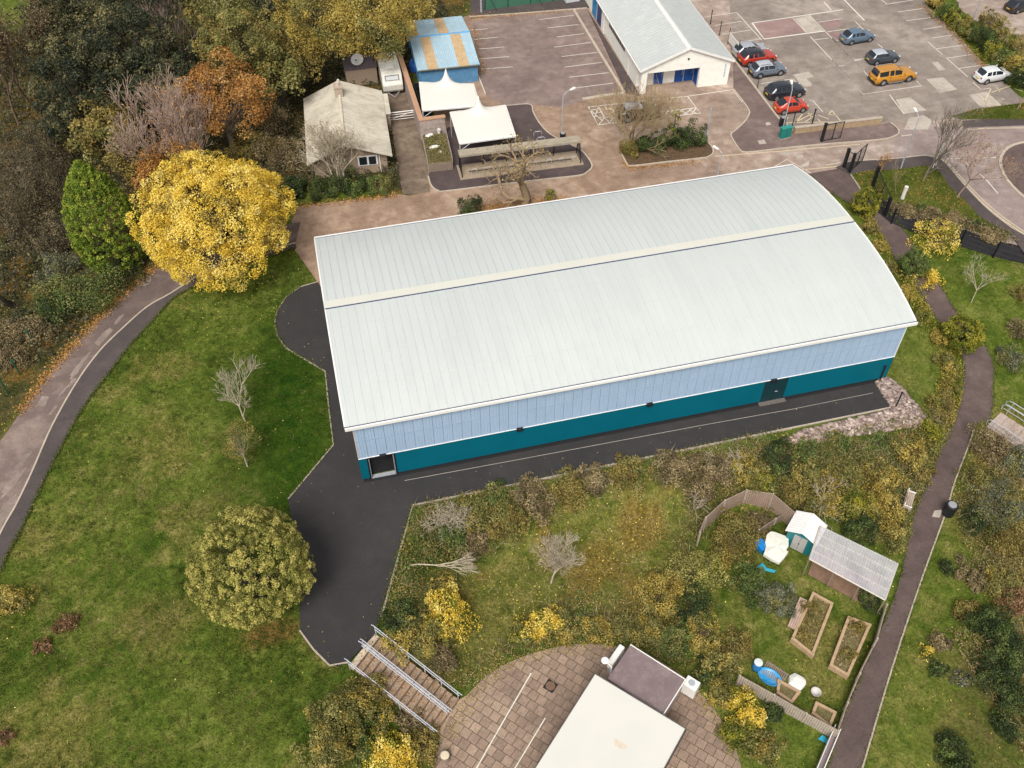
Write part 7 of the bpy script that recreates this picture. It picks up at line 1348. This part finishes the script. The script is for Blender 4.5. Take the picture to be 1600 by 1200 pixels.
# --- east bank scrub
EB = [(1550, 700, 36, 'brown', .5, 'brown scrub just below the side steps'), (1590, 720, 34, 'grey', .6, 'grey green scrub at the right edge below the side steps'), (1530, 745, 30, 'olive', .55, 'olive scrub on the bank above the bin'), (1555, 795, 46, 'grey', .8, 'large grey green bush on the bank beside the bin'), (1525, 815, 26, 'dark', .7, 'dark bush right of the bin on the bank'), (1540, 770, 20, 'gold', .5, 'golden bramble on top of the bank bush'), (1590, 790, 32, 'olive', .6, 'olive scrub at the right edge of the bank'), (1575, 850, 36, 'brownolive', .5, 'turning scrub under the large bank bush'), (1480, 886, 13, 'dark', .8, 'small lone dark bush on the grass beside the path'), (1560, 905, 30, 'olive', .5, 'olive scrub half way down the right edge'), (1585, 940, 26, 'red', .5, 'reddish scrub at the right edge above the dark hedge'), (1545, 975, 36, 'dark', .8, 'top of the long dark hedge at the right edge'), (1575, 1010, 38, 'dark', .8, 'widest part of the long dark hedge'), (1560, 1050, 36, 'dark', .8, 'middle of the long dark hedge at the right edge'), (1580, 1090, 30, 'dark', .8, 'lower part of the long dark hedge'), (1570, 1135, 24, 'dark', .8, 'lowest tip of the long dark hedge'), (1487, 1165, 26, 'dark', .7, 'dark bush at the bottom edge right of the path'), (1500, 1205, 26, 'dark', .7, 'dark bush cut by the bottom edge'), (1450, 1020, 13, 'yellow', .8, 'small bright yellow bush beside the grass'), (1470, 1005, 18, 'brown', .6, 'brown bush next to the small yellow one'), (1465, 1045, 16, 'dark', .6, 'dark low bush under the small yellow one'), (1505, 1060, 15, 'grey', .5, 'pale silvery bush left of the long hedge'), (1578, 560, 24, 'grey', .6, 'grey green scrub at the right edge above the side steps'), (1592, 515, 22, 'brown', .6, 'brown scrub at the right edge of the lawn'), (1596, 460, 18, 'brownolive', .6, 'turning scrub at the right edge below the black path'), (1520, 900, 26, 'brown', .45, 'dry scrub between grass and the right edge'), (1510, 960, 24, 'brownolive', .4, 'low turning scrub left of the hedge top')]
for px, py, r, sp, rz, lb in EB: bush(lb, px, py, r, sp, rz, int(1.6 * r * r), .15, group='scrub on the right hand bank', nc=34, twigs=26)

# ================================================================ uncountable ground cover
rg = np.random.default_rng(77); SHP = [s for s in SHEETS] + [np.array([ray(*p)[:2] for p in ((930, 1052, .7), (1072, 1138, .7), (990, 1290, .7), (845, 1198, .7))])]
GARD_BEDS = [np.array([GP(*p, .3)[:2] for p in q]) for q in ([(1236, 997), (1271, 1025), (1303, 942), (1270, 924)], [(1296, 1039), (1326, 1057), (1362, 975), (1325, 962)])]
def free(x, y, beds=True):
    k = np.ones(len(x), bool)
    for s in SHP + [np.array(STEP)]:
        b = (x > s[:, 0].min()) & (x < s[:, 0].max()) & (y > s[:, 1].min()) & (y < s[:, 1].max()); i = np.where(b)[0]
        if len(i): k[i] &= ~pip(s, x[i], y[i])
    k &= ~((x > -.3) & (x < 42.3) & (y > -.3) & (y < 21)); return k
def inview(x, y):
    d = np.stack([x - CAM[0], y - CAM[1], -1 - CAM[2] + 0 * x], 1); z = d @ FW; u = 800 + FPX * (d @ RT) / z; v = 600 - FPX * (d @ UP) / z; return (u > -90) & (u < 1690) & (v > -60) & (v < 1290)
def scatter(n, x0, x1, y0, y1): 
    x = rg.uniform(x0, x1, n); y = rg.uniform(y0, y1, n); k = inview(x, y); x, y = x[k], y[k]; k = free(x, y); return x[k], y[k]
def blades(name, x, y, h, w, mat, lv, lean=.5):
    n = len(x); a = rg.uniform(0, 6.283, n); P = np.stack([x, y, gz(x, y) - .02], 1); t = np.stack([np.cos(a), np.sin(a), 0 * a], 1) * (w / 2)[:, None]; l = rg.normal(size=(n, 3)) * lean; l[:, 2] = 1; l = unit(l) * h[:, None]
    V = np.stack([P - t, P + t, P + l], 1).reshape(-1, 3); return tag(npmesh(name, V, np.arange(3 * n).reshape(n, 3), mat, lv), kind='stuff')
GM = leafmat('grass_blade', [(0, (.028, .056, .007, 1)), (.3, (.08, .118, .015, 1)), (.55, (.155, .175, .032, 1)), (.8, (.28, .24, .08, 1)), (1, (.46, .37, .18, 1))], .25)
x, y = scatter(330000, -45, 75, -36, 32); D = gattr(a_dry, x, y); So = gattr(a_soil, x, y); Lu = gattr(a_deep_green, x, y); k = (rg.random(len(x)) > So * .75) & (gattr(a_woods, x, y) < .5); x, y, D, Lu = x[k], y[k], D[k], Lu[k]
nn = vnoise(x, y, 1.1, 41); lv = np.clip(.16 + .36 * D + .42 * (nn - .35) + rg.normal(size=len(x)) * .15 - .12 * Lu, 0, 1)
blades('grass_tufts', x, y, rg.uniform(.07, .2, len(x)) * (1 + .8 * D * (nn > .5)), rg.uniform(.04, .11, len(x)), GM, lv, .7)
# combed tussocks on the field and thin dry stems in the scrub
x, y = scatter(26000, -42, 6, -30, 26); k = (gattr(a_woods, x, y) < .3) & (rg.random(len(x)) < .25 + .75 * sm((vnoise(x, y, 2.4, 46) - .35) / .3)) & (rg.random(len(x)) > .75 * gattr(a_deep_green, x, y)); x, y = x[k], y[k]; nb_ = 13; X_ = np.repeat(x, nb_) + rg.normal(size=len(x) * nb_) * .10; Y_ = np.repeat(y, nb_) + rg.normal(size=len(x) * nb_) * .10; n_ = len(X_); tv = np.repeat(np.clip(.30 + .45 * (vnoise(x, y, 3.0, 47) - .4) + .30 * gattr(a_dry, x, y) + rg.normal(size=len(x)) * .16, 0, 1), nb_)
a = rg.uniform(0, 6.283, n_); P = np.stack([X_, Y_, gz(X_, Y_) - .01], 1); t = np.stack([np.cos(a), np.sin(a), 0 * a], 1) * rg.uniform(.012, .03, n_)[:, None]; l = rg.normal(size=(n_, 3)) * .55 + np.array([-.7, -.45, 0]); l[:, 2] = .55; l = unit(l) * rg.uniform(.16, .38, n_)[:, None]
tag(npmesh('grass_tussocks', np.stack([P - t, P + t, P + l], 1).reshape(-1, 3), np.arange(3 * n_).reshape(n_, 3), GM, np.clip(tv + rg.normal(size=n_) * .07, 0, 1)), kind='stuff')
def stems(name, n, box, attr, thr, sp, lo, hi):
    x, y = scatter(n, *box); a = gattr(attr, x, y); k = (rg.random(len(x)) < a) & (a > thr) & (vnoise(x, y, 2.1, 48) > .38); x, y = x[k], y[k]; n_ = len(x); l = rg.normal(size=(n_, 3)) * .8; l[:, 2] = np.abs(l[:, 2]) * .5 + .35; l = unit(l) * rg.uniform(lo, hi, n_)[:, None]; P = np.stack([x, y, gz(x, y) + .15 + .55 * rg.random(n_)], 1); t = unit(np.cross(l, rg.normal(size=(n_, 3)))) * rg.uniform(.012, .022, n_)[:, None]
    tag(npmesh(name, np.stack([P - t, P + t, P + l], 1).reshape(-1, 3), np.arange(3 * n_).reshape(n_, 3), LM[sp], rg.random(n_)), kind='stuff')
stems('dry_stems', 60000, (0, 54, -24, 4), a_scrub * (1 - .8 * a_open), .15, 'straw', .35, .95)
stems('bank_stems', 50000, (36, 75, -40, 0), a_east, .25, 'straw', .3, .8)
# tufts and leaves on the raised verges
for (poly_, z_) in GRASSY:
    x = rg.uniform(poly_[:, 0].min(), poly_[:, 0].max(), 26000); y = rg.uniform(poly_[:, 1].min(), poly_[:, 1].max(), 26000); k = pip(poly_, x, y); x, y = x[k], y[k]; n_ = len(x); a = rg.uniform(0, 6.283, n_); P = np.stack([x, y, np.full(n_, z_ - .01)], 1); w_ = rg.uniform(.04, .11, n_); t = np.stack([np.cos(a), np.sin(a), 0 * a], 1) * (w_ / 2)[:, None]; l = rg.normal(size=(n_, 3)) * .7; l[:, 2] = 1; l = unit(l) * rg.uniform(.07, .18, n_)[:, None]
    tag(npmesh('verge_tufts', np.stack([P - t, P + t, P + l], 1).reshape(-1, 3), np.arange(3 * n_).reshape(n_, 3), GM, np.clip(.34 + .5 * (vnoise(x, y, 1.4, 44) - .4) + rg.normal(size=n_) * .15, 0, 1)), kind='stuff')
    k = rg.random(n_) < .10 * (vnoise(x, y, 1.8, 45) > .45) + .01; V, F = quads(np.stack([x[k], y[k], np.full(k.sum(), z_ + .04)], 1), unit(rg.normal(size=(k.sum(), 3)) * .35 + [0, 0, 1]), .14 * rg.uniform(.6, 1.3, k.sum()), rg); tag(npmesh('verge_leaves', V, F, LM['rust'], rg.random(k.sum())), kind='stuff')
# fallen leaves
def litter(name, x, y, s, sp, dz=.03): n = len(x); V, F = quads(np.stack([x, y, gz(x, y) + dz + rg.random(n) * .03], 1), unit(rg.normal(size=(n, 3)) * .35 + [0, 0, 1]), s * rg.uniform(.6, 1.3, n), rg); return tag(npmesh(name, V, F, LM[sp], rg.random(n)), kind='stuff')
x, y = scatter(60000, -45, 75, -36, 32); Op = gattr(a_open, x, y); So = gattr(a_soil, x, y); pr = .03 + .9 * Op + .3 * So; ym = place(338, 345, 5.4); pr = np.maximum(pr, .5 * np.exp(-((x - ym[0]) ** 2 + (y - ym[1] + 2) ** 2) / 60)); pr = np.maximum(pr, .10 * ((x < 1) & (x > -6) & (y < 4))); k = rg.random(len(x)) < pr * (vnoise(x, y, 2.2, 51) + .2); litter('fallen_leaves', x[k], y[k], .11, 'yellow')
x, y = scatter(70000, -60, 40, 20, 90); k = rg.random(len(x)) < .5 * gattr(a_woods, x, y); litter('woodland_litter', x[k], y[k], .17, 'rust')
def edge_litter(pts, n, w, dz): 
    P = np.array(pts); i = rg.integers(0, len(P) - 1, n); t = rg.random(n)[:, None]; q = P[i] * (1 - t) + P[i + 1] * t + rg.normal(size=(n, 2)) * w; return q
q = np.concatenate([edge_litter(WP((30, 645), (72, 588), (112, 541), (152, 499), (192, 461), (237, 421), (300, 388)), 2600, .32, .03), edge_litter(WP((735, 26), (760, 24), (830, 18), (880, 14)), 900, .6, .03), edge_litter(WP((975, 252), (987, 263), (1040, 258), (1095, 252)), 500, .25, .03), edge_litter(WP((745, 330), (800, 322), (880, 312)), 1500, .5, .03), edge_litter(WP((468, 322), (560, 312), (620, 304)), 700, .3, .03), edge_litter(WP((706, 252), (712, 232), (700, 215)), 700, .4, .03), edge_litter(WP((738, 45), (748, 90), (752, 115)), 600, .5, .03), edge_litter(WP((1442, 10), (1490, 52), (1530, 96), (1560, 122)), 1200, .4, .03)])
q2 = edge_litter(WP((1390, 325), (1420, 333), (1465, 343), (1510, 354), (1550, 366), (1572, 374)), 5200, .55, 0); V, F = quads(np.stack([q2[:, 0], q2[:, 1], .12 + .5 * vnoise(q2[:, 0], q2[:, 1], .9, 250) * rg.random(len(q2))], 1), unit(rg.normal(size=(len(q2), 3)) * .6 + [0, 0, .6]), .13 * rg.uniform(.6, 1.3, len(q2)), rg); tag(npmesh('dry_border', V, F, LM['brown'], rg.random(len(q2))), kind='stuff')
V, F = quads(np.stack([q[:, 0], q[:, 1], .03 + .03 * rg.random(len(q))], 1), unit(rg.normal(size=(len(q), 3)) * .35 + [0, 0, 1]), .15 * rg.uniform(.6, 1.3, len(q)), rg); tag(npmesh('gutter_leaves', V, F, LM['rust'], rg.random(len(q))), kind='stuff')
q = edge_litter([PD(*p)[:2] for p in [(700, 1160), (735, 1090), (790, 1040), (860, 1014), (960, 1012), (1060, 1056), (1110, 1105), (1150, 1180)]], 1800, .3, 0); V, F = quads(np.stack([q[:, 0], q[:, 1], -2.25 + .03 * rg.random(len(q))], 1), unit(rg.normal(size=(len(q), 3)) * .35 + [0, 0, 1]), .08 * rg.uniform(.6, 1.3, len(q)), rg); tag(npmesh('patio_leaves', V, F, LM['gold'], rg.random(len(q))), kind='stuff')
ii = rg.integers(0, NSt, 700); uu = rg.random(700); P = np.stack([ii * tr_ + uu * tr_ * .8, rg.uniform(-sw / 2, sw / 2, 700), -.02 - 2.28 * ii / NSt + .02], 1); ca_, sa_ = math.cos(sang), math.sin(sang); P = np.stack([top[0] + P[:, 0] * ca_ - P[:, 1] * sa_, top[1] + P[:, 0] * sa_ + P[:, 1] * ca_, P[:, 2]], 1); V, F = quads(P, unit(rg.normal(size=(700, 3)) * .3 + [0, 0, 1]), .09 * rg.uniform(.6, 1.3, 700), rg); tag(npmesh('step_leaves', V, F, LM['rust'], rg.random(700)), kind='stuff')
q = np.concatenate([edge_litter(WP((470, 448), (447, 464), (433, 485), (429, 505), (433, 524), (446, 543), (470, 558), (508, 580), (514, 640), (521, 695), (450, 780)), 1500, .06, 0), edge_litter(Li, 5200, .09, 0), edge_litter(PB, 2600, .10, 0), edge_litter(PA, 2600, .10, 0), edge_litter(WP((590, 980), (620, 880), (645, 790), (900, 738), (1200, 676)), 2400, .09, 0)])
n_ = len(q); zq = np.maximum(hz(q[:, 0], q[:, 1]), gz(q[:, 0], q[:, 1])) + .02; a = rg.uniform(0, 6.283, n_); P = np.stack([q[:, 0], q[:, 1], zq], 1); t = np.stack([np.cos(a), np.sin(a), 0 * a], 1) * rg.uniform(.02, .05, n_)[:, None]; l = rg.normal(size=(n_, 3)) * .8; l[:, 2] = .8; l = unit(l) * rg.uniform(.08, .24, n_)[:, None]
tag(npmesh('edge_grass', np.stack([P - t, P + t, P + l], 1).reshape(-1, 3), np.arange(3 * n_).reshape(n_, 3), GM, np.clip(.35 + rg.normal(size=n_) * .2, 0, 1)), kind='stuff')
pd_ = np.array(WP((445, 465), (431, 505), (470, 556), (512, 580), (522, 700), (460, 790), (470, 985), (515, 1035), (585, 990), (640, 795), (1390, 640), (1368, 612), (600, 765), (560, 700), (505, 470))); x = rg.uniform(pd_[:, 0].min(), pd_[:, 0].max(), 2200); y = rg.uniform(pd_[:, 1].min(), pd_[:, 1].max(), 2200); k = pip(pd_, x, y); x, y = x[k], y[k]; k = rg.random(len(x)) < np.exp(-dist_poly(pd_, x, y) / .8) * .8 + .04; x, y = x[k], y[k]; V, F = quads(np.stack([x, y, .012 + .02 * rg.random(len(x))], 1), unit(rg.normal(size=(len(x), 3)) * .3 + [0, 0, 1]), .09 * rg.uniform(.6, 1.3, len(x)), rg); tag(npmesh('yard_leaves', V, F, LM['gold'], rg.random(len(x))), kind='stuff')
# rough undergrowth: brambles, nettles, dead stalks
def under(name, n, box, attr, thr, sp, hmax, ls, seed):
    x, y = scatter(n, *box); a = gattr(attr, x, y); hN = vnoise(x, y, 1.6, seed) * .6 + vnoise(x, y, .7, seed + 1) * .4; k = (a > thr) & (hN > .36) & (rg.random(len(x)) < a); x, y, hN = x[k], y[k], hN[k]; n = len(x)
    z = gz(x, y) + np.clip((hN - .36) * 2.2, 0, 1) * hmax * (.35 + .65 * rg.random(n)); V, F = quads(np.stack([x, y, z], 1), unit(rg.normal(size=(n, 3)) * .6 + [0, 0, .6]), ls * rg.uniform(.6, 1.4, n), rg); cl = vnoise(x, y, .9, seed + 2); return tag(npmesh(name, V, F, LM[sp], np.clip(.55 * cl + .5 * rg.random(n), 0, 1)), kind='stuff')
sc2 = a_scrub * (1 - .9 * a_open)
for k_, q_ in enumerate(GARD_BEDS):
    x = rg.uniform(q_[:, 0].min(), q_[:, 0].max(), 5000); y = rg.uniform(q_[:, 1].min(), q_[:, 1].max(), 5000); c_ = q_.mean(0); kk = pip(c_ + (q_ - c_) * .86, x, y); x, y = x[kk], y[kk]; n_ = len(x)
    V, F = quads(np.stack([x, y, -2.3 + .3 + .22 * vnoise(x, y, .5, 210 + k_) * rg.random(n_)], 1), unit(rg.normal(size=(n_, 3)) * .6 + [0, 0, .5]), .10 * rg.uniform(.5, 1.4, n_), rg); tag(npmesh('bed_weeds', V, F, LM['straw' if k_ else 'brownolive'], rg.random(n_)), kind='stuff')
x = rg.uniform(.2, TW - .2, 1500); y = rg.uniform(.2, 5.4, 1500); V = np.stack([t0[0] + x * math.cos(ta) - y * math.sin(ta), t0[1] + x * math.sin(ta) + y * math.cos(ta), .86 + .25 * rg.random(1500) * (vnoise(x, y, .8, 230) > .45)], 1); V, F = quads(V, unit(rg.normal(size=(1500, 3)) * .6 + [0, 0, .5]), .13 * rg.uniform(.5, 1.4, 1500), rg); tag(npmesh('planter_weeds', V, F, LM['olive'], rg.random(1500)), kind='stuff')
under('bramble_undergrowth', 170000, (0, 52, -24, 2), sc2, .25, 'brownolive', .8, .13, 61)
under('nettle_undergrowth', 170000, (0, 52, -24, 2), sc2, .25, 'mid', .7, .13, 71)
under('dead_stalks', 120000, (0, 52, -24, 2), sc2, .2, 'straw', .7, .10, 81)
under('woodland_undergrowth', 170000, (-62, 20, 18, 100), a_woods, .4, 'holm', 1.6, .24, 91)
under('woodland_brush', 110000, (-62, 20, 18, 100), a_woods, .4, 'thicket', 1.3, .22, 95)
under('bank_undergrowth', 190000, (36, 75, -40, 0), a_east, .3, 'brownolive', .6, .12, 101)
under('bank_grasses', 110000, (36, 75, -40, 0), a_east, .3, 'straw', .5, .11, 111)

a_strip = zone([(1335, 312), (1356, 340), (1412, 435), (1456, 500), (1496, 555), (1502, 640), (1476, 680), (1450, 640), (1470, 590), (1440, 520), (1418, 475), (1350, 350)], 1.2)
under('hedge_strip_growth', 130000, (38, 60, -10, 26), a_strip, .3, 'gold', 1.2, .12, 121)
under('hedge_strip_greenery', 130000, (38, 60, -10, 26), a_strip, .3, 'greeny', 1.3, .12, 131)
